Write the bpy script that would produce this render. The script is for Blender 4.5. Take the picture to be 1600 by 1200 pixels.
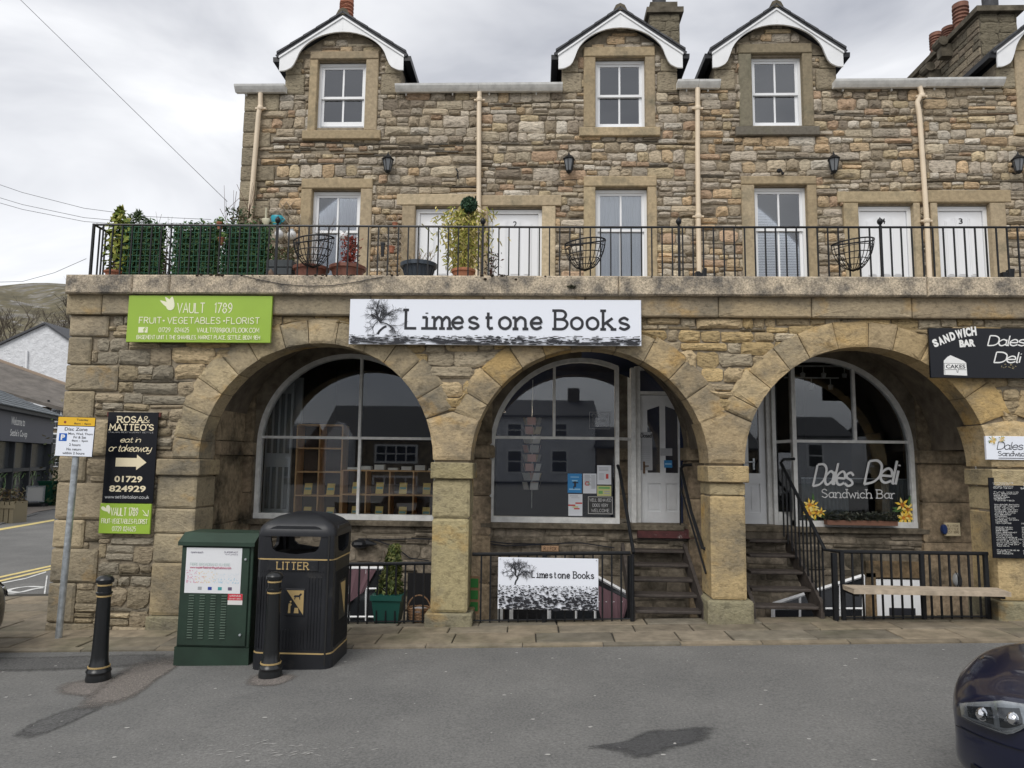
import bpy, bmesh, math, random
from mathutils import Vector, Matrix, Euler
R_ = math.radians
for o in list(bpy.data.objects): bpy.data.objects.remove(o)
SC = bpy.context.scene
COL = SC.collection

# ------------------------------------------------------------------ camera
FPX = 1109.0; CH = 1.9
YAW, PITCH, ROLL = 2.1, 6.2, 0.7
cam_d = bpy.data.cameras.new('camera'); cam = bpy.data.objects.new('camera', cam_d); COL.objects.link(cam)
CM = Matrix.Rotation(R_(YAW), 3, 'Z') @ Matrix.Rotation(R_(90+PITCH), 3, 'X') @ Matrix.Rotation(R_(ROLL), 3, 'Z')
cam.matrix_world = Matrix.Translation((0, 0, CH)) @ CM.to_4x4()
cam_d.lens = FPX/1600*36; cam_d.sensor_width = 36; cam_d.clip_start = 0.05; cam_d.clip_end = 3000
SC.camera = cam
SC.render.resolution_x = 1024; SC.render.resolution_y = 768

# ------------------------------------------------------------------ world: overcast sky
SUN_EL, SUN_AZ = 48, 205
w = bpy.data.worlds.new('World'); SC.world = w; w.use_nodes = True
nt = w.node_tree; nt.nodes.clear(); N = nt.nodes.new; Lk = nt.links.new
out = N('ShaderNodeOutputWorld'); bg = N('ShaderNodeBackground')
sky = N('ShaderNodeTexSky'); sky.sky_type = 'NISHITA'; sky.sun_disc = False
sky.sun_elevation = R_(SUN_EL); sky.sun_rotation = R_(SUN_AZ)
tc = N('ShaderNodeTexCoord'); mp = N('ShaderNodeMapping'); mp.inputs['Scale'].default_value = (1.0, 1.0, 2.6)
nz = N('ShaderNodeTexNoise'); nz.inputs['Scale'].default_value = 1.7; nz.inputs['Detail'].default_value = 6; nz.inputs['Roughness'].default_value = .5
nz.inputs['Distortion'].default_value = .6
rp = N('ShaderNodeValToRGB')
rp.color_ramp.elements[0].position = .36; rp.color_ramp.elements[0].color = (3.4, 3.52, 3.9, 1)
rp.color_ramp.elements[1].position = .60; rp.color_ramp.elements[1].color = (7.4, 7.45, 7.6, 1)
mx = N('ShaderNodeMix'); mx.data_type = 'RGBA'; mx.inputs[0].default_value = .93
Lk(tc.outputs['Generated'], mp.inputs[0]); Lk(mp.outputs[0], nz.inputs[0]); Lk(nz.outputs[0], rp.inputs[0])
Lk(sky.outputs[0], mx.inputs[6]); Lk(rp.outputs[0], mx.inputs[7]); Lk(mx.outputs[2], bg.inputs[0])
bg.inputs[1].default_value = .1; Lk(bg.outputs[0], out.inputs[0])
sd = bpy.data.lights.new('sun', 'SUN'); sd.energy = 1.5; sd.angle = R_(35); sd.color = (1, .97, .92)
sun = bpy.data.objects.new('sun', sd); COL.objects.link(sun)
az = R_(SUN_AZ); el = R_(SUN_EL)
sdir = Vector((math.sin(az)*math.cos(el), math.cos(az)*math.cos(el), math.sin(el)))   # towards the sun
sun.rotation_euler = sdir.to_track_quat('Z', 'Y').to_euler(); sun.location = sdir*30
SC.view_settings.view_transform = 'Standard'; SC.view_settings.look = 'None'
SC.view_settings.exposure = 0.55; SC.view_settings.gamma = 1; SC.view_settings.use_curve_mapping = False

# ------------------------------------------------------------------ pixel -> place helpers
def ray(px, py): return CM @ Vector(((px-800)/FPX, -(py-600)/FPX, -1))
def P(px, py, Y):
    d = ray(px, py); t = Y/d.y
    return Vector((d.x*t, Y, CH+d.z*t))
def gz(x): return 0.0305*max(-9.5, min(9.5, x))+0.097
def G(px, py):
    d = ray(px, py); z = 0
    for _ in range(12):
        t = (z-CH)/d.z; z = gz(d.x*t)
    return Vector((d.x*t, d.y*t, z))
def RX(x0, y0, x1, y1, Y):
    ym = (y0+y1)/2; xm = (x0+x1)/2
    return P(x0, ym, Y).x, P(xm, y1, Y).z, P(x1, ym, Y).x, P(xm, y0, Y).z   # X0,Z0,X1,Z1

# ------------------------------------------------------------------ materials
MATS = {}
def mat(name, col=(.5, .5, .5), rough=.7, metal=0, ns=0, na=0.0, bs=0, bump=0.0, tint=False, spec=.5, coat=0, detail=5, col2=None, c2s=3, c2lo=.5, c2hi=.62, bs2=0, bump2=0, dist=.02, an=1, col3=None, c3s=1.2, c3lo=.55, c3hi=.7, cr=0, crf=.5):
    if name in MATS: return MATS[name]
    m = bpy.data.materials.new(name); MATS[name] = m; m.use_nodes = True
    t = m.node_tree; n = t.nodes; b = n['Principled BSDF']
    b.inputs['Roughness'].default_value = rough; b.inputs['Metallic'].default_value = metal
    b.inputs['Specular IOR Level'].default_value = spec; b.inputs['Coat Weight'].default_value = coat
    b.inputs['Coat Roughness'].default_value = .05
    g = n.new('ShaderNodeNewGeometry')
    vec = g.outputs['Position']
    if an != 1:
        mpp = n.new('ShaderNodeMapping'); mpp.inputs['Scale'].default_value = (1, 1, an); t.links.new(g.outputs['Position'], mpp.inputs[0]); vec = mpp.outputs[0]
    def noise(s, d=detail, r=.6):
        q = n.new('ShaderNodeTexNoise'); q.inputs['Scale'].default_value = s; q.inputs['Detail'].default_value = d
        q.inputs['Roughness'].default_value = r; t.links.new(vec, q.inputs['Vector']); return q
    cur = None
    if tint:
        a = n.new('ShaderNodeAttribute'); a.attribute_name = 'tint'; cur = a.outputs['Color']
    else:
        rgb = n.new('ShaderNodeRGB'); rgb.outputs[0].default_value = (*col, 1); cur = rgb.outputs[0]
    if col2:
        q = noise(c2s, 6, .65); r = n.new('ShaderNodeMapRange'); r.inputs[1].default_value = c2lo; r.inputs[2].default_value = c2hi
        t.links.new(q.outputs[0], r.inputs[0])
        k = n.new('ShaderNodeMix'); k.data_type = 'RGBA'; k.inputs[7].default_value = (*col2, 1)
        t.links.new(r.outputs[0], k.inputs[0]); t.links.new(cur, k.inputs[6]); cur = k.outputs[2]
    if col3:
        q = noise(c3s, 4, .6); r = n.new('ShaderNodeMapRange'); r.inputs[1].default_value = c3lo; r.inputs[2].default_value = c3hi
        t.links.new(q.outputs[0], r.inputs[0]); k = n.new('ShaderNodeMix'); k.data_type = 'RGBA'; k.inputs[7].default_value = (*col3, 1)
        t.links.new(r.outputs[0], k.inputs[0]); t.links.new(cur, k.inputs[6]); cur = k.outputs[2]
    if cr:                                                    # stains and the shade of fine crevices, painted into the stone colour
        q = noise(cr, 5, .7); r = n.new('ShaderNodeMapRange'); r.inputs[1].default_value = .36; r.inputs[2].default_value = .47; r.inputs[3].default_value = crf; r.inputs[4].default_value = 1.05
        t.links.new(q.outputs[0], r.inputs[0]); k = n.new('ShaderNodeVectorMath'); k.operation = 'SCALE'; t.links.new(cur, k.inputs[0]); t.links.new(r.outputs[0], k.inputs['Scale']); cur = k.outputs[0]
    if na:
        q = noise(ns); r = n.new('ShaderNodeMapRange'); r.inputs[1].default_value = .3; r.inputs[2].default_value = .7
        r.inputs[3].default_value = 1-na; r.inputs[4].default_value = 1+na; t.links.new(q.outputs[0], r.inputs[0])
        k = n.new('ShaderNodeVectorMath'); k.operation = 'SCALE'; t.links.new(cur, k.inputs[0]); t.links.new(r.outputs[0], k.inputs['Scale']); cur = k.outputs[0]
    t.links.new(cur, b.inputs['Base Color'])
    last = None
    for s, st in ((bs, bump), (bs2, bump2)):
        if st:
            q = noise(s, 6, .65); u = n.new('ShaderNodeBump'); u.inputs['Strength'].default_value = st; u.inputs['Distance'].default_value = dist
            t.links.new(q.outputs[0], u.inputs['Height'])
            if last: t.links.new(last, u.inputs['Normal'])
            last = u.outputs[0]
    if last: t.links.new(last, b.inputs['Normal'])
    return m
def glass(name, tintc, ior):
    if name in MATS: return MATS[name]
    m = bpy.data.materials.new(name); MATS[name] = m; m.use_nodes = True; t = m.node_tree; n = t.nodes; n.clear()
    o = n.new('ShaderNodeOutputMaterial'); k = n.new('ShaderNodeMixShader'); a = n.new('ShaderNodeBsdfTransparent'); a.inputs[0].default_value = (*tintc, 1)
    gl = n.new('ShaderNodeBsdfGlossy'); gl.inputs['Roughness'].default_value = .015; gl.inputs[0].default_value = (.95, .97, 1, 1)
    f = n.new('ShaderNodeFresnel'); f.inputs[0].default_value = ior
    L = t.links.new; L(f.outputs[0], k.inputs[0]); L(a.outputs[0], k.inputs[1]); L(gl.outputs[0], k.inputs[2]); L(k.outputs[0], o.inputs[0])
    return m
stone = mat('stone', tint=True, rough=.95, ns=24, na=.24, bs=15, bump=1.0, bs2=70, bump2=.5, col2=(.12, .10, .078), c2s=2.4, c2lo=.58, c2hi=.78, spec=.12, dist=.03, an=2.4, cr=13)
ashlar = mat('dressed_stone', tint=True, rough=.9, ns=22, na=.20, bs=45, bump=.45, bs2=150, bump2=.3, col2=(.15, .14, .10), c2s=2.6, c2lo=.52, c2hi=.78, spec=.2, dist=.012)
mat('arch_stone', tint=True, rough=.95, ns=30, na=.16, bs=22, bump=.75, bs2=90, bump2=.4, col2=(.16, .145, .115), c2s=1.3, c2lo=.46, c2hi=.70, spec=.12, dist=.02, an=1.5, col3=(.52, .31, .085), c3s=1.5, c3lo=.57, c3hi=.80, cr=11, crf=.74)
mortar = mat('mortar', (.27, .228, .168), .95, ns=12, na=.3, bs=40, bump=.6, spec=.1)
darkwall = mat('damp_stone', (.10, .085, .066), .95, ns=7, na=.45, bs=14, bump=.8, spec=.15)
white = mat('white_paint', (.78, .79, .80), .45, ns=5, na=.05)
oldwhite = mat('weathered_white_paint', (.66, .66, .64), .6, ns=9, na=.18, bs=60, bump=.1)
cream = mat('cream_pipe_paint', (.70, .58, .43), .5, ns=4, na=.08)
black = mat('black_iron_paint', (.010, .011, .013), .42, ns=30, na=.3, spec=.35)
blackpl = mat('black_moulded_plastic', (.013, .014, .017), .42, ns=3, na=.35, bs=220, bump=.08, spec=.4, col2=(.035, .034, .033), c2s=5, c2lo=.6, c2hi=.75)
gold = mat('gold_paint', (.42, .30, .13), .5)
slate = mat('slate', (.06, .062, .068), .75, ns=9, na=.35, bs=30, bump=.4)
sootst = mat('sooty_stone', (.12, .105, .08), .95, ns=6, na=.5, bs=30, bump=.6, spec=.1)
terra = mat('terracotta', (.33, .13, .075), .8, ns=10, na=.2)
wood_d = mat('dark_stair_timber', (.052, .042, .036), .7, ns=15, na=.4, bs=50, bump=.3)
wood_l = mat('pale_timber', (.40, .33, .25), .8, ns=11, na=.25, bs=40, bump=.25)
shelfw = mat('shelf_wood', (.74, .44, .20), .55, ns=9, na=.15)
grn = mat('cabinet_green', (.018, .040, .026), .5, ns=3, na=.3, bs=160, bump=.05, col2=(.055, .065, .05), c2s=4, c2lo=.6, c2hi=.8)
steel = mat('galvanised_steel', (.42, .45, .47), .45, .6, ns=18, na=.3)
gpane = glass('window_glass', (.90, .92, .94), 2.3)
shopg = glass('shop_glass', (.98, .99, .99), 1.65)
curtain = mat('net_curtain', (.46, .48, .52), .9)
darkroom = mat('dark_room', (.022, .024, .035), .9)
def plain(name, c, r=.6): return mat(name, c, r)

# ------------------------------------------------------------------ mesh builder
WO = {}
class MB:
    def __init__(s): s.v = []; s.f = []; s.m = []; s.t = []; s.tint = (.3, .25, .18)
    def add(s, vs, fs, mi=0):
        b = len(s.v); s.v += [tuple(v) for v in vs]; s.t += [s.tint]*len(vs)
        s.f += [tuple(b+i for i in f) for f in fs]; s.m += [mi]*len(fs)
    def box(s, x0, y0, z0, x1, y1, z1, mi=0):
        s.add([(x0, y0, z0), (x1, y0, z0), (x1, y1, z0), (x0, y1, z0), (x0, y0, z1), (x1, y0, z1), (x1, y1, z1), (x0, y1, z1)],
              [(0, 3, 2, 1), (4, 5, 6, 7), (0, 1, 5, 4), (1, 2, 6, 5), (2, 3, 7, 6), (3, 0, 4, 7)], mi)
    def bbox(s, x0, y0, z0, x1, y1, z1, b=.01, mi=0):          # box with a chamfered front face
        b = min(b, (x1-x0)*.4, (z1-z0)*.4)
        s.add([(x0, y1, z0), (x1, y1, z0), (x1, y1, z1), (x0, y1, z1), (x0, y0+b, z0), (x1, y0+b, z0), (x1, y0+b, z1), (x0, y0+b, z1),
               (x0+b, y0, z0+b), (x1-b, y0, z0+b), (x1-b, y0, z1-b), (x0+b, y0, z1-b)],
              [(3, 2, 1, 0), (0, 1, 5, 4), (1, 2, 6, 5), (2, 3, 7, 6), (3, 0, 4, 7), (4, 5, 9, 8), (5, 6, 10, 9), (6, 7, 11, 10), (7, 4, 8, 11), (8, 9, 10, 11)], mi)
    def prism(s, poly, y0, y1, mi=0):                          # poly (x,z) anticlockwise seen from -Y
        n = len(poly); vs = [(x, y0, z) for x, z in poly]+[(x, y1, z) for x, z in poly]
        s.add(vs, [tuple(range(n)), tuple(range(2*n-1, n-1, -1))]+[((i+1) % n, i, n+i, n+(i+1) % n) for i in range(n)], mi)
    def slab(s, poly, z0, z1, mi=0):                           # poly (x,y) anticlockwise from above
        n = len(poly); vs = [(x, y, z1) for x, y in poly]+[(x, y, z0) for x, y in poly]
        s.add(vs, [tuple(range(n)), tuple(range(2*n-1, n-1, -1))]+[((i+1) % n, i, n+i, n+(i+1) % n) for i in range(n)], mi)
    def tube(s, pts, r, n=8, mi=0, caps=True):
        pts = [Vector(p) for p in pts]; k = len(pts); rs = r if isinstance(r, (list, tuple)) else [r]*k
        vs = []
        for i, p in enumerate(pts):
            d = (pts[min(i+1, k-1)]-pts[max(i-1, 0)]).normalized()
            a = d.orthogonal() if i == 0 else (a-d*a.dot(d))
            a = a.normalized(); c = d.cross(a)
            for j in range(n):
                q = 2*math.pi*j/n+math.pi/n
                vs.append(p+(a*math.cos(q)+c*math.sin(q))*rs[i])
        fs = [(i*n+j, i*n+(j+1) % n, (i+1)*n+(j+1) % n, (i+1)*n+j) for i in range(k-1) for j in range(n)]
        if caps: fs += [tuple(range(n-1, -1, -1)), tuple(range((k-1)*n, k*n))]
        s.add(vs, fs, mi)
    def lathe(s, prof, c=(0, 0, 0), n=20, mi=0, ang=2*math.pi, sx=1, sy=1, a0=0):   # prof [(r,z)] bottom to top
        full = abs(ang-2*math.pi) < 1e-6; m = n if full else n+1; vs = []
        for r, z in prof:
            for j in range(m):
                q = a0+ang*j/n; vs.append((c[0]+r*math.cos(q)*sx, c[1]+r*math.sin(q)*sy, c[2]+z))
        fs = []
        for i in range(len(prof)-1):
            for j in range(n):
                k = (j+1) % m; fs.append((i*m+j, i*m+k, (i+1)*m+k, (i+1)*m+j))
        if full:
            if prof[0][0] > 1e-4: fs.append(tuple(range(m-1, -1, -1)))
            if prof[-1][0] > 1e-4: fs.append(tuple(range((len(prof)-1)*m, len(prof)*m)))
        s.add(vs, fs, mi)
    def sph(s, c, r, n=10, mi=0, sz=1):
        s.lathe([(max(1e-5, r*math.sin(math.pi*i/n)), -r*sz*math.cos(math.pi*i/n)) for i in range(n+1)], c, n*2, mi)
    def stone(s, poly, y, back, bulge, tint, rng, inset=.18, jit=.004):
        # rough-faced block: outline poly (x,z), arris at y, face swelling towards -Y
        s.tint = tint; n = len(poly); cx = sum(p[0] for p in poly)/n; cz = sum(p[1] for p in poly)/n
        vs = [(x, back, z) for x, z in poly]+[(x, y, z) for x, z in poly]
        W = max(p[0] for p in poly)-min(p[0] for p in poly); H = max(p[1] for p in poly)-min(p[1] for p in poly); e = min(W, H)*inset
        ring = []
        for x, z in poly:
            dx, dz = cx-x, cz-z; ax = min(1, e/(abs(dx)+1e-6)) if abs(dx) > 1e-6 else 0; az_ = min(1, e/(abs(dz)+1e-6)) if abs(dz) > 1e-6 else 0
            ring.append((x+dx*min(ax, .8)+rng.uniform(-jit, jit), y-bulge*rng.uniform(.6, 1.15), z+dz*min(az_, .8)+rng.uniform(-jit, jit)))
        vs += ring
        vs.append((cx+rng.uniform(-.1, .1)*W, y-bulge*rng.uniform(.7, 1.5), cz+rng.uniform(-.1, .1)*H)); c = 3*n
        fs = []
        for i in range(n):
            j = (i+1) % n
            fs += [(j, i, n+i, n+j), (n+i, 2*n+i, 2*n+j, n+j), (2*n+i, c, 2*n+j)]
        s.add(vs, [tuple(reversed(f)) if False else f for f in fs])
    def build(s, name, mats, parent=None, local=False, smooth=False, kind=None, **props):
        me = bpy.data.meshes.new(name); me.from_pydata(s.v, [], s.f)
        mats = mats if isinstance(mats, (list, tuple)) else [mats]
        for m in mats: me.materials.append(m)
        if len(mats) > 1: me.polygons.foreach_set('material_index', s.m)
        if smooth: me.polygons.foreach_set('use_smooth', [True]*len(s.f))
        if any(m.name in ('stone', 'arch_stone', 'dressed_stone', 'inner_stone', 'flag_stone', 'leaf') for m in mats):
            a = me.color_attributes.new('tint', 'FLOAT_COLOR', 'POINT')
            a.data.foreach_set('color', [c for t in s.t for c in (t[0], t[1], t[2], 1)])
        me.update()
        bm = bmesh.new(); bm.from_mesh(me); bmesh.ops.recalc_face_normals(bm, faces=bm.faces[:]) if len(s.f) < 60000 else None; bm.to_mesh(me); bm.free()
        if smooth is True or smooth == 1:
            try: me.set_sharp_from_angle(angle=R_(38))
            except Exception: pass
        return link(name, me, parent, local, kind, **props)
def link(name, me, parent=None, local=False, kind=None, **props):
    o = bpy.data.objects.new(name, me); COL.objects.link(o)
    if parent:
        o.parent = parent
        if local: WO[o.name] = Vector((0, 0, 0))
        else:
            o.location = -WO.get(parent.name, Vector((0, 0, 0))); WO[o.name] = Vector((0, 0, 0))
    else: WO[o.name] = Vector((0, 0, 0))
    if kind: o['kind'] = kind
    for k, v in props.items(): o[k] = v
    return o
def thing(name, label, cat, loc=(0, 0, 0), rz=0, group=None):
    o = bpy.data.objects.new(name, None); COL.objects.link(o); o.location = loc; o.rotation_euler = (0, 0, rz)
    o['label'] = label; o['category'] = cat; o.empty_display_size = .2
    if group: o['group'] = group
    WO[o.name] = Vector(loc); return o
def copy_tree(o, parent=None, **kw):
    c = o.copy(); COL.objects.link(c)
    if parent: c.parent = parent
    for ch in o.children: copy_tree(ch, c)
    for k, v in kw.items(): c[k] = v
    return c

# ------------------------------------------------------------------ lettering
GL = {}
_g = """A 60|0,0 30,100 60,0;12,35 48,35
B 55|0,0 0,100;~0,100 35,98 48,78 35,55 0,53;~0,53 40,50 55,27 38,2 0,0
C 58|~56,82 35,100 10,85 0,50 10,15 35,0 57,18
D 60|0,0 0,100;~0,100 35,97 56,77 60,50 56,23 35,3 0,0
E 50|50,100 0,100 0,0 50,0;0,53 40,53
F 48|48,100 0,100 0,0;0,53 38,53
G 60|~56,82 35,100 10,85 0,50 10,15 35,0 58,20;58,20 58,48 35,48
H 58|0,0 0,100;58,0 58,100;0,52 58,52
I 6|3,0 3,100
J 40|~40,100 40,25 20,0 0,15
K 55|0,0 0,100;52,100 0,42;16,55 55,0
L 48|0,100 0,0 48,0
M 68|0,0 5,100 34,30 63,100 68,0
N 58|0,0 0,100 58,0 58,100
O 64|~32,100 8,85 0,50 8,15 32,0 56,15 64,50 56,85 32,100
P 52|0,0 0,100;~0,100 38,97 52,75 38,50 0,47
R 55|0,0 0,100;~0,100 38,97 50,76 38,53 0,50;25,50 55,0
S 52|~50,82 28,100 5,85 8,62 42,42 50,20 28,0 0,15
T 56|0,100 56,100;28,100 28,0
U 58|~0,100 0,40 8,10 29,0 50,10 58,40 58,100
V 60|0,100 30,0 60,100
W 84|0,100 20,0 42,80 64,0 84,100
X 56|0,0 56,100;0,100 56,0
Y 58|0,100 29,50 58,100;29,50 29,0
0 50|~25,100 6,80 0,50 6,20 25,0 44,20 50,50 44,80 25,100
1 16|0,82 14,100 14,0
2 46|~2,78 22,100 44,78 34,45 0,0;0,0 46,0
3 46|~2,88 24,100 42,78 20,54 44,28 24,0 0,12
4 52|38,0 38,100 0,30 52,30
5 46|42,100 8,100 5,55;~5,55 28,62 46,34 28,0 0,12
6 46|~38,96 12,75 0,35 22,0 45,28 24,56 2,35
7 46|0,100 46,100 14,0
8 46|~23,54 5,76 23,100 41,76 23,54 0,28 23,0 46,28 23,54
9 46|~44,65 24,44 2,72 24,100 45,68 34,25 8,2
a 50|~44,48 24,62 4,45 0,28 8,6 24,0 44,18;44,60 44,8 54,0
b 50|0,100 0,0;~0,42 22,62 46,46 48,28 40,6 22,0 0,15
c 46|~46,48 24,62 5,46 0,30 6,10 24,0 47,12
d 50|~44,46 24,62 4,46 0,28 8,6 24,0 44,16;44,100 44,4 52,0
e 48|0,31 46,31;~46,31 40,54 24,62 6,48 0,30 8,8 26,0 47,12
f 34|~34,95 18,98 12,75 12,0;0,60 30,60
g 50|~44,48 24,62 4,45 2,26 22,6 44,20;~44,60 44,0 38,-28 18,-34 2,-22
h 46|0,100 0,0;~0,38 20,62 40,52 44,35;44,35 44,0
i 8|4,60 4,0;4,80 4,86
k 46|0,100 0,0;42,60 0,24;16,34 46,0
l 10|3,100 3,4 10,0
m 70|0,60 0,0;~0,38 16,61 30,54 34,36;34,36 34,0;~34,38 50,61 64,54 68,36;68,36 68,0
n 46|0,60 0,0;~0,38 20,62 40,52 44,35;44,35 44,0
o 50|~25,62 5,50 0,31 6,10 25,0 44,10 50,31 44,50 25,62
p 50|0,60 0,-32;~0,42 22,62 46,46 48,28 40,6 22,0 0,15
r 34|0,60 0,0;~0,36 16,58 34,58
s 42|~40,50 22,62 3,50 8,36 34,26 42,12 22,0 0,10
t 34|12,88 12,12 20,0 34,4;0,60 30,60
u 46|~0,60 0,20 18,0 44,18;44,60 44,0
v 44|0,60 22,0 44,60
w 66|0,60 16,0 33,50 50,0 66,60
x 44|0,60 44,0;0,0 44,60
y 46|~0,60 2,25 20,8 42,24;~44,60 42,0 30,-30 4,-28
z 44|0,60 44,60 0,0 44,0
. 6|2,0 4,2
, 8|5,6 1,-12
- 28|2,36 26,36
' 6|4,100 2,80
& 60|~58,0 10,70 22,98 38,80 4,30 18,0 40,8 56,45
@ 80|~55,30 35,62 22,30 42,20 56,58;~56,58 56,20 78,30 70,80 35,95 2,60 10,5 45,-10"""
for ln in _g.split('\n'):
    k, r = ln[0], ln[2:]; wd, st = r.split('|'); L_ = []
    for q in st.split(';'):
        sm = q[0] == '~'; q = q.lstrip('~'); L_.append((sm, [tuple(map(float, p.split(','))) for p in q.split()]))
    GL[k] = (float(wd), L_)
def smooth_pts(p, k=5):
    if len(p) < 3: return p
    closed = p[0] == p[-1]; o = []
    for i in range(len(p)-1):
        p0 = p[i-1] if i > 0 else (p[-2] if closed else p[0]); p1 = p[i]; p2 = p[i+1]
        p3 = p[i+2] if i+2 < len(p) else (p[1] if closed else p[-1])
        for j in range(k):
            t = j/k
            o.append(tuple(.5*(2*p1[a]+(p2[a]-p0[a])*t+(2*p0[a]-5*p1[a]+4*p2[a]-p3[a])*t*t+(3*p1[a]-p0[a]-3*p2[a]+p3[a])*t**3) for a in (0, 1)))
    o.append(p[-1]); return o
def ribbon(mb, pts, wd, f, mi=0, e=0):
    n = len(pts)
    if n < 2: return
    L_ = []
    closed = pts[0] == pts[-1]
    for i, p in enumerate(pts):
        a = Vector(pts[i-1] if i > 0 else (pts[-2] if closed else pts[0])); b = Vector(pts[i+1] if i+1 < n else (pts[1] if closed else pts[-1])); p = Vector(p)
        d1 = (p-a); d2 = (b-p)
        d1 = d1.normalized() if d1.length > 1e-9 else d2.normalized(); d2 = d2.normalized() if d2.length > 1e-9 else d1
        t = (d1+d2); t = t.normalized() if t.length > 1e-6 else d1
        nn = Vector((-t.y, t.x)); c = max(.45, nn.dot(Vector((-d1.y, d1.x))))
        L_.append((p+nn*wd/2/c, p-nn*wd/2/c))
    vs = []
    for a, b in L_: vs += [f(a.x, a.y, e), f(b.x, b.y, e)]
    mb.add(vs, [(2*i, 2*i+1, 2*i+3, 2*i+2) for i in range(n-1)], mi)
def layout(s, serif=False, gap=14, space=38, mono=0):
    x = 0; out = []
    for ch in s:
        if ch == ' ': x += space; continue
        if ch == '*': out.append(('dot', x+14, 45)); x += 28+gap; continue
        wd, st = GL[ch]; ox = x+(mono-wd)/2 if mono else x
        for sm, pts in st:
            q = [(a+ox, b) for a, b in pts]
            if sm: q = smooth_pts(q)
            out.append(('s', q))
            if serif and not sm:
                for a, b in ((0, 1), (-1, -2)):
                    dx = abs(q[a][0]-q[b][0]); dy = abs(q[a][1]-q[b][1])
                    if dy > dx*.9 and dy > 15 and q[a][1] in (0, 60, 100): out.append(('s', [(q[a][0]-(13 if not(q[a][1] == 60) else 14), q[a][1]), (q[a][0]+(13 if q[a][1] != 60 else 1), q[a][1])]))
        if serif and mono and ch in 'i': out += [('s', [(ox-20, 0), (ox+28, 0)]), ('s', [(ox-16, 60), (ox+4, 60)])]
        x += (mono or wd)+gap
    return out, x-gap
def letters(mb, s, X0, Z0, X1, Z1, y, wd=.1, serif=False, mono=0, gap=14, space=38, shear=0, arc=0, mi=0, asp=None):
    """stroke lettering fitted in the rectangle X0..X1 (baseline Z0, cap line Z1) of the plane at y"""
    L_, W = layout(s, serif, gap, space, mono); sx = (X1-X0)/W; sz = (Z1-Z0)/100
    def f(a, b, e): 
        u = a/W-.5
        return (X0+a*sx+shear*b*sz, y-e, Z0+b*sz+arc*(.25-u*u)*4*sz*100)
    w_ = wd*100; e = 0
    for k in L_:
        e += .00012
        if k[0] == 'dot': mb.add([f(k[1]+18*math.cos(t*.785)*.8, k[2]+15*math.sin(t*.785), e) for t in range(8)], [tuple(range(8))], mi)
        else:
            pts = k[1]
            # ribbon in scaled space so stroke width stays even
            def g(a, b, e_): return (X0+a+shear*b, y-e_, Z0+b+arc*(.25-(a/(X1-X0)-.5)**2)*4*sz*100)
            ribbon(mb, [(p[0]*sx, p[1]*sz) for p in pts], w_*sz, g, mi, e)
def btext(mb, s, X0, Z0, X1, Z1, y, bold=0, mi=0, rot=0, align_h=True, keep=False):
    """lettering in the built-in sans face, fitted in a rectangle of the plane at y"""
    c = bpy.data.curves.new('t', 'FONT'); c.body = s; c.offset = bold; c.fill_mode = 'FRONT'; c.resolution_u = 3
    o = bpy.data.objects.new('t', c); me = bpy.data.meshes.new_from_object(o)
    vs = [v.co.copy() for v in me.vertices]; fs = [tuple(p.vertices) for p in me.polygons]
    bpy.data.objects.remove(o); bpy.data.curves.remove(c); bpy.data.meshes.remove(me)
    if not vs: return
    a0 = min(v.x for v in vs); a1 = max(v.x for v in vs); b0 = min(v.y for v in vs); b1 = max(v.y for v in vs)
    sx = (X1-X0)/(a1-a0); sz = (Z1-Z0)/(b1-b0)
    cr, sr = math.cos(rot), math.sin(rot); out = []
    for v in vs:
        x = (v.x-a0)*sx; z = (v.y-b0)*sz; out.append((X0+x*cr-z*sr, y, Z0+x*sr+z*cr))
    mb.add(out, fs, mi)
def leaves(mb, n, fn, size, rng, tints, up=0.0, asp=2.0):
    for _ in range(n):
        c, d = fn(); d = Vector(d)+Vector((rng.gauss(0, 1), rng.gauss(0, 1), rng.gauss(0, 1)+up))*.7
        d.normalize(); a = d.orthogonal().normalized(); a.rotate(Matrix.Rotation(rng.uniform(0, 6.28), 3, d)); b = d.cross(a)
        s = size*rng.uniform(.6, 1.35); c = Vector(c); mb.tint = rng.choice(tints)
        k = rng.uniform(.75, 1.2); mb.tint = tuple(q*k for q in mb.tint)
        mb.add([c-a*s*.5*asp, c+b*s*.35, c+a*s*.5*asp, c-b*s*.35], [(0, 1, 2, 3)])
leafm = mat('leaf', tint=True, rough=.6, spec=.3)

# ================================================================== STRUCTURE
YF, YB, YI, YU = 8.0, 8.44, 9.3, 10.8
rng = random.Random(7)
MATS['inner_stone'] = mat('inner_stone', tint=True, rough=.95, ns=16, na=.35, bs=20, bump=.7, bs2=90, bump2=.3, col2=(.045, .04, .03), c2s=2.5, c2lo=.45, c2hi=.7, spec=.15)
MATS['flag_stone'] = mat('flag_stone', tint=True, rough=.9, ns=6, na=.28, bs=30, bump=.25, bs2=160, bump2=.25, col2=(.10, .10, .06), c2s=1.3, c2lo=.5, c2hi=.8, spec=.25)
def pal(items, G_=1.0):
    def f(r=rng, k=.13):
        c = r.choice(items); q = r.uniform(1-k, 1+k*1.3); return (c[0]*q, c[1]*q, c[2]*q)
    return f
upal = pal([(a*1.14, b*1.12, c*1.1) for a, b, c in [(.40, .335, .24), (.43, .37, .27), (.35, .29, .205), (.30, .25, .18), (.45, .40, .32), (.48, .44, .37), (.42, .32, .20), (.45, .33, .20), (.38, .27, .18), (.33, .29, .23), (.25, .21, .16), (.44, .36, .23), (.41, .36, .29), (.36, .31, .235), (.39, .34, .27), (.31, .27, .21)]])
_up0 = upal
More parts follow.
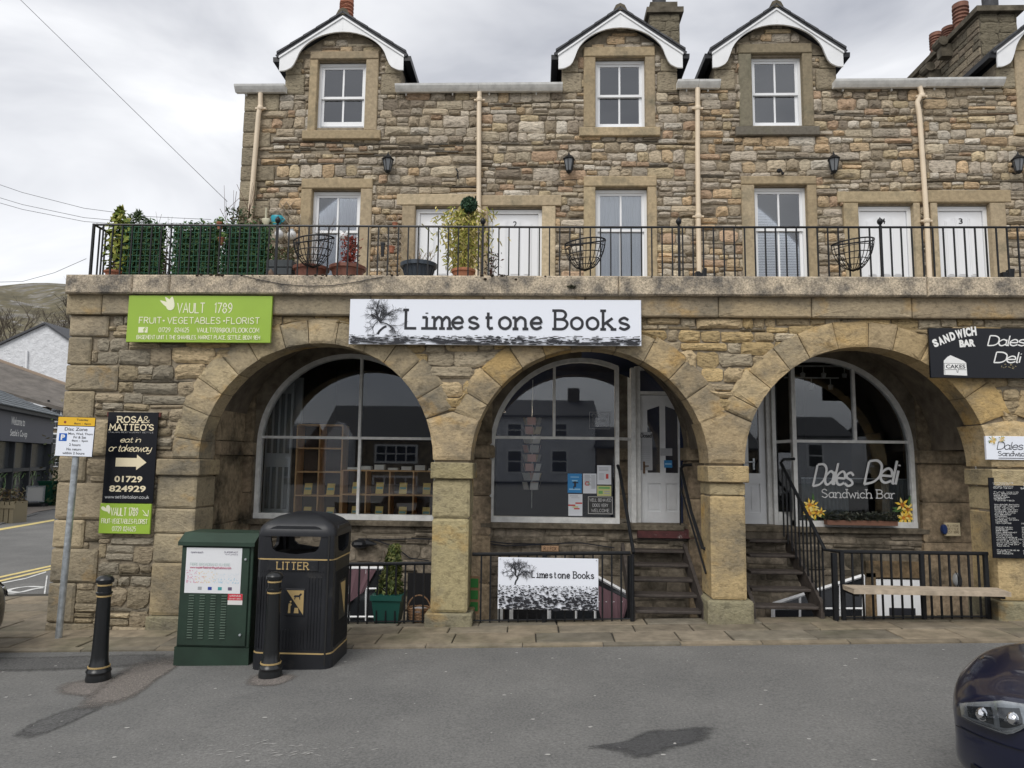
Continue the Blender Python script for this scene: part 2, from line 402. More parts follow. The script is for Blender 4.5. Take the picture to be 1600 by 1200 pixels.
def upal(r=rng, k=.13):
    c = _up0(r, k); l = (c[0]+c[1]+c[2])/3; return tuple(1.06*(.93*v+.07*l) for v in c)
lpal = pal([(.46, .355, .21), (.49, .38, .23), (.42, .33, .205), (.44, .33, .175), (.47, .395, .28), (.38, .31, .21), (.50, .37, .19)])
leftpal = pal([(.34, .28, .195), (.37, .305, .21), (.31, .26, .18), (.39, .32, .21), (.33, .29, .22)])
vpal = pal([(.47, .355, .20), (.50, .365, .19), (.44, .34, .205), (.42, .335, .21), (.52, .365, .165), (.47, .365, .215)])
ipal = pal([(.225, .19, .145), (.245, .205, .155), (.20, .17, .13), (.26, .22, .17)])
dpal = pal([(.38, .30, .19), (.41, .33, .21), (.36, .29, .195), (.43, .35, .235)])

# ---- sky is the world; ground as one profile that climbs gently along the facade
XC = (P(110, 500, YF).x+P(73, 985, YF).x)/2       # left corner of the arcade
AR = []
for l_, r_, cx_, cy_ in ((311, 677, 494, 719), (735, 1107, 921, 727), (1163, 1548, 1356, 729)):
    a, b = P(l_, cy_, YF), P(r_, cy_, YF); AR.append([(a.x+b.x)/2, (a.z+b.z)/2, (b.x-a.x)/2])
sp = (AR[2][0]-AR[0][0])/2; AR.append([AR[2][0]+sp+.08, AR[2][1], AR[2][2]])
XR = AR[3][0]+AR[3][2]+.5
ZS = sum(a[1] for a in AR)/4
print('arches', AR, 'corner', XC, 'XR', XR)
ZST0 = P(700, 494, YF-.07).z; ZST1 = P(700, 461, YF-.07).z
ZCP0 = P(700, 460, YF-.16).z; ZCP1 = P(700, 430, YF-.16).z
print('coping', ZCP0, ZCP1, 'string', ZST0, ZST1, 'spring', ZS)

asphalt = mat('asphalt', (.155, .154, .149), .95, ns=55, na=.28, bs=170, bump=.55, bs2=3, bump2=.08, spec=.15, detail=9, col2=(.205, .202, .193), c2s=.8, c2lo=.38, c2hi=.68)
def speckle(m, scale, lo, hi, c):
    t = m.node_tree; n = t.nodes; b = n['Principled BSDF']; src = b.inputs['Base Color'].links[0].from_socket
    g = n.new('ShaderNodeNewGeometry'); v = n.new('ShaderNodeTexVoronoi'); v.inputs['Scale'].default_value = scale; v.inputs['Randomness'].default_value = 1
    t.links.new(g.outputs['Position'], v.inputs['Vector'])
    r = n.new('ShaderNodeMapRange'); r.inputs[1].default_value = lo; r.inputs[2].default_value = hi; r.inputs[3].default_value = 1; r.inputs[4].default_value = 0
    t.links.new(v.outputs['Distance'], r.inputs[0]); q = n.new('ShaderNodeTexNoise'); q.inputs['Scale'].default_value = scale*.35
    t.links.new(g.outputs['Position'], q.inputs['Vector']); rr = n.new('ShaderNodeMapRange'); rr.inputs[1].default_value = .52; rr.inputs[2].default_value = .60
    t.links.new(q.outputs[0], rr.inputs[0]); mu = n.new('ShaderNodeMath'); mu.operation = 'MULTIPLY'; t.links.new(r.outputs[0], mu.inputs[0]); t.links.new(rr.outputs[0], mu.inputs[1])
    k = n.new('ShaderNodeMix'); k.data_type = 'RGBA'; k.inputs[7].default_value = (*c, 1); t.links.new(mu.outputs[0], k.inputs[0]); t.links.new(src, k.inputs[6]); t.links.new(k.outputs[2], b.inputs['Base Color'])
speckle(asphalt, 70, .12, .3, (.26, .25, .24))
def sheet(mb, x0, y0, x1, y1, dz=0, mi=0):
    xs = sorted({x0, x1, *[q for q in (-9.5, 9.5) if x0 < q < x1]})
    for a, b in zip(xs, xs[1:]): mb.add([(a, y0, gz(a)+dz), (b, y0, gz(b)+dz), (b, y1, gz(b)+dz), (a, y1, gz(a)+dz)], [(0, 1, 2, 3)], mi)
m = MB(); WX = XC+.35
for a in ((-300, -300, 300, 8.3), (-300, 8.3, WX, 600), (WX, 9.55, 300, 600), (XR-.2, 8.3, 300, 9.55)): sheet(m, *a)
m.build('ground', asphalt, kind='structure')

# pavement of flagstones, kerb flush with the road
PY0 = 7.25
def pavement():
    base = MB(); base.box(-14, PY0, -1, XC-.02, 10.7, -1+.0, 0)
    base = MB()
    for x0, x1, y0, y1 in ((XC-.0, XR, PY0+.02, 8.29), (-9.5, XC, PY0+.02, 10.4)):
        base.add([(x0, y0, gz(x0)+.012), (x1, y0, gz(x1)+.012), (x1, y1, gz(x1)+.012), (x0, y1, gz(x0)+.012)], [(0, 1, 2, 3)])
    o = base.build('pavement', mat('pavement_joint', (.04, .036, .027), .95, ns=30, na=.3), kind='structure')
    fp = pal([(.215, .18, .13), (.235, .195, .14), (.19, .163, .122), (.22, .187, .14), (.175, .155, .12)])
    r = random.Random(3)
    def flag(x0, y0, x1, y1):
        b = MB(); b.tint = fp(r); g = .007; h = .03+r.uniform(-.004, .004); sk = .0
        xs = [x0+g, x1-g]; t = r.uniform(-.004, .004)
        j = lambda: r.uniform(-.006, .006)
        p = [(xs[0]+j(), y0+g+j()), (xs[1]+j(), y0+g+j()), (xs[1]+j(), y1-g+j()), (xs[0]+j(), y1-g+j())]
        b.add([(x, y, gz(x)-.03) for x, y in p]+[(x, y, gz(x)+h-.006) for x, y in p]+[(x+(.008 if i in (0, 3) else -.008), y+(.008 if i < 2 else -.008), gz(x)+h+(t if i < 2 else -t)) for i, (x, y) in enumerate(p)],
              [(0, 1, 5, 4), (1, 2, 6, 5), (2, 3, 7, 6), (3, 0, 4, 7), (4, 5, 9, 8), (5, 6, 10, 9), (6, 7, 11, 10), (7, 4, 8, 11), (8, 9, 10, 11)])
        b.build('flagstone', MATS['flag_stone'], o)
    for y0, y1, off in ((PY0, PY0+.40, 0), (PY0+.40, 7.98, .3)):
        x = -9.2+off
        while x < XR-.3:
            w_ = r.uniform(.5, .85); flag(x, y0, min(x+w_, XR), y1); x += w_
    x = XC+.1
    while x < XR-.5: w_ = r.uniform(.8, 1.3); flag(x, 7.98, min(x+w_, XR), 8.28); x += w_
    for y0 in (7.98, 8.5, 9.05, 9.6):
        x = -9.3+r.uniform(0, .4)
        while x < XC-.15: w_ = r.uniform(.5, .9); flag(x, y0, min(x+w_, XC-.02), y0+.53); x += w_
    # rounded kerb line
    k = MB(); k.tint = (.27, .24, .18); x = -9.3
    while x < XR:
        w_ = r.uniform(.7, 1.1); x2 = min(x+w_, XR); k.tint = fp(r)
        k.add([(x+.004, PY0-.09, gz(x)-.05), (x2-.004, PY0-.09, gz(x2)-.05), (x2-.004, PY0-.09, gz(x2)+.016), (x+.004, PY0-.09, gz(x)+.016), (x+.004, PY0-.005, gz(x)+.026), (x2-.004, PY0-.005, gz(x2)+.026)], [(0, 1, 2, 3), (3, 2, 5, 4)]); x = x2
    k.build('kerb', MATS['flag_stone'], o)
pavement()

def soften(m):
    t = m.node_tree; n = t.nodes; o = n['Material Output']; b = n['Principled BSDF']; at = n.new('ShaderNodeAttribute'); at.attribute_name = 'fade'
    g = n.new('ShaderNodeNewGeometry'); q = n.new('ShaderNodeTexNoise'); q.inputs['Scale'].default_value = 22; q.inputs['Detail'].default_value = 8; q.inputs['Roughness'].default_value = .7; t.links.new(g.outputs['Position'], q.inputs[0])
    ad = n.new('ShaderNodeMath'); ad.operation = 'ADD'; t.links.new(at.outputs['Fac'], ad.inputs[0]); t.links.new(q.outputs[0], ad.inputs[1])
    r = n.new('ShaderNodeMapRange'); r.inputs[1].default_value = .80; r.inputs[2].default_value = 1.42; t.links.new(ad.outputs[0], r.inputs[0])
    k = n.new('ShaderNodeMixShader'); tr = n.new('ShaderNodeBsdfTransparent'); t.links.new(r.outputs[0], k.inputs[0]); t.links.new(tr.outputs[0], k.inputs[1]); t.links.new(b.outputs[0], k.inputs[2]); t.links.new(k.outputs[0], o.inputs[0]); return m
def blob(name, pts, dz, material, seed=1, n=5, jit=.0, soft=.26):
    """worn patch of surfacing: solid in the middle, thinning out over its rim"""
    r = random.Random(seed); q = smooth_pts(pts+[pts[0]], 10)[:-1]; N_ = len(q); cx = sum(p[0] for p in q)/N_; cy = sum(p[1] for p in q)/N_; v = []; f = []; al = []
    for sc_, al_ in ((.62, 1.0), (1.22, .0)):
        for x, y in q: ox, oy = cx+(x-cx)*sc_, cy+(y-cy)*sc_; v.append((ox, oy, gz(ox)+dz)); al.append(al_)
    me = bpy.data.meshes.new(name); me.from_pydata(v, [], [tuple(range(N_))]+[(i, N_+i, N_+(i+1) % N_, (i+1) % N_) for i in range(N_)]); me.materials.append(material)
    c = me.color_attributes.new('fade', 'FLOAT_COLOR', 'POINT'); c.data.foreach_set('color', [w_ for a_ in al for w_ in (a_, a_, a_, 1)])
    return link(name, me, kind='structure')
def AREA(q): return 1 if sum(q[i-1][0]*q[i][1]-q[i][0]*q[i-1][1] for i in range(len(q))) > 0 else -1
gp = lambda x, y: tuple(G(x, y))[:2]
gravelm = mat('pink_gravel_infill', (.20, .178, .16), .95, ns=80, na=.5, bs=120, bump=.9, detail=9); speckle(gravelm, 90, .2, .4, (.42, .36, .32))
soften(gravelm)
blob('gravel_infill', [gp(88, 1082), gp(110, 1065), gp(185, 1062), gp(175, 1082), gp(140, 1090)], .004, gravelm, 2)
blob('gravel_infill', [gp(120, 1103), gp(205, 1040), gp(290, 1030), gp(245, 1065), (gp(210, 1090)), gp(170, 1104)], .006, gravelm, 3)
blob('gravel_infill', [gp(382, 1070), gp(400, 1054), gp(462, 1055), gp(452, 1066), gp(425, 1073)], .005, gravelm, 4)
darkpatch = mat('damp_asphalt', (.062, .062, .063), .8, ns=60, na=.4, bs=170, bump=.5)
soften(darkpatch)
blob('damp_stain', [gp(920, 1167), gp(975, 1158), gp(1010, 1142), gp(1060, 1139), gp(1112, 1135), gp(1104, 1157), gp(1055, 1170), gp(1000, 1186), gp(960, 1176)], .003, darkpatch, 5, soft=.13)
oldpatch = mat('asphalt_patch', (.105, .104, .102), .95, ns=50, na=.5, bs=150, bump=.7); speckle(oldpatch, 80, .12, .3, (.2, .19, .18))
soften(oldpatch)
blob('asphalt_patch', [gp(-60, 1030), gp(80, 1026), gp(262, 1022), gp(268, 1036), gp(150, 1046), gp(-60, 1050)], .003, oldpatch, 6)
blob('asphalt_patch', [gp(20, 1150), gp(60, 1125), gp(120, 1105), gp(165, 1104), gp(90, 1140), gp(50, 1153)], .003, oldpatch, 7)
# paint scuffs and litter flecks on the road
sc = MB(); r = random.Random(11)
for _ in range(60):
    x, y = gp(r.gauss(420, 50), r.gauss(1172, 9)); s = r.uniform(.003, .013)
    a = r.uniform(-.4, .9); p = [(x+s*3*math.cos(a)*u-s*.4*math.sin(a)*v, y+s*3*math.sin(a)*u+s*.4*math.cos(a)*v) for u, v in ((-1, -.3), (.2, -1), (1, .1), (0, 1))]
    sc.add([(i, j, gz(i)+.004) for i, j in p], [(0, 1, 2, 3)])
for _ in range(420):
    x, y = r.uniform(-6, 7), r.uniform(3.2, 7.0); s = r.choice([.003, .004, .006, .012])
    p = [(x+s*r.uniform(.6, 2)*math.cos(t), y+s*math.sin(t)) for t in (0, 1.2, 2.2, 3.3, 4.2, 5.2)]
    sc.add([(i, j, gz(i)+.004) for i, j in p], [tuple(range(6))])
sc.build('road_flecks', mat('fleck', (.40, .39, .37), .9), kind='stuff')

# ---------------------------------------------------------------- arcade building
arc_b = thing('arcade_building', 'two storey honey stone arcade with three round arches and shops set back beneath a terrace', 'building', (0, YF, 0))
def arch_wall(mb, X0, X1, Zb, Zt, arches, y0, y1, n=28, mi=0):
    x = X0
    for xc, zs, R, zb in arches:
        mb.box(x, y0, Zb, xc-R, y1, Zt, mi)
        for i in range(n):
            a, b = math.pi*(1-i/n), math.pi*(1-(i+1)/n)
            xa, xb = xc+R*math.cos(a), xc+R*math.cos(b); za, zb_ = zs+R*math.sin(a), zs+R*math.sin(b)
            mb.prism([(xa, za), (xb, zb_), (xb, Zt), (xa, Zt)], y0, y1, mi)
        if zb > Zb+.01: mb.box(xc-R, y0, Zb, xc+R, y1, zb, mi)
        x = xc+R
    mb.box(x, y0, Zb, X1, y1, Zt, mi)
m = MB(); arch_wall(m, XC+.03, XR, -1.5, ZST1, [(a[0], a[1], a[2]+.015, -1.5) for a in AR], YF+.012, YF+.28)
m.build('wall', mortar, arc_b)
m = MB()                                                    # gable end seen only from the side
m.box(XC+.03, YF+.281, -1.5, AR[0][0]-AR[0][2]-.04, 15, ZST1)
m.build('end_wall', mat('rubble_wall', (.31, .26, .185), .95, ns=9, na=.5, bs=9, bump=1.0, bs2=60, bump2=.5), arc_b)

def rectpoly(x0, z0, x1, z1, r, c=.33, j=.13):
    w_, h = x1-x0, z1-z0; m_ = min(w_, h)
    q = lambda: r.uniform(.04, c)*m_
    J = lambda: r.uniform(-j, j)*m_
    p = [(x0+q(), z0+J()*.5), ((x0+x1)/2+J(), z0+J()*.6), (x1-q(), z0+J()*.5), (x1+J()*.4, z0+q()), (x1+J()*.4, z1-q()), (x1-q(), z1+J()*.5), ((x0+x1)/2+J(), z1+J()*.6), (x0+q(), z1+J()*.5), (x0+J()*.4, z1-q()), (x0+J()*.4, z0+q())]
    return p
def rubble(X0, X1, Z0, Z1, hm, wm, keep, r, thin=.22):
    """coursed random rubble: list of (poly); keep(x0,z0,x1,z1) returns a trimmed rect or None"""
    out = []; z = Z0; ph = r.uniform(0, 9); prev = lambda x: 0
    while z < Z1-.02:
        h = hm*r.choice([.34, .5, .8, 1, 1, 1.2, 1.45]); h = min(h, Z1-z)
        if Z1-z-h < hm*.3: h = Z1-z
        x = X0-r.uniform(0, wm); amp = hm*.22; f = r.uniform(1.5, 4); ph2 = r.uniform(0, 9)
        nxt = (lambda A, F, Q: (lambda x: A*math.sin(F*x+Q)))(amp, f, ph2)
        if z+h >= Z1-.001: nxt = lambda x: 0
        while x < X1:
            w_ = max(h*1.05, wm*r.choice([.5, .7, .9, 1, 1.2, 1.5, 2.1]))
            a, b = max(x, X0), min(x+w_, X1)
            if X1-b < wm*.3: b = X1
            x = b if b > x else x+w_
            if b-a < .05: continue
            xm = (a+b)/2; zb = z+prev(xm); zt = z+h+nxt(xm); parts = [(zb, zt)]
            if zt-zb > hm*.9 and r.random() < thin: s_ = zb+(zt-zb)*r.uniform(.35, .65); parts = [(zb, s_), (s_, zt)]
            for u, v in parts:
                subs = [(a, b)]
                if v-u < hm*.6 and b-a > wm*1.2 and r.random() < .3: k = a+(b-a)*r.uniform(.35, .65); subs = [(a, k), (k, b)]
                for s0, s1 in subs:
                    g = .0055; q = keep(s0+g, u+g, s1-g, v-g)
                    if q and q[2]-q[0] > .035 and q[3]-q[1] > .012: out.append(q)
            if x >= X1: break
        prev = nxt; z += h
        if r.random() < .16 and z < Z1-.1:                   # a thin dark bed of slaty stone
            hh = r.uniform(.018, .028); x = X0+r.uniform(0, 1.5)
            while x < X1-.2:
                w_ = r.uniform(.25, .9); b = min(x+w_, X1); xm = (x+b)/2
                if r.random() < .6:
                    q = keep(x+.004, z+prev(xm)+.002, b-.004, z+prev(xm)+hh)
                    if q and q[2]-q[0] > .08 and q[3]-q[1] > .01: out.append(q)
                x = b
            z += hh
    return out
def trim(q, e):
    """cut rect q by the excluded rect e, keeping the biggest remainder"""
    x0, z0, x1, z1 = q; a, b, c, d = e
    if x1 <= a or x0 >= c or z1 <= b or z0 >= d: return q
    c_ = [(x0, z0, a, z1), (c, z0, x1, z1), (x0, z0, x1, b), (x0, d, x1, z1)]
    c_ = [k for k in c_ if k[2]-k[0] > .04 and k[3]-k[1] > .015]
    return max(c_, key=lambda k: (k[2]-k[0])*(k[3]-k[1])) if c_ else None
def put_stones(polys, y, back, bulge, tint, r, parent, name='stone', material=stone, cap=300, inset=.2, jit=.004):
    polys = sorted(polys, key=lambda p: -(max(a[0] for a in p)-min(a[0] for a in p))*(max(a[1] for a in p)-min(a[1] for a in p)))
    rest = MB()
    for i, p in enumerate(polys):
        H = max(a[1] for a in p)-min(a[1] for a in p)
        m = MB() if i < cap else rest
        tt = tint(r); kk = .33 if H < .031 else .62 if H < .045 else r.choice([1, 1, 1, 1.12, .88])
        m.stone(p, y+r.uniform(-.010, .007), back, min(bulge, H*.34)*r.uniform(.3, 1.4), tuple(c*kk for c in tt), r, inset, min(jit*1.8, H*.09))
        if i < cap: m.build(name, material, parent, smooth=False)
    if rest.v: rest.build(name, material, parent, kind='stuff')

# left wall, spandrels
P1 = AR[0][0]-AR[0][2]; P1L = P(243, 800, YF).x            # pier one
r = random.Random(21)
def keep_low(x0, z0, x1, z1):
    q = (x0, z0, x1, z1)
    for e in quoin_rects: 
        q = trim(q, e) if q else None
    if not q: return None
    x0, z0, x1, z1 = q; mx_, mz = (x0+x1)/2, (z0+z1)/2
    if mx_ > P1L and mz < ZS: return None
    if x1 > P1L and z0 < ZS: x1 = P1L
    for a in AR:
        if math.hypot(mx_-a[0], max(0, mz-a[1])) < a[2]+.20: return None
    return (x0, z0, x1, z1)
quoin_rects = []; z = gz(XC)-.02; i = 0; qh = [.13, .44, .38, .32, .42, .30, .42, .33, .30, .33, .26, .30]
while z < ZST0-.02:
    h = qh[i % len(qh)]; h = min(h, ZST0-z); w_ = (.62, .30, .52, .36)[i % 4]
    quoin_rects.append((XC, z, XC+w_*(.9+.2*r.random()), z+h)); z += h; i += 1
polys = [(q, 'L') for q in rubble(XC, P1L, gz(XC)-.02, ZS, .135, .27, keep_low, r)]+[(q, 'U') for q in rubble(XC, XR, ZS, ZST0+.01, .118, .25, keep_low, r, .1)]
def pushout(poly):
    o = []
    for x, z in poly:
        for a in AR:
            d = math.hypot(x-a[0], z-a[1]); rr = a[2]+.262
            if z > a[1] and d < rr: x = a[0]+(x-a[0])*rr/d; z = a[1]+(z-a[1])*rr/d
        o.append((x, z))
    return o
PL = []
for q, k in polys:
    p = pushout(rectpoly(*q, r)); W = max(a[0] for a in p)-min(a[0] for a in p)
    if W > .05: PL.append(p)
put_stones([p for p in PL if p[0][0] < P1L+.1], YF, YF+.05, .022, leftpal, r, arc_b)
put_stones([p for p in PL if p[0][0] >= P1L+.1], YF, YF+.05, .022, lpal, r, arc_b)
for a, b, c, d in quoin_rects:
    m = MB(); m.stone(rectpoly(a+.002, b+.005, c-.005, d-.005, r, .05, .015), YF-.012, YF+.28, .018, leftpal(r), r, .07, .003); m.build('quoin', MATS['arch_stone'], arc_b)
# voussoirs
for ai, (xc, zs, R, ) in enumerate(AR):
    lo, hi = 21, (159 if ai else 180); ang = lo; L_ = [lo]
    while ang < hi-7: ang += r.uniform(10.5, 15.5); L_.append(ang)
    L_[-1] = hi if hi-L_[-2] < 19 else L_[-1]
    if L_[-1] != hi: L_.append(hi)
    for a, b in zip(L_, L_[1:]):
        g = .17; a_, b_ = R_(a+g), R_(b-g); am = (a_+b_)/2; side = abs(math.cos(am)); ro = R+.275+.05*side+r.uniform(-.02, .03)
        pin = [(xc+R*math.cos(t), zs+R*math.sin(t)) for t in (a_, am, b_)]
        pout = [(xc+ro*math.cos(t), zs+ro*math.sin(t)) for t in (b_, am, a_)]
        p = [pin[2], pin[1], pin[0], pout[2], pout[1], pout[0]]
        # neighbouring rings meet on the centre line of the pier
        if ai < 3: lim = (AR[ai+1][0]+xc)/2-.005; p = [(min(x, lim), z) for x, z in p]
        if ai > 0: lim = (AR[ai-1][0]+xc)/2+.005; p = [(max(x, lim), z) for x, z in p]
        if max(z for _, z in p) > ZST0-.004: p = [(x, min(z, ZST0-.004)) for x, z in p]
        m = MB(); m.stone(p[::-1], YF-.018+r.uniform(-.004, .004), YF+.285, .014, vpal(r) if ai else pal([(.38, .31, .20), (.41, .33, .21), (.35, .295, .20), (.42, .34, .21)])(r), r, .1, .004)
        m.build('voussoir', MATS['arch_stone'], arc_b)
for ai in range(3):                                        # shared springers
    xa, za, Ra = AR[ai]; xb, zb, Rb = AR[ai+1]; mid = (xa+Ra+xb-Rb)/2
    aa = [R_(t) for t in (1, 7, 14, 20.8)]
    left = [(xa+Ra*math.cos(t), ZS+Ra*math.sin(t)) for t in aa]; right = [(xb-Rb*math.cos(t), ZS+Rb*math.sin(t)) for t in aa]
    ro = Ra+.31; t = R_(20.8); top = [(min(mid, xa+ro*math.cos(t)), ZS+ro*math.sin(t)*1.0)]
    zt = ZS+math.sqrt(max(.01, (Ra+.31)**2-(mid-xa)**2)); zt = max(zt, left[-1][1]+.06)
    p = left[::-1]+right+[(mid, zt)]
    m = MB(); m.stone(p, YF-.02, YB, .016, vpal(r), r, .08, .003); m.build('springer', MATS['arch_stone'], arc_b)
def pier(xl, xr, joints, zg, tint):
    for a, b in zip(joints, joints[1:]):
        m = MB(); m.stone(rectpoly(xl+r.uniform(-.004, .004), a+.004, xr+r.uniform(-.004, .004), b-.004, r, .05, .01), YF-.008, YB, .014, tint(r), r, .07, .003); m.build('pier_block', MATS['arch_stone'], arc_b)
for i, (l, rr_) in enumerate(((P1L, P1), (AR[0][0]+AR[0][2], AR[1][0]-AR[1][2]), (AR[1][0]+AR[1][2], AR[2][0]-AR[2][2]), (AR[2][0]+AR[2][2], AR[3][0]-AR[3][2]), (AR[3][0]+AR[3][2], XR))):
    zg = gz((l+rr_)/2)-.03; zi0, zi1 = ZS-.19, ZS-.005
    J = {0: [zg+.2, zg+.78, zg+1.1, zg+1.38, zi0], 1: [zg+.2, zg+1.22, zi0], 2: [zg+.30, zg+1.42, zi0], 3: [zg+.25, zg+1.2, zi0], 4: [zg+.2, zg+.9, zi0]}[i]
    tn = pal([(.36, .29, .18), (.34, .285, .19)]) if i == 0 else (pal([(.37, .315, .18), (.35, .30, .18)]) if i == 1 else pal([(.46, .35, .19), (.43, .35, .21)]))
    pier(l+.004, rr_-.004, J, zg, tn)
    m = MB(); m.stone(rectpoly(l-.02 if i else l, zi0+.004, rr_+.035, zi1, r, .06, .01), YF-.05, YB+.02, .012, tn(r), r, .06, .003); m.build('impost', MATS['arch_stone'], arc_b)
    k = .03 if i else 0
    m = MB(); m.stone(rectpoly(l-k*1.6, zg, rr_+.05, J[0]-.003, r, .07, .015), YF-.06, YB+.03, .012, (.27, .245, .16), r, .07, .003); m.build('plinth', MATS['arch_stone'], arc_b)

# string course + coping + terrace
r = random.Random(5); x = XC-.02; k = 0
while x < XR:
    w_ = [.42, 1.9, 1.25, 1.3, 1.15, 1.5][k] if k < 6 else r.uniform(.9, 1.7); x2 = min(x+w_, XR)
    m = MB(); m.stone(rectpoly(x+.004, ZST0+.004, x2-.004, ZST1, r, .05, .02), YF-.07, YF+.3, .012, (leftpal if x < -2.5 else dpal)(r), r, .06, .003); m.build('string_course_block', MATS['arch_stone'], arc_b); x = x2; k += 1
copm = mat('weathered_coping', (.56, .47, .35), .95, ns=60, na=.5, bs=34, bump=.6, bs2=120, bump2=.6, col2=(.17, .155, .135), c2s=4.5, c2lo=.42, c2hi=.66, spec=.15)
x = P(101, 440, YF-.16).x; cx0 = x
for x2 in (P(206, 440, 7.84).x, P(265, 440, 7.84).x, .9, 4.3, XR):
    m = MB(); m.bbox(x+.003, YF-.16, ZCP0, x2-.003, YF+.30, ZCP1, .016); m.build('coping_slab', copm, arc_b); x = x2
m = MB(); m.box(cx0+.05, YF+.301, ZCP0+.02, XR, YU+.1, ZCP1-.06); m.build('terrace_floor', mat('terrace_paving', (.3, .27, .22), .9, ns=5, na=.2), arc_b)
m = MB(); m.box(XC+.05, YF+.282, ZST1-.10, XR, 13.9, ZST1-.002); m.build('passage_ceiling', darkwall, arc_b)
# moss tufts on the coping edge
ms = MB(); r = random.Random(8)
for _ in range(75):
    px_ = r.choice([r.gauss(525, 22), r.gauss(330, 18), r.gauss(775, 14), r.uniform(300, 1100), r.uniform(480, 620)]); p = P(px_, 431, 7.85)
    s = r.uniform(.006, .022); ms.sph((p.x, 7.85+r.uniform(-.015, .02), ZCP1-r.choice([0, 0, .01, .05*r.random()])), s, 4, 0, .7)
ms.build('coping_moss', mat('dark_moss', (.035, .025, .015), .95, ns=60, na=.5), kind='stuff')

# vaults, inner wall
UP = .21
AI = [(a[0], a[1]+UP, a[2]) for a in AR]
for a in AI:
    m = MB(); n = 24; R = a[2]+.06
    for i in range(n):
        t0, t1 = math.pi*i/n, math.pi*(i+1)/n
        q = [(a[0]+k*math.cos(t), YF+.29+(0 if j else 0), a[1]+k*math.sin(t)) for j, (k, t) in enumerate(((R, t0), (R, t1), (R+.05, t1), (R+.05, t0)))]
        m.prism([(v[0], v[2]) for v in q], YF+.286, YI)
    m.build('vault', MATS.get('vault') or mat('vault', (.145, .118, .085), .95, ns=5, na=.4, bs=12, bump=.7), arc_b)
WZ = [P(540, 812, YI).z, P(866, 817, YI).z, P(1345, 824, YI).z]; WZ.append(WZ[2]+.05)
DZ = P(1030, 822, 9.6).z
def inner_opening(a): return (a[0], a[1], a[2]-.13)
m = MB(); arch_wall(m, XC+.1, XR, -1.5, ZST1-.12, [(a[0], a[1], a[2]+(.05 if i in (1, 2) else -.13), z) for i, (a, z) in enumerate(zip(AI, WZ))], YI+.02, YI+.28)
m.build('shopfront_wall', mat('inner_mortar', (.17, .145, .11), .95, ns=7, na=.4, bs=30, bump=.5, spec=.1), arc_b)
for i, (t0, t1) in ((1, (90, 180)), (2, (0, 90))):           # crescent of wall beside the shop windows
    a = AI[i]; m = MB(); n = 14
    for k in range(n):
        u, v = R_(t0+(t1-t0)*k/n), R_(t0+(t1-t0)*(k+1)/n); r0, r1 = a[2]-.13, a[2]+.06
        m.prism([(a[0]+r1*math.cos(u), a[1]+r1*math.sin(u)), (a[0]+r1*math.cos(v), a[1]+r1*math.sin(v)), (a[0]+r0*math.cos(v), a[1]+r0*math.sin(v)), (a[0]+r0*math.cos(u), a[1]+r0*math.sin(u))], YI+.021, YI+.279)
    s_ = -1 if i == 1 else 1; x_ = sorted((a[0]+s_*(a[2]-.13), a[0]+s_*(a[2]+.06))); m.box(x_[0], YI+.021, WZ[i]-.02, x_[1], YI+.279, a[1]); m.build('crescent_wall', MATS['inner_mortar'], arc_b)
r = random.Random(31)
def keep_in(x0, z0, x1, z1):
    q = (x0, z0, x1, z1)
    for e in bas_open:
        q = trim(q, e) if q else None
    return q
bas_open = [(*RX(553, 880, 606, 985, YI)[:2], *RX(553, 880, 606, 985, YI)[2:]), RX(638, 895, 690, 990, YI), RX(850, 898, 985, 990, YI), RX(1380, 900, 1400, 990, YI), RX(1300, 900, 1340, 990, YI), RX(1395, 905, 1448, 990, YI)]
bas_open = [(min(a, c), -1.5, max(a, c), d) for a, b, c, d in bas_open]
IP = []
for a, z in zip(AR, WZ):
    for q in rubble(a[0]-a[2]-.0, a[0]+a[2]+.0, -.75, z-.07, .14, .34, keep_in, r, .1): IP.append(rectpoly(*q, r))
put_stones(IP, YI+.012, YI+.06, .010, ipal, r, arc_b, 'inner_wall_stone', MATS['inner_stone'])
for a, z in zip(AR, WZ):
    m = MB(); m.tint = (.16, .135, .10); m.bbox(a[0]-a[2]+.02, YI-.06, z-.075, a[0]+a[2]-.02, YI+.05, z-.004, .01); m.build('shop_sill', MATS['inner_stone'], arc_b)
# inner piers (full blocks with imposts)
inn = [(AR[0][0]-AR[0][2]-.3, AR[0][0]-AR[0][2]+.10)]+[(AR[i][0]+AR[i][2]+(.035 if i == 1 else -.10), AR[i+1][0]-AR[i+1][2]+(.155 if i == 0 else (.05 if i == 1 else .10))) for i in range(3)]
for i, (a, b) in enumerate(inn):
    zz = [-.6, .35, .95, 1.45, ZS+.05]
    for u, v in zip(zz, zz[1:]):
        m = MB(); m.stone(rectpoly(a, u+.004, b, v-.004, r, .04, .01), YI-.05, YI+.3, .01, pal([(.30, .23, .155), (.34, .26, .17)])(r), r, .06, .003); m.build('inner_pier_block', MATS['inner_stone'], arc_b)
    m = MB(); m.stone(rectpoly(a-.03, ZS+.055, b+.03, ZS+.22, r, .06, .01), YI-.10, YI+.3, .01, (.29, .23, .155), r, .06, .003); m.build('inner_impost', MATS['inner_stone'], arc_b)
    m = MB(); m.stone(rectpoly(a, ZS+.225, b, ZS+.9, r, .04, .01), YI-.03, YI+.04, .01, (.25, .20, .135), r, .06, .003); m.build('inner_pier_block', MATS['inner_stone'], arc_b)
m = MB(); xi = AR[0][0]-AR[0][2]
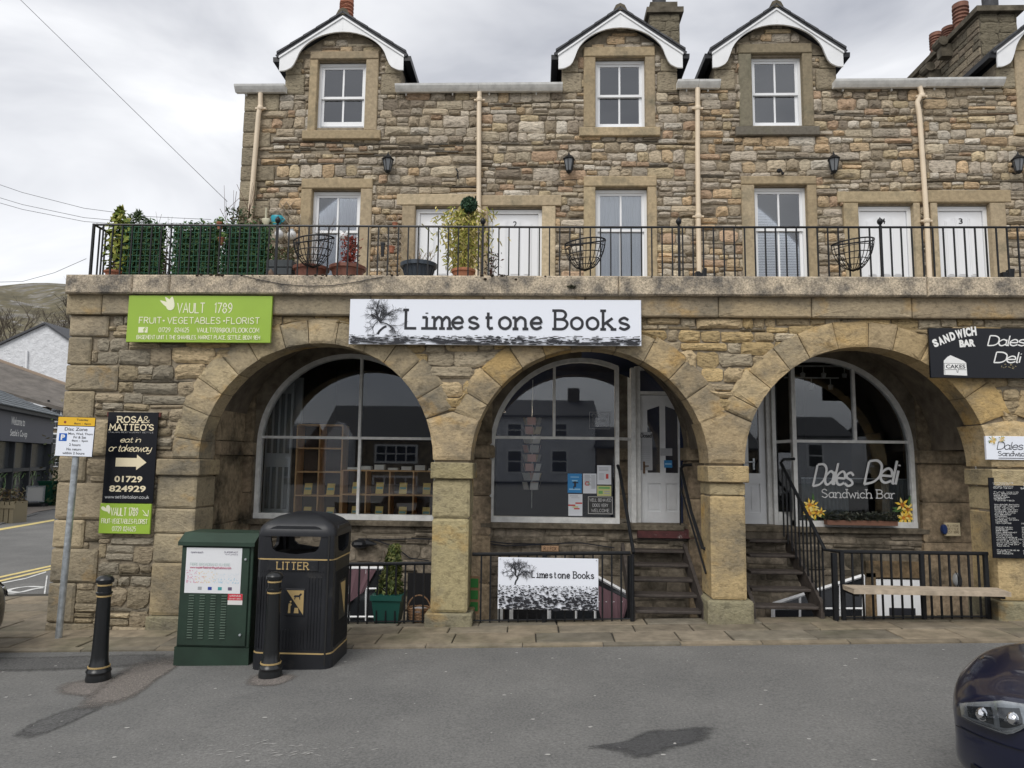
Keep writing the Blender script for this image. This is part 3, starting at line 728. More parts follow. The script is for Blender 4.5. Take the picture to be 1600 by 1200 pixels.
for u, v in ((-.6, .5), (.5, 1.1), (1.1, ZS+.05), (ZS+.23, ZS+.75)):
    mm = MB(); mm.tint = pal([(.29, .225, .15), (.33, .26, .17)])(r); mm.box(xi-.038, YB+.01, u+.004, xi-.005, YI-.06, v-.004); mm.build('inner_side_block', MATS['inner_stone'], arc_b)
mm = MB(); mm.tint = (.31, .24, .16); mm.box(xi-.038, YB+.03, ZS+.055, xi+.03, YI-.11, ZS+.22); mm.build('inner_impost', MATS['inner_stone'], arc_b)
# basement area
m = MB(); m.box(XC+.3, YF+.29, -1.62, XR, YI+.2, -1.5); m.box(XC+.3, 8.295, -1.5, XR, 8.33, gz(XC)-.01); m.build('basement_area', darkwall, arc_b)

# shop windows ------------------------------------------------------
def arch_region(a, x0, x1, z0, z1, R, n=14):
    """outline of the box x0..x1, z0..z1 clipped by the arch"""
    top = []
    for i in range(n+1):
        x = x0+(x1-x0)*i/n; d = R*R-(x-a[0])**2; top.append((x, max(z0+.001, min(z1, a[1]+math.sqrt(max(0, d))))))
    return [(x0, z0), (x1, z0)]+top[::-1]
def pane(name, a, x0, x1, z0, z1, R, y, parent, g=shopg):
    m = MB(); m.prism(arch_region(a, x0, x1, z0, z1, R), y, y+.006); return m.build(name, g, parent)
def shop_window(i, xl, xr, ztr, mull_u, mull_l, lw=.035):
    a = AI[i]; R = a[2]-.13; z0 = WZ[i]; y = YI+.07; f = MB()
    n = 30; pr = None
    for k in range(n+1):                                   # curved head, only between xl and xr
        t = math.pi*k/n; x = a[0]-R*math.cos(t)
        if x < xl-.001 or x > xr+.06: pr = None; continue
        p = (a[0]-R*math.cos(t), a[1]+R*math.sin(t)); q = (a[0]-(R-.055)*math.cos(t), a[1]+(R-.055)*math.sin(t))
        if pr: f.prism([pr[1], q, p, pr[0]], y-.05, y+.06)
        pr = (p, q)
    if abs(xl-(a[0]-R)) < .02: f.box(xl, y-.05, z0, xl+.055, y+.06, a[1])
    else: f.box(xl, y-.05, z0, xl+.05, y+.06, a[1]+math.sqrt(max(0, R*R-(xl-a[0])**2))-.01)
    zr = a[1] if abs(xr-(a[0]+R)) < .02 else a[1]+math.sqrt(max(0, R*R-(xr-a[0])**2))-.01
    f.box(xr-.05, y-.051, z0, xr, y+.061, zr)
    f.box(xl, y-.06, z0-.001, xr, y+.06, z0+.07)
    f.box(xl+.05, y-.03, ztr-lw/2, xr-.05, y+.03, ztr+lw/2)
    for mx_ in mull_u: f.box(mx_-lw/2, y-.031, ztr, mx_+lw/2, y+.031, a[1]+math.sqrt(R*R-(mx_-a[0])**2)-.03)
    for mx_ in mull_l: f.box(mx_-lw/2, y-.032, z0+.07, mx_+lw/2, y+.032, ztr)
    o = f.build('shop_window', oldwhite, arc_b)
    xs = [xl+.03]+list(mull_u)+[xr-.03]
    for u, v in zip(xs, xs[1:]): pane('pane', a, u, v, ztr, 9, R-.02, y, o)
    xs = [xl+.03]+list(mull_l)+[xr-.03]
    for u, v in zip(xs, xs[1:]): pane('pane', a, u, v, z0+.05, ztr, R+9, y, o)
    return o
mx_at = lambda px, py, Y=YI+.07: P(px, py, Y).x
ztr = [P(540, 684, YI).z, P(866, 684, YI).z, P(1345, 690, YI).z, P(1345, 690, YI).z]
RI = [a[2]-.13 for a in AR]
W1 = shop_window(0, AR[0][0]-RI[0], AR[0][0]+RI[0], ztr[0], [mx_at(564, 620)], [mx_at(561, 745)])
W2 = shop_window(1, AR[1][0]-RI[1], mx_at(967, 700), ztr[1], [mx_at(866, 620)], [])
W3 = shop_window(2, mx_at(1237, 700), AR[2][0]+RI[2], ztr[2], [mx_at(1333, 620)], [])
W4 = shop_window(3, AR[3][0]-RI[3], AR[3][0]+RI[3], ztr[3], [AR[3][0]], [])
# shop rooms
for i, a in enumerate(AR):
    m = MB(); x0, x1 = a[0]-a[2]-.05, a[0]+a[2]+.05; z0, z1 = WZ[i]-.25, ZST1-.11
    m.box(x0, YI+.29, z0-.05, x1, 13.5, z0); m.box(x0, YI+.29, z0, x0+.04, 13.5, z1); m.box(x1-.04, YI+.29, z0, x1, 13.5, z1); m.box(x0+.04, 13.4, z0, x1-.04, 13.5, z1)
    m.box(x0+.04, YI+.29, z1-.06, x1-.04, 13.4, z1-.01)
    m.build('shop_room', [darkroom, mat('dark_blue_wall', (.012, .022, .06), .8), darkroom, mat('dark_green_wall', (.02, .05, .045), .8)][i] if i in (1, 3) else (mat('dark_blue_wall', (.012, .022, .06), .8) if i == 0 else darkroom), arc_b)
# shop doors
def shop_door(x0, x1, z0, z1, Y, glazed=True, xclip=None):
    m = MB(); t = .045; fw = (x1-x0)
    zc = z0+(z1-z0)*.42; g0, g1 = z0+(z1-z0)*.40, z0+(z1-z0)*.92
    st = fw*.155
    xs = [x0, x0+st, x0+fw/2-st*.38, x0+fw/2+st*.38, x1-st, x1]
    m.box(xs[0], Y, z0, xs[1], Y+t, z1); m.box(xs[4], Y, z0, xs[5], Y+t, z1)
    m.box(xs[1], Y, z0, xs[4], Y+t, z0+.18); m.box(xs[1], Y, g0-.14, xs[4], Y+t, g0); m.box(xs[2], Y, z0+.18, xs[3], Y+t, g0-.14)
    m.box(xs[2], Y, g0, xs[3], Y+t, g1)
    m.prism([(xs[1], g1-.06), (xs[2], g1), (xs[3], g1), (xs[4], g1-.06), (xs[4], z1), (xs[1], z1)], Y, Y+t)
    for u, v in ((xs[1], xs[2]), (xs[3], xs[4])): m.box(u, Y+.018, z0+.18, v, Y+.03, g0-.14); m.box(u+.03, Y+.008, z0+.21, v-.03, Y+.019, g0-.17)
    d = m.build('shop_door', mat('door_white', (.70, .71, .72), .5, ns=6, na=.08), arc_b)
    for u, v in ((xs[1], xs[2]), (xs[3], xs[4])):
        q = MB(); q.box(u, Y+.02, g0, v, Y+.026, g1); q.build('pane', shopg, d)
    return d, xs, g0, g1
X0, Z0, X1, Z1 = RX(1001, 618, 1071, 821, 9.62)
dr2, dxs, dg0, dg1 = shop_door(X0, X1, Z0, Z1, 9.62)
q = MB(); q.box(X0+.03, 9.6, Z0+.68, X0+.055, 9.62, Z0+.84); q.tube([(X0+.04, 9.60, Z0+.78), (X0+.04, 9.57, Z0+.78), (X0+.10, 9.565, Z0+.78)], .008, 6); q.build('door_handle', mat('brass', (.12, .07, .04), .4, .6), dr2)
fr = MB(); zt = Z1+.34
fr.box(X0-.075, 9.56, Z0, X0-.008, 9.68, zt); fr.box(X1+.008, 9.56, Z0, X1+.06, 9.68, zt); fr.box(X0-.008, 9.561, Z1+.008, X1+.008, 9.679, Z1+.05); fr.box(X0-.075, 9.56, zt+.001, X1+.06, 9.68, zt+.05)
fr.box(X0-.14, 9.5, Z0, X0-.078, 9.62, zt+.02)
fo = fr.build('door_frame', oldwhite, arc_b)
q = MB(); q.box(X0, 9.62, Z1+.05, X1, 9.626, zt); q.build('pane', shopg, fo)
# return pane beside the bookshop door
xa = mx_at(966, 700); q = MB(); q.add([(xa+.01, YI+.09, WZ[1]), (X0-.13, 9.55, WZ[1]), (X0-.13, 9.55, AI[1][1]+.95), (xa+.01, YI+.09, AI[1][1]+1.0), (xa+.016, YI+.094, WZ[1]), (X0-.124, 9.554, WZ[1]), (X0-.124, 9.554, AI[1][1]+.95), (xa+.016, YI+.094, AI[1][1]+1.0)], [(0, 1, 2, 3), (7, 6, 5, 4), (0, 4, 5, 1), (2, 6, 7, 3)]); q.build('side_pane', shopg, arc_b)
q = MB(); zz = ztr[1]; q.add([(xa, YI+.08, zz-.02), (X0-.13, 9.54, zz-.02), (X0-.13, 9.54, zz+.02), (xa, YI+.08, zz+.02)], [(0, 1, 2, 3)]); q.box(xa-.0, YI+.13, WZ[1]-.3, X0-.13, 9.5, WZ[1]); q.build('side_transom', oldwhite, arc_b)
m = MB(); m.box(X0-.1, YI-.05, DZ-.12, X1+.08, 9.7, DZ-.01); m.build('door_step', mat('maroon_step', (.075, .02, .02), .7, ns=12, na=.4, col2=(.3, .26, .24), c2s=9, c2lo=.62, c2hi=.7), arc_b)
m = MB(); m.box(X0-.1, 9.29, DZ-.15, X1+.1, 9.35, DZ-.13); m.build('door_step', wood_d, arc_b)
# sandwich bar door
X0, Z0, X1, Z1 = RX(1136, 618, 1196, 822, 9.62)
dr3, _, _, _ = shop_door(X0, X1, Z0, Z1, 9.62)
q = MB(); hx = P(1178, 725, 9.6).x; hz = P(1178, 722, 9.6).z; q.box(hx-.012, 9.60, hz-.1, hx+.012, 9.62, hz+.05); q.tube([(hx, 9.6, hz), (hx, 9.565, hz), (hx-.09, 9.565, hz)], .009, 6); q.build('door_handle', steel, dr3)
fr = MB(); xp = mx_at(1237, 700); fr.box(X1+.008, 9.56, Z0, X1+.06, 9.68, Z1+.3); fr.box(X0-.06, 9.56, Z0, X0-.008, 9.68, Z1+.3); fr.box(X0-.06, 9.561, Z1+.01, X1+.06, 9.679, Z1+.06)
fr.box(X1+.062, 9.5, Z0, X1+.11, 9.66, Z1+.6)
fo = fr.build('door_frame', oldwhite, arc_b)
q = MB(); q.add([(X1+.10, 9.54, Z0+.2), (xp, YI+.09, Z0+.2), (xp, YI+.09, Z1+.55), (X1+.1, 9.54, Z1+.55), (X1+.10, 9.546, Z0+.2), (xp, YI+.096, Z0+.2), (xp, YI+.096, Z1+.55), (X1+.1, 9.546, Z1+.55)], [(0, 1, 2, 3), (7, 6, 5, 4)]); q.build('side_pane', shopg, arc_b)
q = MB(); q.add([(X1+.11, 9.53, ztr[2]-.03), (xp, YI+.07, ztr[2]-.02), (xp, YI+.07, ztr[2]+.02), (X1+.11, 9.53, ztr[2]+.01)], [(0, 1, 2, 3)]); q.box(X1+.11, 9.49, Z0-.02, xp, 9.53, Z0+.2); q.build('side_transom', oldwhite, arc_b)
m = MB(); m.box(X0-.1, YI-.05, DZ-.14, mx_at(1237, 700), 9.7, DZ-.02); m.build('door_step', darkwall, arc_b)

# ================================================================== COTTAGE ROW ABOVE THE TERRACE
upvc = mat('upvc_white', (.80, .81, .82), .35)
soff = mat('gutter_paint', (.72, .72, .70), .5, ns=8, na=.2)
def xprism(mb, prof, x0, x1, mi=0):
    n = len(prof); vs = [(x0, y, z) for y, z in prof]+[(x1, y, z) for y, z in prof]
    mb.add(vs, [tuple(range(n)), tuple(range(2*n-1, n-1, -1))]+[((i+1) % n, i, n+i, n+(i+1) % n) for i in range(n)], mi)
ZT = ZCP1-.06                                                # terrace floor level
HX = [P(378, 240, YU).x, P(748, 240, YU).x, P(1091, 240, YU).x, P(1446, 240, YU).x, P(1446, 240, YU).x+3.7]
ZE = [P(500, 139, YU).z, P(800, 137, YU).z, P(1200, 131, YU).z, P(1500, 130, YU).z]
print('HX', HX, 'ZE', ZE, 'ZT', ZT)
houses = []
for i in range(4):
    houses.append(thing('stone_cottage', ['end cottage of the upper row, orange pot above its dormer, plants before its door', 'upper cottage with wide undivided dormer sash and door numbered 2 beside the bamboo', 'upper cottage with sooty dormer surround, slatted blind window and door numbered 4', 'upper cottage at the right edge of the photo with door numbered 3'][i], 'cottage', ((HX[i]+HX[i+1])/2, YU, ZT), group='stone cottages above the terrace'))
# dormers: wall x0,x1 (px at y~110), apex (px,py), eave py, window frame px, surround px (l,r,top,sill bottom)
DOR = [dict(w=(447, 627), ap=(536, 24), ev=92, fr=(498, 574, 101, 203), su=(482, 590, 80, 218), rail=153, h=0),
       dict(w=(878, 1058), ap=(967, 17), ev=88, fr=(929, 1007, 97, 202), su=(912, 1024, 73, 213), rail=150, h=1),
       dict(w=(1116, 1306), ap=(1210, 12), ev=86, fr=(1171, 1251, 92, 200), su=(1155, 1271, 68, 212), rail=147, h=2),
       dict(w=(1556, 1745), ap=(1652, 4), ev=84, fr=(1605, 1687, 88, 198), su=(1588, 1704, 62, 210), rail=144, h=3)]
LOW = [dict(fr=(488, 565, 301, 432), su=(468, 580, 279), rail=362, h=0, k='w'), dict(fr=(929, 1011, 298, 432), su=(912, 1027, 275), rail=360, h=1, k='w'),
       dict(fr=(1176, 1259, 295, 432), su=(1160, 1278, 275), rail=359, h=2, k='b'),
       dict(fr=(649, 736, 328, 440), su=(627, 745, 303), h=0, k='d', n='1'), dict(fr=(762, 847, 329, 440), su=(749, 868, 305), h=1, k='d', n='2'),
       dict(fr=(1337, 1424, 324, 440), su=(1320, 1440, 299), h=2, k='d', n='4'), dict(fr=(1460, 1543, 324, 440), su=(1456, 1574, 297), h=3, k='d', n='3')]
YFR = YU+.09
EX = [[], [], [], []]                                        # openings in the wall, world rects
for d in DOR+LOW:
    x0, z0, x1, z1 = RX(*[d['fr'][k] for k in (0, 2, 1, 3)], YFR)
    if d['k' if 'k' in d else 'w'] if 'k' in d else False: z0 = ZT
    d['W'] = (x0, z0 if 'k' not in d else (ZT+.05 if d['k'] == 'd' else z0), x1, z1)
    s = d['su']; a = RX(s[0], s[2], s[1], s[3] if len(s) > 3 else 430, YU-.04); d['S'] = (a[0], a[1] if len(s) > 3 else ZT, a[2], a[3]); EX[d['h']].append(d)
for d in DOR:
    x0, _, x1, _ = RX(d['w'][0], 80, d['w'][1], 140, YU); ap = P(*d['ap'], YU-.12); ze = P((d['w'][0]+d['w'][1])/2, d['ev'], YU).z
    d['X'] = (x0, x1); d['A'] = ((x0+x1)/2, ap.z-.06); d['ZE'] = ze
cott = random.Random(44)
def cot_pal(h): return upal
for h, H in enumerate(houses):
    X0, X1 = HX[h], HX[h+1]; ze = ZE[h]; D = DOR[h]; dx0, dx1 = D['X']; dx0c, dx1c = max(dx0, X0), dx1
    if h == 3: dx1c = dx1
    zd = D['ZE']-.02
    # wall: cells around the openings
    ops = [(d['W'][0]-.01, min(d['W'][1], d['W'][1]), d['W'][2]+.01, d['W'][3]+.01) for d in EX[h]]
    ops = [(a, max(ZT, b) if True else b, c, e) for a, b, c, e in ops]
    xs = sorted({X0, X1, dx0c, min(dx1c, X1+9), *[q for o in ops for q in (o[0], o[2])]}); xs = [x for x in xs if X0-.001 <= x <= max(X1, dx1c)+.001]
    zs_ = sorted({ZT-.3, ze-.06, zd, *[q for o in ops for q in (o[1], o[3])]})
    m = MB()
    for a, b in zip(xs, xs[1:]):
        for c, d in zip(zs_, zs_[1:]):
            xm, zm = (a+b)/2, (c+d)/2
            if b-a < 1e-4 or d-c < 1e-4: continue
            if any(o[0] < xm < o[2] and o[1] < zm < o[3] for o in ops): continue
            if zm > ze-.06 and not (dx0c < xm < dx1c): continue
            m.box(a, YU+.012, c, b, YU+.33, d)
    if h < 4: m.prism([(dx0, zd), (dx1, zd), (D['A'][0], D['A'][1]-.03)], YU+.012, YU+.33)
    m.build('wall', mortar, H)
    # stones
    qz = []
    if h == 0:
        z = ZT; i = 0
        while z < ze-.08: hh = min(cott.uniform(.24, .36), ze-.08-z); qz.append((X0, z, X0+(.52, .30)[i % 2]*cott.uniform(.85, 1.1), z+hh)); z += hh; i += 1
    for sx, (xa, xb) in enumerate(((dx0, dx0+.3), (dx1-.3, dx1))):
        z = ze-.1; 
        for hh in (.34, .22, .2):
            if z+hh > zd-.02: hh = zd-.02-z
            if hh > .06: qz.append((xa if sx == 0 else dx1-(.32 if hh > .3 else .26), z, xa+(.32 if hh > .3 else .26) if sx == 0 else dx1, z+hh)); z += hh
    def keep(x0, z0, x1, z1):
        q = (x0, z0, x1, z1)
        for d in EX[h]:
            S = d['S']; W = d['W']; q = trim(q, (S[0]+.03, S[1]+.03 if 'k' not in d else ZT-1, S[2]-.03, S[3]-.02)) if q else None
            if not q: return None
        for e in qz:
            q = trim(q, e) if q else None
        if not q: return None
        x0, z0, x1, z1 = q; xm, zm = (x0+x1)/2, (z0+z1)/2
        if zm > ze-.07:
            if xm < dx0 or xm > dx1: return None
            x0, x1 = max(x0, dx0+.004), min(x1, dx1-.004)
            rf = lambda x: D['A'][1]-.04-(D['A'][1]-.04-zd)*abs(x-D['A'][0])/((dx1-dx0)/2)
            if z1 > min(rf(x0), rf(x1)): z1 = min(rf(x0), rf(x1))
            if z1-z0 < .03: return None
        elif z1 > ze-.05 and not (dx0 < xm < dx1): z1 = ze-.05
        return (x0, z0, x1, z1) if x1-x0 > .03 and z1-z0 > .012 else None
    polys = [rectpoly(*q, cott) for q in rubble(X0, max(X1, X1), ZT, max(D['A'][1], ze), .118, .20, keep, cott, .18)]
    put_stones(polys, YU, YU+.05, .028, cot_pal(h), cott, H, cap=300)
    for q in qz:
        m = MB(); m.stone(rectpoly(q[0]+.003, q[1]+.005, q[2]-.004, q[3]-.005, cott, .05, .015), YU-.012, YU+.3, .014, pal([(.33, .28, .20), (.36, .31, .22), (.30, .26, .19)])(cott), cott, .07, .003); m.build('quoin', stone, H)
    # surrounds
    for d in EX[h]:
        a, b, c, e = d['S']; W = d['W']; dr = d.get('k') == 'd'; sooty = (d is DOR[2])
        def slab_(nm, x0, z0, x1, z1, tt, yf=YU-.045):
            m = MB(); m.tint = tt; m.bbox(x0, yf, z0, x1, YU+.13, z1, .012); m.build(nm, ashlar, H)
        T = (lambda: dpal(cott)) if not sooty else (lambda: (.24, .20, .135))
        lh = .2 if 'k' in d else .13
        zl = W[3]+(.03 if dr else .02); zl = min(zl, e-.1)
        ov = .09 if dr else .0
        slab_('lintel', a-ov, zl, c+ov*(0 if d.get('n') in ('1',) else 1), e, T(), YU-.05)
        slab_('jamb', a, b+(.0 if 'k' in d else .15), W[0]+.005, zl-.003, T() if not sooty else (.2, .18, .13))
        slab_('jamb', W[2]-.005, b+(.0 if 'k' in d else .15), c, zl-.003, T())
        if 'k' not in d: slab_('window_sill', a-.07, b, c+.07, b+.147, T() if not sooty else (.15, .135, .11), YU-.07)
    # windows and doors
    for d in EX[h]:
        x0, z0, x1, z1 = d['W']
        if d.get('k') == 'd':
            m = MB(); m.box(x0, YU+.10, z0-.05, x1, YU+.135, z1)
            fwd = (x1-x0); 
            do = MB(); a, b = x0+.07, x1-.07; zt_ = z1-.07; t = YU+.085
            m2 = MB(); m2.box(x0, YU+.06, z0, a-.006, YU+.1, z1); m2.box(b+.006, YU+.06, z0, x1, YU+.1, z1); m2.box(a-.006, YU+.0601, zt_+.006, b+.006, YU+.1, z1)
            do.box(a, t, z0, b, t+.014, zt_)
            wd = (b-a); cs = [(a+.10, a+wd*.32), (a+wd*.385, a+wd*.615), (a+wd*.68, b-.10)]
            for k, (u, v) in enumerate(cs):
                for (p0, p1) in ((z0+(zt_-z0)*.45, zt_-.10), (z0+.16, z0+(zt_-z0)*.36)):
                    n = 6; top = [(v-(v-u)*j/n, p1-(.05*(1 if k == 0 else (0 if k == 1 else 1)))*((j/n) if k == 0 else (1-j/n) if k == 2 else 0)+(.03*math.sin(math.pi*j/n) if k == 1 else 0)) for j in range(n+1)]
                    do.prism([(u, p0), (v, p0)]+top, t-.012, t+.001)
                    do.prism([(u+.02, p0+.02), (v-.02, p0+.02)]+[(min(v-.02, max(u+.02, x)), z-.03) for x, z in top], t-.020, t-.011)
            m.build('door_backing', upvc, H); fo = m2.build('door_frame', upvc, H); dd = do.build('front_door', mat('door_white2', (.76, .77, .79), .45), H)
            q = MB(); zl = z0+.36; q.box((a+b)/2-.13, t-.028, zl, (a+b)/2+.13, t-.019, zl+.07); q.build('letterbox', steel, dd)
            q = MB(); s_ = {'1': -1, '2': -1, '4': 1, '3': 1}[d['n']]; hx_ = b-.05 if d['n'] in '14' else a+.05
            q.box(hx_-.02, t-.025, z0+.62, hx_+.02, t-.001, z0+.80); q.tube([(hx_, t-.02, z0+.73), (hx_, t-.06, z0+.73), (hx_-.09, t-.06, z0+.73)], .01, 6); q.build('door_handle', black, dd)
            if d['n'] != '1':
                q = MB(); btext(q, d['n'], (a+b)/2-.03, zt_-.205, (a+b)/2+.03, zt_-.115, t-.024, .012); q.build('door_number', black, dd)
        else:
            zr = P(700, 0, YFR).z; rail = P((d['fr'][0]+d['fr'][1])/2, d['rail'], YFR).z; xm = (x0+x1)/2; y = YFR; op = .045 if d is DOR[0] else 0
            f = MB(); o = .045
            f.box(x0, y-.02, z0, x0+o, y+.08, z1); f.box(x1-o, y-.02, z0, x1, y+.08, z1); f.box(x0+o, y-.019, z1-o, x1-o, y+.079, z1); f.box(x0+o, y-.025, z0-.0, x1-o, y+.08, z0+.03)
            w_ = f.build('sash_window', upvc, H)
            for (zb, zt_, yy) in ((rail-.02, z1-o, y+.0), (z0+.03+op, rail+.02, y+.032)):
                s = MB(); g = .042; bt = .075 if yy > y+.01 else .04
                s.box(x0+o, yy, zb, x0+o+g, yy+.028, zt_); s.box(x1-o-g, yy, zb, x1-o, yy+.028, zt_); s.box(x0+o+g, yy+.001, zb, x1-o-g, yy+.027, zb+bt); s.box(x0+o+g, yy+.001, zt_-.04, x1-o-g, yy+.027, zt_)
                s.box(xm-.014, yy+.002, zb+bt, xm+.014, yy+.026, zt_-.04); s.build('sash', upvc, w_)
                for u, v in ((x0+o+g, xm-.014), (xm+.014, x1-o-g)):
                    q = MB(); q.box(u, yy+.012, zb+bt, v, yy+.017, zt_-.04); q.build('pane', gpane, w_)
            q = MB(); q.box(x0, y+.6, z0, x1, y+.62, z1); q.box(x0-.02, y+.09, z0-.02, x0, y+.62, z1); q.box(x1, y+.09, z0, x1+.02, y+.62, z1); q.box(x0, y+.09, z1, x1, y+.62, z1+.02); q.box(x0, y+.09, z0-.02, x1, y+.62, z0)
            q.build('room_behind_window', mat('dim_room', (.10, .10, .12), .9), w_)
            if d.get('k') == 'b':
                q = MB(); z = z0+.05; k = 0
                while z < z1-.05: q.add([(x0+.05, y+.10, z), (x1-.05, y+.10, z), (x1-.05, y+.118, z+.02), (x0+.05, y+.118, z+.02)], [(0, 1, 2, 3)]); z += .026
                q.build('venetian_blind', mat('blind_slats', (.85, .85, .83), .6), w_)
            else:
                # pleated net curtain hung behind the sashes
                q = MB(); n = 70; full = d is not DOR[0]; r0, r1 = (x0+.03, x1-.03) if full else (x0+.05, x0+.27); ztop = z1-.04 if full else rail
                if d is LOW[0]: r0, r1 = x0+.03, x1-.03; zlow = rail+.05
                else: zlow = z0+.03
                vs = []
                for j in range(n+1):
                    x = r0+(r1-r0)*j/n; yy = y+.13+.012*math.sin(j*.9)+.006*math.sin(j*2.3); vs += [(x, yy, zlow), (x, yy, ztop)]
                q.add(vs, [(2*j, 2*j+2, 2*j+3, 2*j+1) for j in range(n)])
                q.build('curtain', [mat('curtain_grey', (.22, .21, .24), .9), curtain, mat('curtain_pale', (.78, .82, .84), .9)][0 if d is DOR[0] or d is DOR[1] else (2 if d is LOW[1] else (0 if d is LOW[0] else 1))], w_)
    # dormer roof, bargeboards
    ax, az_ = D['A']; hw = (dx1-dx0)/2; sl = (az_-.0-zd)/hw
    roof = MB(); yb = YU+3.6; ov = .10; zl = zd-ov*sl
    for s in (-1, 1):
        e = ax+s*(hw+ov)
        pts = [(ax, az_+.03), (e, zl+.03), (e+s*.03, zl+.07), (ax, az_+.10)]
        roof.prism(pts if s < 0 else pts[::-1], YU-.155, yb)
    ro = roof.build('dormer_roof', slate, H)
    rg = MB(); rg.prism([(ax-.11, az_+.045), (ax+.11, az_+.045), (ax+.07, az_+.13), (ax, az_+.165), (ax-.07, az_+.13)], YU-.17, YU+.25); rg.build('ridge_tile', sootst, ro)
    for k in range(5):                                      # slate edges stepping up the verge
        for s in (-1, 1):
            t = (k+.5)/5; x = ax+s*(hw+ov)*t; z = az_+.10-sl*(hw+ov)*t*.985
            q = MB(); dx = (hw+ov)/5*.52; q.prism([(x-dx, z+s*sl*dx-.02+.0), (x+dx, z-s*sl*dx-.02), (x+dx, z-s*sl*dx+.005+(.012 if s > 0 else 0)), (x-dx, z+s*sl*dx+.005+(.012 if s < 0 else 0))], YU-.175, YU+.12); q.build('slate', slate, ro)
    bb = MB(); yq = YU-.145; th = .03
    # outline of one half of the board, mirrored: straight top, hooked foot, arched underside
    foot = .20; bw = hw+.06
    def under(u):   # u 0 at apex, 1 at foot -> drop below the top line
        pass
    for s in (-1, 1):
        top = [(ax, az_+.025), (ax+s*bw, zd-.06*sl+.02)]
        zf = top[1][1]; arcp = []
        for k in range(11):
            t = k/10*math.pi/2; arcp.append((ax+s*bw*.74*math.sin(t), (zf-.13)+(az_-.235-(zf-.13))*math.cos(t)))
        low = arcp+[(ax+s*bw*.78, zf-.13), (ax+s*bw*.79, zf-.17), (ax+s*bw*.84, zf-.20), (ax+s*bw*.91, zf-.235), (ax+s*bw, zf-.24)]
        tp = [(ax+s*bw*j/26, az_+.025+(zf-az_-.025)*j/26) for j in range(27)]
        
        lw_ = []
        for (x, z) in tp:                                     # underside height at each station
            u = abs(x-ax); best = None
            for p, q in zip(low, low[1:]):
                a, b = abs(p[0]-ax), abs(q[0]-ax)
                if a-1e-6 <= u <= b+1e-6: tt = (u-a)/(b-a) if b > a else 0; best = p[1]+(q[1]-p[1])*tt
            lw_.append((x, best if best is not None else low[-1][1]))
        lw_[-1] = (tp[-1][0], zf-.24)
        for (p, q), (a, b) in zip(zip(tp, tp[1:]), zip(lw_, lw_[1:])):
            pp = [a, b, q, p] if s > 0 else [b, a, p, q]; bb.prism(pp, yq, yq+th)
        # moulding along the top
        n_ = [(ax+s*.0, az_+.032), (ax+s*bw*1.01, zf+.004), (ax+s*bw*1.01, zf-.028), (ax, az_-.0)]
        bb.prism(n_ if s < 0 else n_[::-1], yq-.018, yq-.001)
    bb.box(ax-.004, yq-.004, az_-.2, ax+.004, yq-.0005, az_-.01)
    bb.build('bargeboard', white, H)
    for s in (-1, 1):                                       # dark side gutters of the dormer
        q = MB(); e = ax+s*(hw+ov+.02); q.prism([(e-.05, zl-.03), (e+.05, zl-.03), (e+.055, zl+.05), (e-.055, zl+.05)], YU-.13, YU+1.6); q.box(ax+s*(hw+.005)-.006, YU-.10, zl-.06, ax+s*(hw+.005)+.006, YU+1.6, zd+.0) ; q.build('dormer_gutter', black, H)
        q = MB(); x_ = ax+s*(hw-.15); q.box(min(x_, ax+s*hw), YU+.331, ze-.1, max(x_, ax+s*hw), YU+2.6, zd-.02); q.build('dormer_cheek', slate, H)
    # main roof and eaves gutter sections
    rf = MB(); yr = 14.4; gr = 1.37/(yr-YU+.06)
    def rfseg(u, v, ys):
        if v-u > .01: xprism(rf, [(ys, ze-.02+(ys-YU+.06)*gr), (yr, ze+1.35), (yr+3.7, ze-.1)], u, v)
    rfseg(X0-(.06 if h == 0 else 0), max(dx0, X0), YU-.06); rfseg(max(dx0, X0), min(dx1, X1), YU+.7); rfseg(min(dx1, X1), X1, YU-.06)
    if h == 3: pass
    rf.build('main_roof', slate, H)
sec = [(0, 368, 446, 139), (0, 618, 748, 138), (1, 748.5, 879, 137), (1, 1058, 1091, 132), (2, 1091.5, 1125, 132), (2, 1303, 1446, 131), (3, 1446.5, 1568, 129)]
for h, a, b, py in sec:
    x0, x1 = P(a, py, YU-.1).x, P(b, py, YU-.1).x; z = P((a+b)/2, py, YU-.1).z
    q = MB(); xprism(q, [(YU-.02, z+.05), (YU-.02, z-.04), (YU-.10, z-.055), (YU-.135, z-.02), (YU-.165, z+.02), (YU-.175, z+.05)], x0, x1)
    k = x0+.15
    while k < x1-.1: q.box(k, YU-.05, z-.085, k+.02, YU-.02, z-.04); k += .75
    q.build('eaves_gutter', soff, houses[h])
def downpipe(h, pts, col=cream):
    q = MB(); W = [P(x, y, YU-.09) for x, y in pts]; W[-1].z = ZT+.02; W[-1].x = W[-2].x+(0 if True else 0)
    q.tube(W, .038, 10)
    for px_, py_ in ((pts[1][0], pts[1][1]+4), (pts[-2][0], pts[-2][1])):
        c = P(px_, py_, YU-.09); q.lathe([(.047, -.03), (.052, -.01), (.052, .015), (.047, .03)], c, 10); q.box(c.x-.085, c.y-.006, c.z-.012, c.x+.085, c.y+.04, c.z+.012)
    z = 0
    q.build('downpipe', col, houses[h], smooth=True)
downpipe(0, [(407, 146), (407, 165), (404, 178), (390, 345), (384, 430)])
downpipe(0, [(749, 144), (749, 152), (748.5, 170), (748, 330), (748, 430)])
downpipe(1, [(1090, 138), (1090, 165), (1090, 240), (1091, 338), (1092, 430)])
downpipe(2, [(1437, 136), (1440, 146), (1433, 160), (1435, 170), (1437, 185), (1448, 345), (1456, 430)])
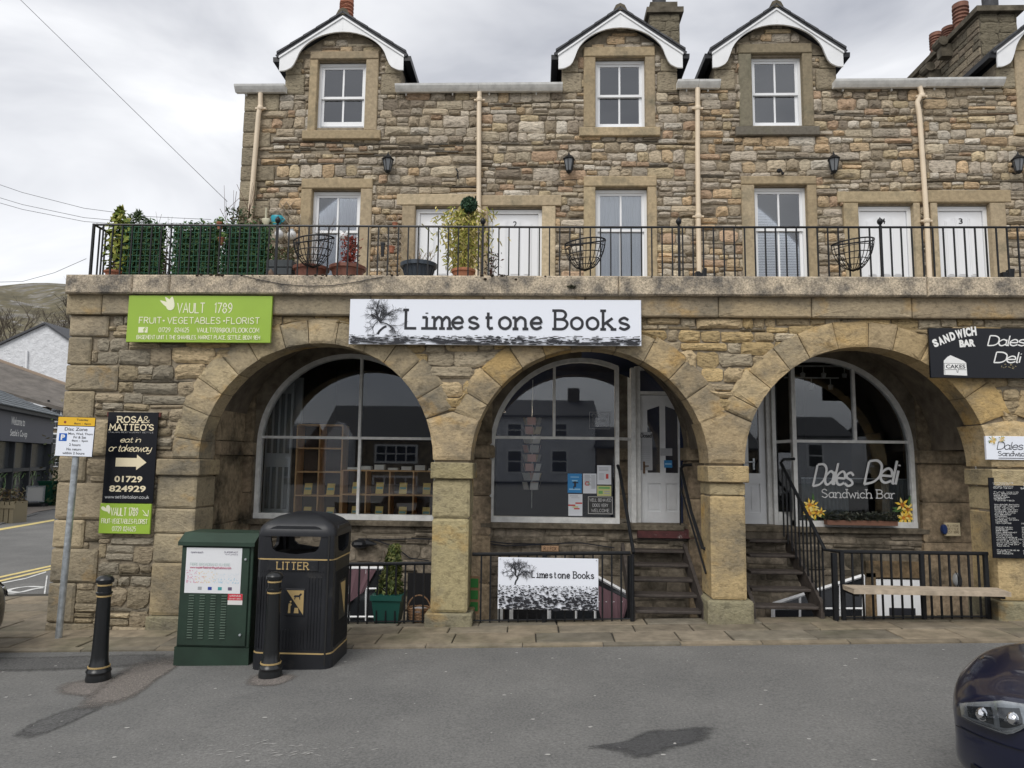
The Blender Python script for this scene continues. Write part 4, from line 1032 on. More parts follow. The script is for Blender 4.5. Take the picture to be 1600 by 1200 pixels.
# chimneys
dterra = mat('weathered_terracotta', (.20, .095, .065), .85, ns=8, na=.35)
def chim(h, x0, x1, y0, y1, z0, z1, name='chimney'):
    q = MB(); q.box(x0, y0, z0, x1, y1, z1); c = q.build(name, sootst, houses[h]); 
    r = random.Random(int(x0*100)); q = MB(); z = z0
    while z < z1-.05:
        hh = min(.2, z1-z); x = x0; 
        while x < x1-.02: w_ = min(r.uniform(.2, .4), x1-x); q.stone(rectpoly(x+.004, z+.004, x+w_-.004, z+hh-.004, r), y0-.01, y0+.03, .01, (.2, .175, .125), r); x += w_
        z += hh
    q.build('stone_facing', stone, c); return c
def pot(c, x, y, z, r_, h_, m_, louv=True):
    q = MB(); pr = [(r_*1.1, 0), (r_*1.1, .04), (r_*.95, .05)]
    if louv:
        n = 5
        for i in range(n): zz = h_*(.25+.13*i); pr += [(r_*.9, zz), (r_*.9, zz+h_*.03), (r_*1.08, zz+h_*.06), (r_*1.08, zz+h_*.09)]
    pr += [(r_, h_*.95), (r_*1.05, h_), (r_*.7, h_)]
    q.lathe(pr, (x, y, z), 16); q.build('chimney_pot', m_, c, smooth=True)
a = P(1015, 50, 13); b = P(1062, 50, 13); zt_ = P(1040, 22, 13).z
c = chim(1, a.x, b.x, 13, 13.9, 8, zt_)
q = MB(); q.box(a.x-.06, 12.93, zt_+.001, b.x+.07, 13.97, zt_+.11); q.box(a.x+.02, 13.02, zt_+.111, b.x-.03, 13.9, zt_+.27); q.build('chimney_cap', sootst, c)
pot(c, (a.x+b.x)/2-.03, 13.4, zt_+.27, .14, .5, slate, False)
a = P(520, 25, 13.6); b = P(560, 25, 13.6); zt_ = P(541, 26, 13.6).z
c = chim(0, a.x, b.x, 13.6, 14.3, 8, zt_-.1); pot(c, P(542, 20, 13.8).x, 13.8, zt_-.12, .13, .62, terra)
pot(c, P(541, 14, 13.8).x, 13.8, P(541, 24, 13.8).z, .13, P(541, 4, 13.8).z-P(541, 24, 13.8).z, terra)
a = P(1530, 30, 11.9); b = P(1588, 30, 11.9); zt_ = P(1555, 22, 11.9).z
c = chim(3, a.x, b.x, 11.9, 14.2, 7.6, zt_)
r = random.Random(9); q = MB()                              # coursed side of the long stack
z = 7.6
while z < zt_-.03:
    hh = min(r.uniform(.1, .17), zt_-z); y = 11.9
    while y < 14.15:
        w_ = min(r.uniform(.18, .4), 14.2-y); t = pal([(.24, .20, .15), (.28, .235, .17), (.2, .175, .13)])(r); q.tint = t; g = .007
        q.add([(a.x, y+g, z+g), (a.x, y+w_-g, z+g), (a.x, y+w_-g, z+hh-g), (a.x, y+g, z+hh-g), (a.x-.02, y+g*3, z+g*2), (a.x-.02, y+w_-g*3, z+g*2), (a.x-.025, y+w_-g*3, z+hh-g*2), (a.x-.018, y+g*3, z+hh-g*2)], [(4, 5, 6, 7), (0, 1, 5, 4), (1, 2, 6, 5), (2, 3, 7, 6), (3, 0, 4, 7)]); y += w_
    z += hh
q.build('side_stonework', stone, c)
q = MB(); q.box(a.x-.09, 11.8, zt_+.001, b.x+.08, 14.3, zt_+.10); q.build('chimney_cap', sootst, c)
pot(c, a.x+.12, 12.6, zt_+.1, .13, .55, dterra); pot(c, a.x+.13, 13.0, zt_+.1, .12, .35, dterra); pot(c, a.x+.4, 12.2, zt_+.1, .13, .5, slate, False); pot(c, a.x+.05, 13.3, zt_+.1, .11, .42, dterra)
for k in range(4):
    q = MB(); yy = 12.75+.42*k; q.tube([(a.x-.2-.02*k, yy-.12, zt_-.02-.26*k), (a.x-.2-.02*k, yy+.12, zt_-.02-.26*k)], .09, 10); q.box(a.x-.22, yy-.08, zt_-.3-.3*k, a.x-.0, yy+.08, zt_-.06-.26*k); q.build('vent_tile', sootst, c)

# ================================================================== THINGS ON AND ROUND THE ARCADE
def board(name, label, cat, px, Y, th, m_, edge=None, group=None):
    X0, Z0, X1, Z1 = RX(*px, Y); t = thing(name, label, cat, ((X0+X1)/2, Y, Z0), group=group)
    q = MB(); q.bbox(X0, Y, Z0, X1, Y+th, Z1, .003); q.build('panel', m_, t)
    return t, X0, Z0, X1, Z1
def on(X0, Z0, X1, Z1, px, f):   # fraction box -> world rect
    return X0+(X1-X0)*f[0], Z0+(Z1-Z0)*f[1], X0+(X1-X0)*f[2], Z0+(Z1-Z0)*f[3]
def lay(B, f): X0, Z0, X1, Z1 = B; return X0+(X1-X0)*f[0], Z0+(Z1-Z0)*f[1], X0+(X1-X0)*f[2], Z0+(Z1-Z0)*f[3]
lime = mat('lime_green_sign', (.30, .46, .045), .45, ns=1.5, na=.06)
palecream = mat('pale_lettering', (.80, .80, .58), .6); inkblack = mat('ink_black', (.015, .016, .022), .6); signwhite = mat('sign_white', (.80, .83, .90), .4)
signblack = mat('sign_black', (.008, .009, .013), .22, spec=.3); lettwhite = mat('white_lettering', (.80, .80, .78), .5)
# -- Vault sign
t, *B = board('shop_sign', 'long lime green fruit and florist sign above the left arch', 'sign', (199, 462, 424, 535), YF-.125, .03, lime)
B = tuple(B); y = YF-.127; q = MB()
letters(q, 'VAULT', *lay(B, (.345, .63, .535, .84)), y, .10, gap=16); letters(q, '1789', *lay(B, (.605, .63, .725, .84)), y, .10, gap=16)
letters(q, 'FRUIT* VEGETABLES *FLORIST', *lay(B, (.085, .40, .92, .53)), y, .13, gap=18, space=20)
letters(q, '01729', *lay(B, (.225, .215, .305, .31)), y, .13); letters(q, '824625', *lay(B, (.335, .215, .435, .31)), y, .13)
letters(q, 'VAULT1789@OUTLOOK.COM', *lay(B, (.49, .215, .92, .31)), y, .14)
letters(q, 'BASEMENT UNIT 1, THE SHAMBLES, MARKET PLACE, SETTLE, BD24 9EH', *lay(B, (.075, .065, .93, .145)), y, .15, gap=14, space=40)
q.build('lettering', palecream, t)
q = MB(); a = lay(B, (.083, .20, .148, .32)); q.prism([(a[0], a[1]), (a[2], a[1]), (a[2], a[3]), (a[0], a[3])], y-.001, y); q.build('square_emblem', palecream, t)
q = MB(); letters(q, 'f', a[0]+(a[2]-a[0])*.5, a[1], a[0]+(a[2]-a[0])*.88, a[1]+(a[3]-a[1])*.85, y-.002, .2); q.build('emblem_letter', lime, t)
def leaflet(q, B, c, ang, ln, wd, y):
    cx, _, cz, _ = lay(B, (c[0], 0, 1, 1)); cx = B[0]+(B[2]-B[0])*c[0]; cz = B[1]+(B[3]-B[1])*c[1]
    H = B[3]-B[1]; p = []
    for k in range(13):
        t = 2*math.pi*k/13; u = math.cos(t)*ln*H/2; v = math.sin(t)*wd*H/2*(1-.55*math.cos(t)); p.append((cx+u*math.cos(ang)-v*math.sin(ang), y, cz+u*math.sin(ang)+v*math.cos(ang)))
    q.add(p, [tuple(range(13))])
q = MB(); leaflet(q, B, (.262, .82), R_(150), .30, .09, y); leaflet(q, B, (.282, .87), R_(130), .26, .09, y-.0006); leaflet(q, B, (.298, .83), R_(82), .30, .16, y-.0012); q.build('leaf_emblem', palecream, t)
# -- Limestone Books signs
def tree_print(t, B, y, tx, base, top, seed, ground, n=260, lw=.012):
    """printed pavement-and-thorn-tree picture: flat ink shapes on the board"""
    q = MB(); r = random.Random(seed); H = B[3]-B[1]; W = B[2]-B[0]; X = lambda f: B[0]+W*f; Z = lambda f: B[1]+H*f; e = [0]
    def br(x, z, a, l, w_, d):
        n_ = 4; pts = [(x, z)]
        for k in range(n_): a += r.uniform(-.45, .45); x += l/n_*math.cos(a); z += l/n_*math.sin(a); pts.append((x, z))
        e[0] += .00002
        ribbon(q, pts, w_, lambda u, v, e_: (u, y-.0002-e[0], v))
        if d > 0:
            for _ in range(3 if d > 2 else 3): k = r.randint(1, n_); br(*pts[k], a+r.uniform(-1.15, 1.15), l*r.uniform(.5, .8), max(w_*.55, .0016), d-1)
    h = (top-base)*H
    br(X(tx), Z(base), R_(80), h*.38, h*.07, 0); x0, z0 = X(tx)+h*.07, Z(base)+h*.36
    for a in (150, 125, 88, 60, 35, 20): br(x0, z0, R_(a), h*.42, h*.035, 4)
    for _ in range(n):                                       # limestone grikes
        fx, fz = r.random(), ground*(r.random()**.8); l = W*r.uniform(.004, .03)*(1.4-fz/ground); hh = H*r.uniform(.006, .022)*(1.6-fz/ground)
        if hh > H*.03: hh = H*.03
        x, z = X(fx), Z(max(.012, fz)); x = min(max(x, B[0]+l), B[2]-l); e[0] += .0000008
        p = []
        for k in range(7): tt = 2*math.pi*k/7; p.append((x+l*math.cos(tt)*r.uniform(.5, 1.1), y-.0002-e[0], z+hh*math.sin(tt)*r.uniform(.3, 1.1)))
        q.add(p, [tuple(range(7))])
    q.build('printed_picture', inkblack, t, kind='stuff')
t, *B = board('shop_sign', 'long white bookshop sign with printed thorn tree above the middle arch', 'sign', (546, 468, 1002, 539), YF-.125, .03, signwhite); y = YF-.127
q = MB(); letters(q, 'Limestone', *lay(B, (.190, .355, .668, .76)), y, .145, True, mono=62, gap=8); q.build('lettering', inkblack, t); q = MB(); letters(q, 'Books', *lay(B, (.705, .355, .965, .76)), y, .145, True, mono=62, gap=8); q.build('lettering', inkblack, t)
tree_print(t, B, y, .10, .22, .92, 4, .20, 520)
t, *B = board('hanging_sign', 'white bookshop board with thorn tree tied to the basement railings', 'sign', (778, 872, 935, 953), 8.02, .012, signwhite); y = 8.018
q = MB(); letters(q, 'Limestone', *lay(B, (.335, .62, .72, .745)), y, .15, True, mono=62, gap=8); q.build('lettering', inkblack, t); q = MB(); letters(q, 'Books', *lay(B, (.75, .62, .96, .745)), y, .15, True, mono=62, gap=8); q.build('lettering', inkblack, t)
tree_print(t, B, y, .17, .47, .90, 9, .47, 850)
q = MB()
for f in (.02, .98):
    for g in (.03, .97): c = (B[0]+(B[2]-B[0])*f, 8.016, B[1]+(B[3]-B[1])*g); q.sph(c, .006, 4)
q.build('screw', steel, t)
# -- deli signs
t, *B = board('shop_sign', 'glossy black sandwich bar sign with white script above the right pier', 'sign', (1453, 513, 1690, 591), YF-.125, .03, signblack); y = YF-.127
q = MB(); W = B[2]-B[0]; H = B[3]-B[1]; s = 'SANDWICH'
for k, ch in enumerate(s):
    u = (0, .135, .27, .42, .565, .75, .80, .935)[k]; cx = B[0]+W*(.035+.265*u); cz = B[1]+H*(.60+.33*math.sin(u*1.35)*.78); w_ = W*(.012 if ch == 'I' else .035)
    btext(q, ch, cx, cz, cx+w_*(1.35 if ch == 'W' else 1), cz+H*.165*(1.0+.12*u), y, .06, rot=R_(24-22*u))
btext(q, 'BAR', *lay(B, (.20, .61, .305, .76)), y, .06, rot=R_(4))
q.prism([(B[0]+W*a, B[1]+H*b) for a, b in ((.085, .06), (.238, .045), (.236, .30), (.22, .34), (.135, .45), (.115, .42), (.088, .34))], y-.001, y)
q.build('lettering', lettwhite, t)
q = MB(); letters(q, 'Dales', *lay(B, (.385, .65, .63, .85)), y, .12, gap=3, shear=.3); q.build('script_lettering', lettwhite, t); q = MB(); letters(q, 'Deli', *lay(B, (.42, .31, .59, .52)), y, .12, gap=3, shear=.3); q.build('script_lettering', lettwhite, t)
q = MB(); btext(q, 'CAKES', *lay(B, (.10, .185, .228, .265)), y-.0015, .02); q.build('cake_lettering', inkblack, t)
q = MB(); ribbon(q, [(B[0]+W*a, B[1]+H*b) for a, b in ((.092, .07), (.09, .29), (.235, .28))], .004, lambda u, v, e: (u, y-.0012, v)); ribbon(q, [(B[0]+W*a, B[1]+H*b) for a, b in ((.094, .16), (.17, .165), (.172, .11), (.178, .11), (.18, .165), (.234, .16))], .005, lambda u, v, e: (u, y-.0014, v)); q.build('cake_outline', inkblack, t)
q = MB(); r = random.Random(5)
for k in range(16): a = lay(B, (.47+.09*r.random(), .20+.07*r.random(), 1, 1)); ribbon(q, [(a[0], a[1]), (a[0]+r.uniform(-.02, .02), a[1]+r.uniform(-.01, .015))], .004, lambda u, v, e: (u, y-.0006-.0001*k, v))
q.build('sprig_print', mat('sprig_gold', (.45, .38, .2), .6), t)
t, *B = board('shop_sign', 'small white deli sign with painted lilies on the right pier', 'sign', (1541, 682, 1680, 719), YF-.06, .03, signwhite); y = YF-.062
q = MB(); letters(q, 'Dales Deli', *lay(B, (.12, .44, .62, .76)), y, .09, gap=4, shear=.25, space=24); q.build('script_lettering', inkblack, t); q = MB(); letters(q, 'Sandwich Bar', *lay(B, (.13, .17, .62, .36)), y, .12, True, gap=12); q.prism([(lay(B, (.13, .06, .62, .085))[i], lay(B, (.13, .06, .62, .085))[j]) for i, j in ((0, 1), (2, 1), (2, 3), (0, 3))], y-.0005, y); q.build('lettering', inkblack, t)
lily = [mat('lily_yellow', (.88, .58, .06), .6), mat('lily_orange', (.75, .25, .03), .6), mat('lily_leaf', (.07, .16, .04), .7), mat('lily_pale', (.90, .72, .22), .6)]
def lilies(parent, cx, cz, s, y, seed, n=4, name='lily_print'):
    q = MB(); r = random.Random(seed); e = 0
    for _ in range(8):
        a = r.uniform(0, 6.28); e += .0003
        q.add([(cx+s*.1*math.cos(a), y-e, cz+s*.1*math.sin(a)), (cx+s*.8*math.cos(a+.12), y-e, cz+s*.8*math.sin(a+.12)), (cx+s*1.15*math.cos(a), y-e, cz+s*1.15*math.sin(a)), (cx+s*.8*math.cos(a-.12), y-e, cz+s*.8*math.sin(a-.12))], [(0, 1, 2, 3)], 2)
    for _ in range(n):
        fx, fz = cx+r.uniform(-.62, .62)*s, cz+r.uniform(-.6, .6)*s; a0 = r.uniform(0, 6); f = s*r.uniform(.42, .58)
        for k in range(6):
            a = a0+k*1.047; e += .0003
            for sc_, mi in ((1, (0, 3)[k % 2]), (.42, 1)):
                e += .0002; q.add([(fx, y-e, fz), (fx+f*.55*sc_*math.cos(a-.3), y-e, fz+f*.55*sc_*math.sin(a-.3)), (fx+f*sc_*math.cos(a), y-e, fz+f*sc_*math.sin(a)), (fx+f*.55*sc_*math.cos(a+.3), y-e, fz+f*.55*sc_*math.sin(a+.3))], [(0, 1, 2, 3)], mi)
    return q.build(name, lily, parent)
lilies(t, *(lay(B, (.07, .83, 1, 1))[:2]), .045, y, 3); lilies(t, *(lay(B, (.17, .88, 1, 1))[:2]), .035, y-.012, 4)
t, *B = board('menu_board', 'tall black menu board with white price list on the right pier', 'menu', (1549, 747, 1665, 873), YF-.06, .02, signblack); y = YF-.062
q = MB(); r = random.Random(12); letters(q, '- DALES DELI -', *lay(B, (.42, .90, .80, .935)), y, .13); letters(q, 'SANDWICH BAR', *lay(B, (.42, .86, .72, .88)), y, .15)
wds = ['FULL BREAKFAST', 'SAUSAGE BACON', 'EGG TOMATO', 'TOASTED', 'HAM SALAD', 'TUNA MAYO', 'CHEESE ONION', 'JACKET POTATO', 'SOUP OF THE DAY', 'TEA COFFEE', 'HOT CHOCOLATE', 'ROAST BEEF', 'CHICKEN', 'PASTRIES']
for col_ in range(2):
    z = .84 if col_ else .94
    while z > .06:
        if r.random() < .14: z -= .03; continue
        w_ = r.uniform(.14, .34); letters(q, r.choice(wds), *lay(B, (.05+.44*col_, z-.012, .05+.44*col_+w_, z)), y, .17, gap=12)
        if z < .45: letters(q, r.choice(['2.50', '3.20', '4.10', '1.80']), *lay(B, (.40+.44*col_, z-.012, .45+.44*col_, z)), y, .17)
        z -= .021
q.build('menu_text', lettwhite, t, kind='stuff')
# -- restaurant sign and green vault sign
t, *B = board('wall_sign', 'tall black restaurant sign with cream arrow left of the arches', 'sign', (164, 644, 243, 786), YF-.07, .02, signblack); y = YF-.072
cr = mat('cream_lettering', (.80, .70, .48), .5); q = MB()
letters(q, 'ROSA', *lay(B, (.20, .885, .70, .95)), y, .19, True, gap=18); q.build('lettering', cr, t); q = MB(); letters(q, '&', *lay(B, (.71, .885, .84, .955)), y, .10); q.build('lettering', cr, t); q = MB()
letters(q, "MATTEO'S", *lay(B, (.055, .800, .925, .863)), y, .19, True, gap=16); q.build('lettering', cr, t); q = MB()
letters(q, 'eat in', *lay(B, (.28, .665, .68, .725)), y, .11, gap=4, shear=.3, space=24); q.build('lettering', cr, t); q = MB(); letters(q, 'or takeaway', *lay(B, (.06, .565, .90, .640)), y, .11, gap=4, shear=.3, space=24); q.build('lettering', cr, t); q = MB()
btext(q, '01729', *lay(B, (.22, .225, .77, .295)), y, .03); q.build('lettering', cr, t); q = MB(); btext(q, '824929', *lay(B, (.13, .12, .85, .19)), y, .03); q.build('lettering', cr, t); q = MB()
a = lay(B, (.22, .36, .83, .53)); m_ = (a[1]+a[3])/2; h = (a[3]-a[1]); q.prism([(a[0], m_-h*.28), (a[0]+(a[2]-a[0])*.68, m_-h*.28), (a[0]+(a[2]-a[0])*.68, a[1]), (a[2], m_), (a[0]+(a[2]-a[0])*.68, a[3]), (a[0]+(a[2]-a[0])*.68, m_+h*.28), (a[0], m_+h*.28)], y-.001, y)
q.build('arrow', cr, t)
q = MB(); letters(q, 'www.settleitalian.co.uk', *lay(B, (.06, .05, .93, .085)), y, .16, gap=12); q.build('small_lettering', mat('grey_lettering', (.45, .45, .45), .6), t); q = MB(); letters(q, 'ITALIAN RESTAURANT SETTLE', *lay(B, (.04, .768, .93, .782)), y, .14, gap=30); q.build('small_lettering', mat('grey_lettering', (.45, .45, .45), .6), t)
for f in (-.03, .985):
    q = MB(); a = lay(B, (f, .95, f+.05, 1.0)); q.box(a[0], y+.01, a[1], a[2], YF, a[3]); q.build('bracket', mat('rusty_bracket', (.11, .03, .022), .8), t)
t, *B = board('wall_sign', 'small lime green florist sign fixed under the black restaurant sign', 'sign', (155, 787, 235, 834), YF-.07, .02, lime)
q = MB(); letters(q, 'VAULT 1789', *lay(B, (.22, .60, .75, .86)), y, .12, gap=14, space=40); letters(q, 'FRUIT-VEGETABLES-FLORIST', *lay(B, (.05, .34, .95, .49)), y, .13, gap=12); letters(q, '01729 824625', *lay(B, (.27, .09, .73, .24)), y, .12, space=40)
ribbon(q, [(lay(B, (.84, .80, 1, 1))[0], lay(B, (.84, .80, 1, 1))[1]), (lay(B, (.94, .66, 1, 1))[0], lay(B, (.94, .60, 1, 1))[1])], .008, lambda u, v, e: (u, y-.0015, v))
ribbon(q, [(lay(B, (.955, .80, 1, 1))[0], lay(B, (.9, .80, 1, 1))[1]), (lay(B, (.95, .6, 1, 1))[0], lay(B, (.9, .60, 1, 1))[1]), (lay(B, (.86, .6, 1, 1))[0], lay(B, (.9, .64, 1, 1))[1])], .008, lambda u, v, e: (u, y-.002, v))
leaflet(q, B, (.10, .80), R_(-30), .30, .11, y); leaflet(q, B, (.17, .80), R_(-75), .30, .13, y-.0006); q.build('lettering', palecream, t)

# ---------------------------------------------------------------- railings
def rail_bar(pts, r_, n=6): q = MB(); q.tube(pts, r_, n); return q
def bars_along(t, X0, X1, y, z0f, z1f, step, r_=.008, proto=[None]):
    """vertical square bars sharing one mesh"""
    n = max(1, round((X1-X0)/step)); me = None
    for k in range(1, n):
        x = X0+(X1-X0)*k/n; zb, zt_ = z0f(x), z1f(x)
        q = MB(); q.box(x-r_, y-r_, zb, x+r_, y+r_, zt_); q.build('bar', black, t)
yR = YF+.03; zr0 = ZCP1; zr1 = P(800, 355, yR).z; zl1 = P(150, 351, yR).z
rt = thing('terrace_railing', 'long black iron railing with ball finials along the terrace edge', 'railing', (0, yR, ZCP1))
xl = P(144, 390, yR).x; xr = XR-.1
zt_at = lambda x: zl1+(zr1-zl1)*min(1, max(0, (x-xl)/(0-xl)))
q = MB(); q.tube([(xl, yR, zt_at(xl)), (-2.5, yR, zt_at(-2.5)), (0, yR, zt_at(0)), (xr, yR, zt_at(xr))], .014, 6); q.tube([(xl, yR, zr0+.035), (xr, yR, zr0+.035)], .008, 6); q.tube([(xl, yR, zt_at(xl)), (xl, YU-.1, zt_at(xl))], .014, 6); q.build('rail', black, rt)
me = None; x = xl; k = 0; step = .118
posts = [P(p, 390, yR).x for p in (144, 432, 754, 1061, 1377)]
q = MB(); q.box(-.0075, -.0075, 0, .0075, .0075, 1); proto = q.build('bar', black, rt); proto.location = Vector((xl, yR, zr0))-WO[rt.name]; proto.scale = (1, 1, zt_at(xl)-zr0)
while x < xr-step:
    x += step
    if min(abs(x-p) for p in posts) < .03: continue
    o = link('bar', proto.data, rt); o.location = Vector((x, yR, zr0))-WO[rt.name]; o.scale = (1, 1, zt_at(x)-zr0)
y = yR+step
while y < YU-.2: o = link('bar', proto.data, rt); o.location = Vector((xl, y, zr0))-WO[rt.name]; o.scale = (1, 1, zt_at(xl)-zr0); y += step
for i, p in enumerate(posts):
    q = MB(); q.box(p-.013, yR-.013, zr0, p+.013, yR+.013, zt_at(p)+.01)
    if i: q.lathe([(.008, 0), (.02, .012), (.01, .025), (.02, .035), (.032, .055), (.034, .07), (.028, .09), (.01, .105), (.003, .12)], (p, yR, zt_at(p)), 12)
    q.build('post', black, rt, smooth=True)
# hayrack baskets hung on the railing
def hayrack(cx_px, top_px, seed, label):
    c = P(cx_px, top_px, yR-.02); t = thing('hayrack_basket', label, 'planter', (c.x, yR-.02, c.z-.3), group='half round wire baskets on the terrace railing')
    Rw, D, H = .235, .2, .33; tl = .03
    def pt(a, u): # a 0..pi round the front, u 0 top .. 1 bottom
        k = math.sqrt(max(0, 1-u**1.7)); return Vector((c.x+Rw*math.cos(a)*k, yR-.02-D*math.sin(a)*k, c.z-H*u+tl*math.cos(a)*(1-u)))
    for u, rr_ in ((0, .009), (.2, .005), (.42, .006), (.63, .005), (.82, .005)):
        q = MB(); q.tube([pt(math.pi*k/18, u) for k in range(19)]+([pt(0, u)] if u == 0 else []), rr_, 5); q.build('hoop', black, t, smooth=2)
    for k in range(13):
        a = math.pi*k/12; q = MB(); q.tube([pt(a, j/9) for j in range(10)], .0045, 5); q.build('rib', black, t, smooth=2)
    q = MB()
    for s in (-1, 1): q.tube([(c.x+s*(.03+.09*j/7)+s*.02*math.sin(j), yR-.06-.02*j/7, c.z-H+.0+.11*(j/7)) for j in range(8)]+[(c.x+s*(.14+.018*math.cos(a)), yR-.08, c.z-H+.13+.018*math.sin(a)) for a in (0, 1.5, 3, 4.5)], .0045, 5)
    q.build('scroll', black, t)
    return t
hayrack(914, 380, 1, 'empty black wire hayrack basket on the terrace railing beside the middle sash window')
hayrack(1331, 380, 2, 'empty black wire hayrack basket on the terrace railing before the door numbered 4')
hayrack(491, 376, 3, 'black wire hayrack basket on the terrace railing before the red leaved shrub')
# railings round the basement areas
def area_rail(label, xa, xb, ya, yt_px, yb_px, y, step, posts_px=(), extra=None):
    a = P(xa, yt_px[0], y); b = P(xb, yt_px[1], y); t = thing('area_railing', label, 'railing', ((a.x+b.x)/2, y, gz((a.x+b.x)/2)))
    zt_ = lambda x: a.z+(b.z-a.z)*(x-a.x)/(b.x-a.x); zb = lambda x: gz(x)+.055
    q = MB(); q.tube([a, b], .021, 8); q.build('top_rail', black, t, smooth=True)
    q = MB(); q.tube([(a.x, y, zb(a.x)), (b.x, y, zb(b.x))], .009, 6); q.build('bottom_rail', black, t)
    n = round((b.x-a.x)/step)
    for k in range(1, n): x = a.x+(b.x-a.x)*k/n; q = MB(); q.box(x-.009, y-.009, zb(x)-.02, x+.009, y+.009, zt_(x)-.01); q.build('bar', black, t)
    for p in posts_px: x = P(p, 900, y).x; q = MB(); q.box(x-.02, y-.02, gz(x)-.02, x+.02, y+.02, zt_(x)); q.build('post', black, t)
    return t, a, b
r1 = area_rail('black area railing under the left arch, basket and conifer tub behind it', 505, 677, 0, (882, 880), 977, 8.12, .105)
r2 = area_rail('black area railing under the middle arch carrying the white bookshop board', 738, 985, 0, (866, 864), 975, 8.12, .103, (850,))
r3 = area_rail('black area railing under the right arch behind the timber plank bench', 1316, 1543, 0, (862, 865), 974, 8.05, .103, (1316, 1441, 1541))
# stairs
def stair(label, treads, xl_px, xr_px, y0, y1, ztop, lx=None):
    n = len(treads); a = G(treads[0][0], 975); t = thing('timber_steps', label, 'steps', (P(treads[0][0], 955, y0).x, y0, gz(2)))
    info = []
    for i, (xa, xb, py) in enumerate(treads):
        y = y0+(y1-y0)*i/(n-1 if n > 1 else 1); A = P(xa, py, y); B_ = P(xb, py, y); q = MB(); q.bbox(A.x, y-.02, A.z-.034, B_.x, y+.19, A.z, .008); q.build('tread', wood_d, t); info.append((A.x, B_.x, y, A.z))
    for s in (0, 1):
        x = info[0][s]; X = x if s else x-.04; q = MB(); z0 = gz(x)-.0; zt2 = info[-1][3]
        q.add([(X, y0-.06, z0), (X+.04, y0-.06, z0), (X+.04, y0-.06, z0+.2), (X, y0-.06, z0+.2), (X, y1+.1, zt2-.12), (X+.04, y1+.1, zt2-.12), (X+.04, y1+.06, zt2+.08), (X, y1+.06, zt2+.08), (X, y0+.12, z0), (X+.04, y0+.12, z0)],
              [(0, 1, 2, 3), (3, 2, 6, 7), (7, 6, 5, 4), (0, 8, 9, 1), (8, 4, 5, 9), (0, 3, 7, 4, 8), (1, 9, 5, 6, 2)]); q.build('stringer', wood_d, t)
    return t, info
st2, i2 = stair('open dark timber steps up to the white bookshop door', [(992, 1096, 953), (990, 1091, 928), (990, 1084, 904), (990, 1078, 881), (989, 1072, 859)], 0, 0, 8.2, 9.12, DZ)
st3, i3 = stair('open dark timber steps up to the sandwich bar door', [(1178, 1279, 946), (1174, 1268, 919), (1172, 1256, 892), (1171, 1245, 866), (1170, 1232, 843)], 0, 0, 8.2, 9.12, DZ)
def handrail(t, pts, r_=.02, name='handrail'):
    q = MB(); q.tube([P(*p) for p in pts], r_, 8); return q.build(name, black, t, smooth=True)
handrail(st2, [(965, 727, 9.2), (968, 735, 9.15), (990, 864, 8.12)]); handrail(st2, [(988, 866, 8.12), (988, 976, 8.12)], .024, 'post'); handrail(st2, [(984, 868, 8.3), (984, 970, 8.3)], .03, 'post')
handrail(st2, [(1080, 726, 9.22), (1068, 727, 9.16), (1064, 732, 9.1), (1080, 800, 8.7), (1098, 856, 8.28), (1103, 858, 8.25)]); handrail(st2, [(1063, 760, 9.12), (1103, 896, 8.2)], .012, 'lower_rail')
handrail(st2, [(1063, 730, 9.14), (1063, 820, 9.14)], .01, 'baluster')
handrail(st3, [(1241, 717, 9.22), (1224, 718, 9.16), (1220, 723, 9.12), (1289, 859, 8.06), (1316, 862, 8.05)])
for k in range(11):
    f = (k+.3)/11; x0, y0_, Y = 1220+(1289-1220)*f, 723+(859-723)*f, 9.12-(9.12-8.06)*f; A = P(x0, y0_, Y); q = MB()
    zb = i3[0][3]+(DZ-i3[0][3])*max(0, (Y-8.2)/.92)-.02; q.box(A.x-.008, Y-.008, zb-.02, A.x+.008, Y+.008, A.z); q.build('baluster', black, st3)
x = P(1304, 900, 8.06).x; q = MB(); q.box(x-.025, 8.035, gz(x)-.02, x+.025, 8.085, P(1304, 864, 8.06).z); q.build('post', black, st3)
# plank bench on the railing
t = thing('plank_bench', 'pale rough timber plank fixed along the right area railing', 'bench', (P(1440, 922, 7.8).x, 7.8, gz(3.5)))
a = P(1333, 926, 7.72); b = P(1578, 922, 7.72); q = MB(); zt_ = a.z+.036
q.add([(a.x, 7.70, a.z-.01), (b.x, 7.70, a.z-.01), (b.x+.04, 7.98, a.z-.01), (a.x+.005, 7.98, a.z-.01), (a.x+.01, 7.705, zt_), (b.x, 7.70, zt_), (b.x+.03, 7.98, zt_), (a.x+.0, 7.98, zt_+.002)], [(0, 3, 2, 1), (4, 5, 6, 7), (0, 1, 5, 4), (1, 2, 6, 5), (2, 3, 7, 6), (3, 0, 4, 7)])
q.build('plank', wood_l, t)
for p in (1320, 1541):
    x = P(p+4, 922, 8).x; q = MB(); q.box(x-.02, 7.76, a.z-.045, x+.02, 8.05, a.z-.012); q.build('bracket', black, t)

